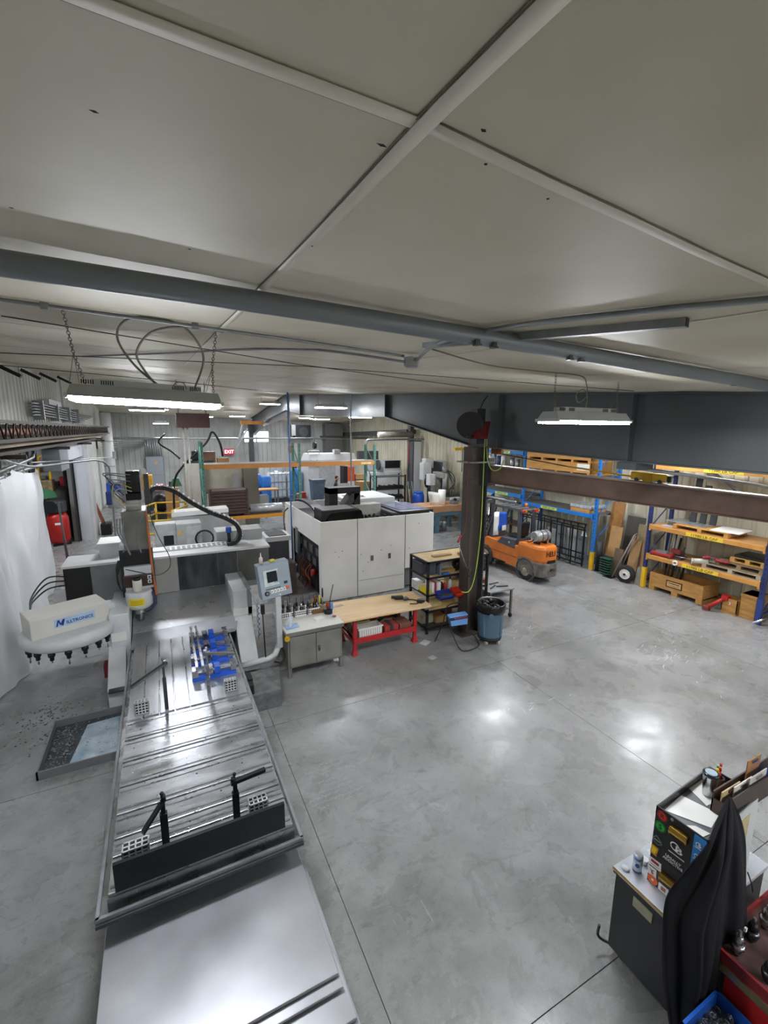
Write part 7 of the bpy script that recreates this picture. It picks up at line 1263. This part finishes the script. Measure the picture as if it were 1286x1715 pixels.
# organiser with clipboards
og = T('paper_organiser', 'brown organiser holding clipboards along the tool box edge', 'organiser', (4.0, 1.5, 1.535)); B(3.72, 4.6, 1.575, 1.585, 1.537, 1.72).out('divider', M('#4a3630', .5), og); B(3.74, 4.6, 1.455, 1.465, 1.537, 1.74).out('divider', M('#3a2c28', .5), og); B(3.72, 3.73, 1.455, 1.585, 1.537, 1.66).out('end', M('#4a3630', .5), og)
B(3.72, 4.6, 1.455, 1.585, 1.537, 1.545).out('tray', dgrey, og)
for k, (x, y, h, m_, l) in enumerate(((4.22, 1.55, 1.86, M('#9c7148', .6), 'brown clipboard standing highest in the organiser'), (3.86, 1.53, 1.74, M('#cbb48c', .5), 'tan folder at the near end of the organiser'), (3.98, 1.505, 1.76, M('#d8d5cc', .5), 'white folder in the organiser'), (4.15, 1.482, 1.79, M('#b7b3ac', .5), 'grey clipboard with metal clips in the organiser'))):
    t = T('clipboard', l, 'clipboard', (x, y, 1.546), 'boards in the organiser'); wd_ = .13 if k else .10; B(x-wd_, x+wd_, y-.004, y+.004, 1.546, h).out('board', m_, t); B(x-.04, x+.04, y-.012, y-.004, h-.035, h-.012).out('clip', steel if k != 1 else brownc, t)
one(MB().box(4.28, 4.55, 1.47, 1.478, 1.546, 1.80), 'blue_folder', M('#2458c4', .4), 'blue folder standing at the far end of the organiser', 'folder')
for k, (c_, l) in enumerate((('#d9b21c', 'yellow marker in the pen cup'), ('#c22a20', 'red marker in the pen cup'), ('#2c8a3a', 'green marker in the pen cup'), ('#b5301f', 'dark red marker in the pen cup'))):
    x, y = 4.05+.018*(k % 2), 1.69+.02*(k//2); t = T('marker', l, 'marker', (x, y, 1.55), 'markers in the pen cup'); C((x, y, 1.55), (x+.02*(k-1.5), y+.01, 1.68), .008, 8).out('barrel', M(c_, .4), t); C((x+.02*(k-1.5), y+.01, 1.68), (x+.025*(k-1.5), y+.012, 1.715), .010, 8).out('cap', M(c_, .3), t)
pc = T('pen_cup', 'small dark pen cup behind the tumbler', 'cup', (4.06, 1.70, 1.536)); MB().lathe([(.035, 1.537), (.04, 1.62), (.034, 1.62), (.03, 1.55)], (4.06, 1.70, 0), 16).out('cup', M('#5a3a34', .5), pc)
# jacket
jk = T('jacket', 'black jacket draped over the corner of the tool box', 'jacket', (3.5, 1.35, .1))
Lc = curve([(3.64, 1.46, 1.77), (3.50, 1.44, 1.68), (3.32, 1.42, 1.54), (3.25, 1.48, 1.34), (3.19, 1.565, 1.06), (3.16, 1.54, .74), (3.165, 1.49, .40), (3.14, 1.38, .08)], 8)
Rc = curve([(3.68, 1.44, 1.77), (3.74, 1.40, 1.62), (3.77, 1.36, 1.42), (3.75, 1.31, 1.15), (3.79, 1.28, .82), (3.80, 1.24, .50), (3.62, 1.18, .30), (3.45, 1.14, .12)], 8)
def jfn(u, v):
    i = v*(len(Lc)-1); k = min(int(i), len(Lc)-2); f = i-k
    l = Lc[k].lerp(Lc[k+1], f); r = Rc[k].lerp(Rc[k+1], f); wv = (r-l).length; zz = (l.z+r.z)/2
    lo, mid, hi = Vector((2.98, 1.20)), Vector((3.26, 1.27)), Vector(((l.x+r.x)/2, (l.y+r.y)/2))
    q = lo if zz < .98 else lo.lerp(mid, (zz-.98)/.3) if zz < 1.28 else mid.lerp(hi, (zz-1.28)/.5)
    p = l*(1-u)**2 + Vector((q.x, q.y, zz))*2*u*(1-u) + r*u*u
    out = Vector((-.62, -.78, 0)); bul = math.sin(math.pi*u)*wv*.05
    fold = wv*.05*math.sin(u*13+2.2*v+1.2*math.sin(5*v)) + wv*.028*math.sin(u*27-6*v) + .010*math.sin(17*v+6*u)*math.sin(math.pi*u)
    crease = -.05*wv*math.exp(-((u-.42-.12*v)/.035)**2)*min(1, 3*v) - .045*wv*math.exp(-((u-.70+.1*v)/.03)**2)*min(1, 2*v)
    p = p + out*(bul+fold+crease); p.z += .03*math.sin(math.pi*u)*(1-v) - (.05*math.sin(u*9) if v > .97 else 0)
    return tuple(p)
MB().grid(jfn, 70, 70).out('shell', M('#14151a', .8, var=.25, scale=5, bump=.2, bscale=60, spec=.3), jk, solid=.012)
B(3.50, 3.52, 1.165, 1.178, .98, 1.01).out('tag', paper, jk); MB().tube(curve([(3.78, 1.31, 1.2), (3.82, 1.29, 1.1), (3.84, 1.28, 1.02)], 4), .005).out('drawstring', black, jk)
# red tool cart at the corner
rc = T('tool_cart', 'red rolling cart carrying rows of tool holders in the corner', 'cart', (3.9, 1.0, 0))
rcl = M('#8c2a2c', .4, var=.15, scale=4)
for z in (.30, .72): B(3.42, 4.5, .62, 1.30, z, z+.02).out('tray', M('#6d5250', .4, .2, var=.2), rc)
for z in (.30, .72):
    for a in ((3.40, 3.42, .62, 1.32), (4.5, 4.52, .62, 1.32), (3.40, 4.52, 1.30, 1.32), (3.40, 4.52, .60, .62)): B(*a, z-.03, z+.07).out('tray_rim', rcl, rc)
B(3.385, 3.40, .62, 1.28, .64, .70).out('front_lip', M('#c9b88a', .3, .8), rc); B(3.40, 3.415, .70, 1.2, .44, .62).out('red_panel', M('#c42820', .4), rc)
for x in (3.42, 4.46):
    for y in (.64, 1.26): pl = B(x, x+.04, y, y+.04, .1, .74).out('post', rcl, rc); C((x+.02, y-.01, .05), (x+.02, y+.04, .05), .05, 10).out('caster', rubber, pl)
nn = 0; NW = ['first', 'second', 'third', 'fourth', 'fifth']
for i in range(5):
    for j in range(3):
        x, y, z = 3.52+.20*i, 1.20-.19*j, .741
        t = T('tool_holder', 'chrome and black tool holder on the red cart, %s along the %s row' % (NW[i], ['back', 'middle', 'front'][j]), 'tool holder', (x, y, z), 'tool holders on the red cart')
        MB().lathe([(.02, z), (.035, z+.02), (.045, z+.06), (.045, z+.085), (.03, z+.09)], (x, y, 0), 14).out('flange', dsteel if (i+j) % 2 else steel, t); MB().lathe([(.03, z+.09), (.036, z+.12), (.022, z+.16)], (x, y, 0), 12).out('nut', black if (i+j) % 2 else steel, t); C((x, y, z+.16), (x, y, z+.2), .012, 8).out('cutter', steel, t)
bb = T('parts_tub', 'blue plastic tub of metal shavings at the foot of the jacket', 'tub', (3.25, 1.05, 0))
for a in ((2.92, 2.94, .78, 1.22), (3.34, 3.36, .78, 1.22), (2.92, 3.36, .78, .80), (2.92, 3.36, 1.20, 1.22)): B(*a, .0, .50).out('wall', M('#1c58b8', .4, var=.06), bb)
B(2.92, 3.36, .78, 1.22, .0, .03).out('bottom', M('#1c58b8', .4), bb); mb = MB()
for k in range(220): mb.torus((random.uniform(2.97, 3.31), random.uniform(.83, 1.17), .40+.06*random.random()), .018, .004, random.choice('xyz'), 7, 3)
B(2.94, 3.34, .80, 1.2, .03, .40).out('filling', M('#4d5357', .5, .6), bb); mb.out('shavings', M('#9fa6aa', .3, .9, var=.2, scale=20), bb, kind='stuff')
for o in bpy.data.objects:
    if '_o' in o: del o['_o']
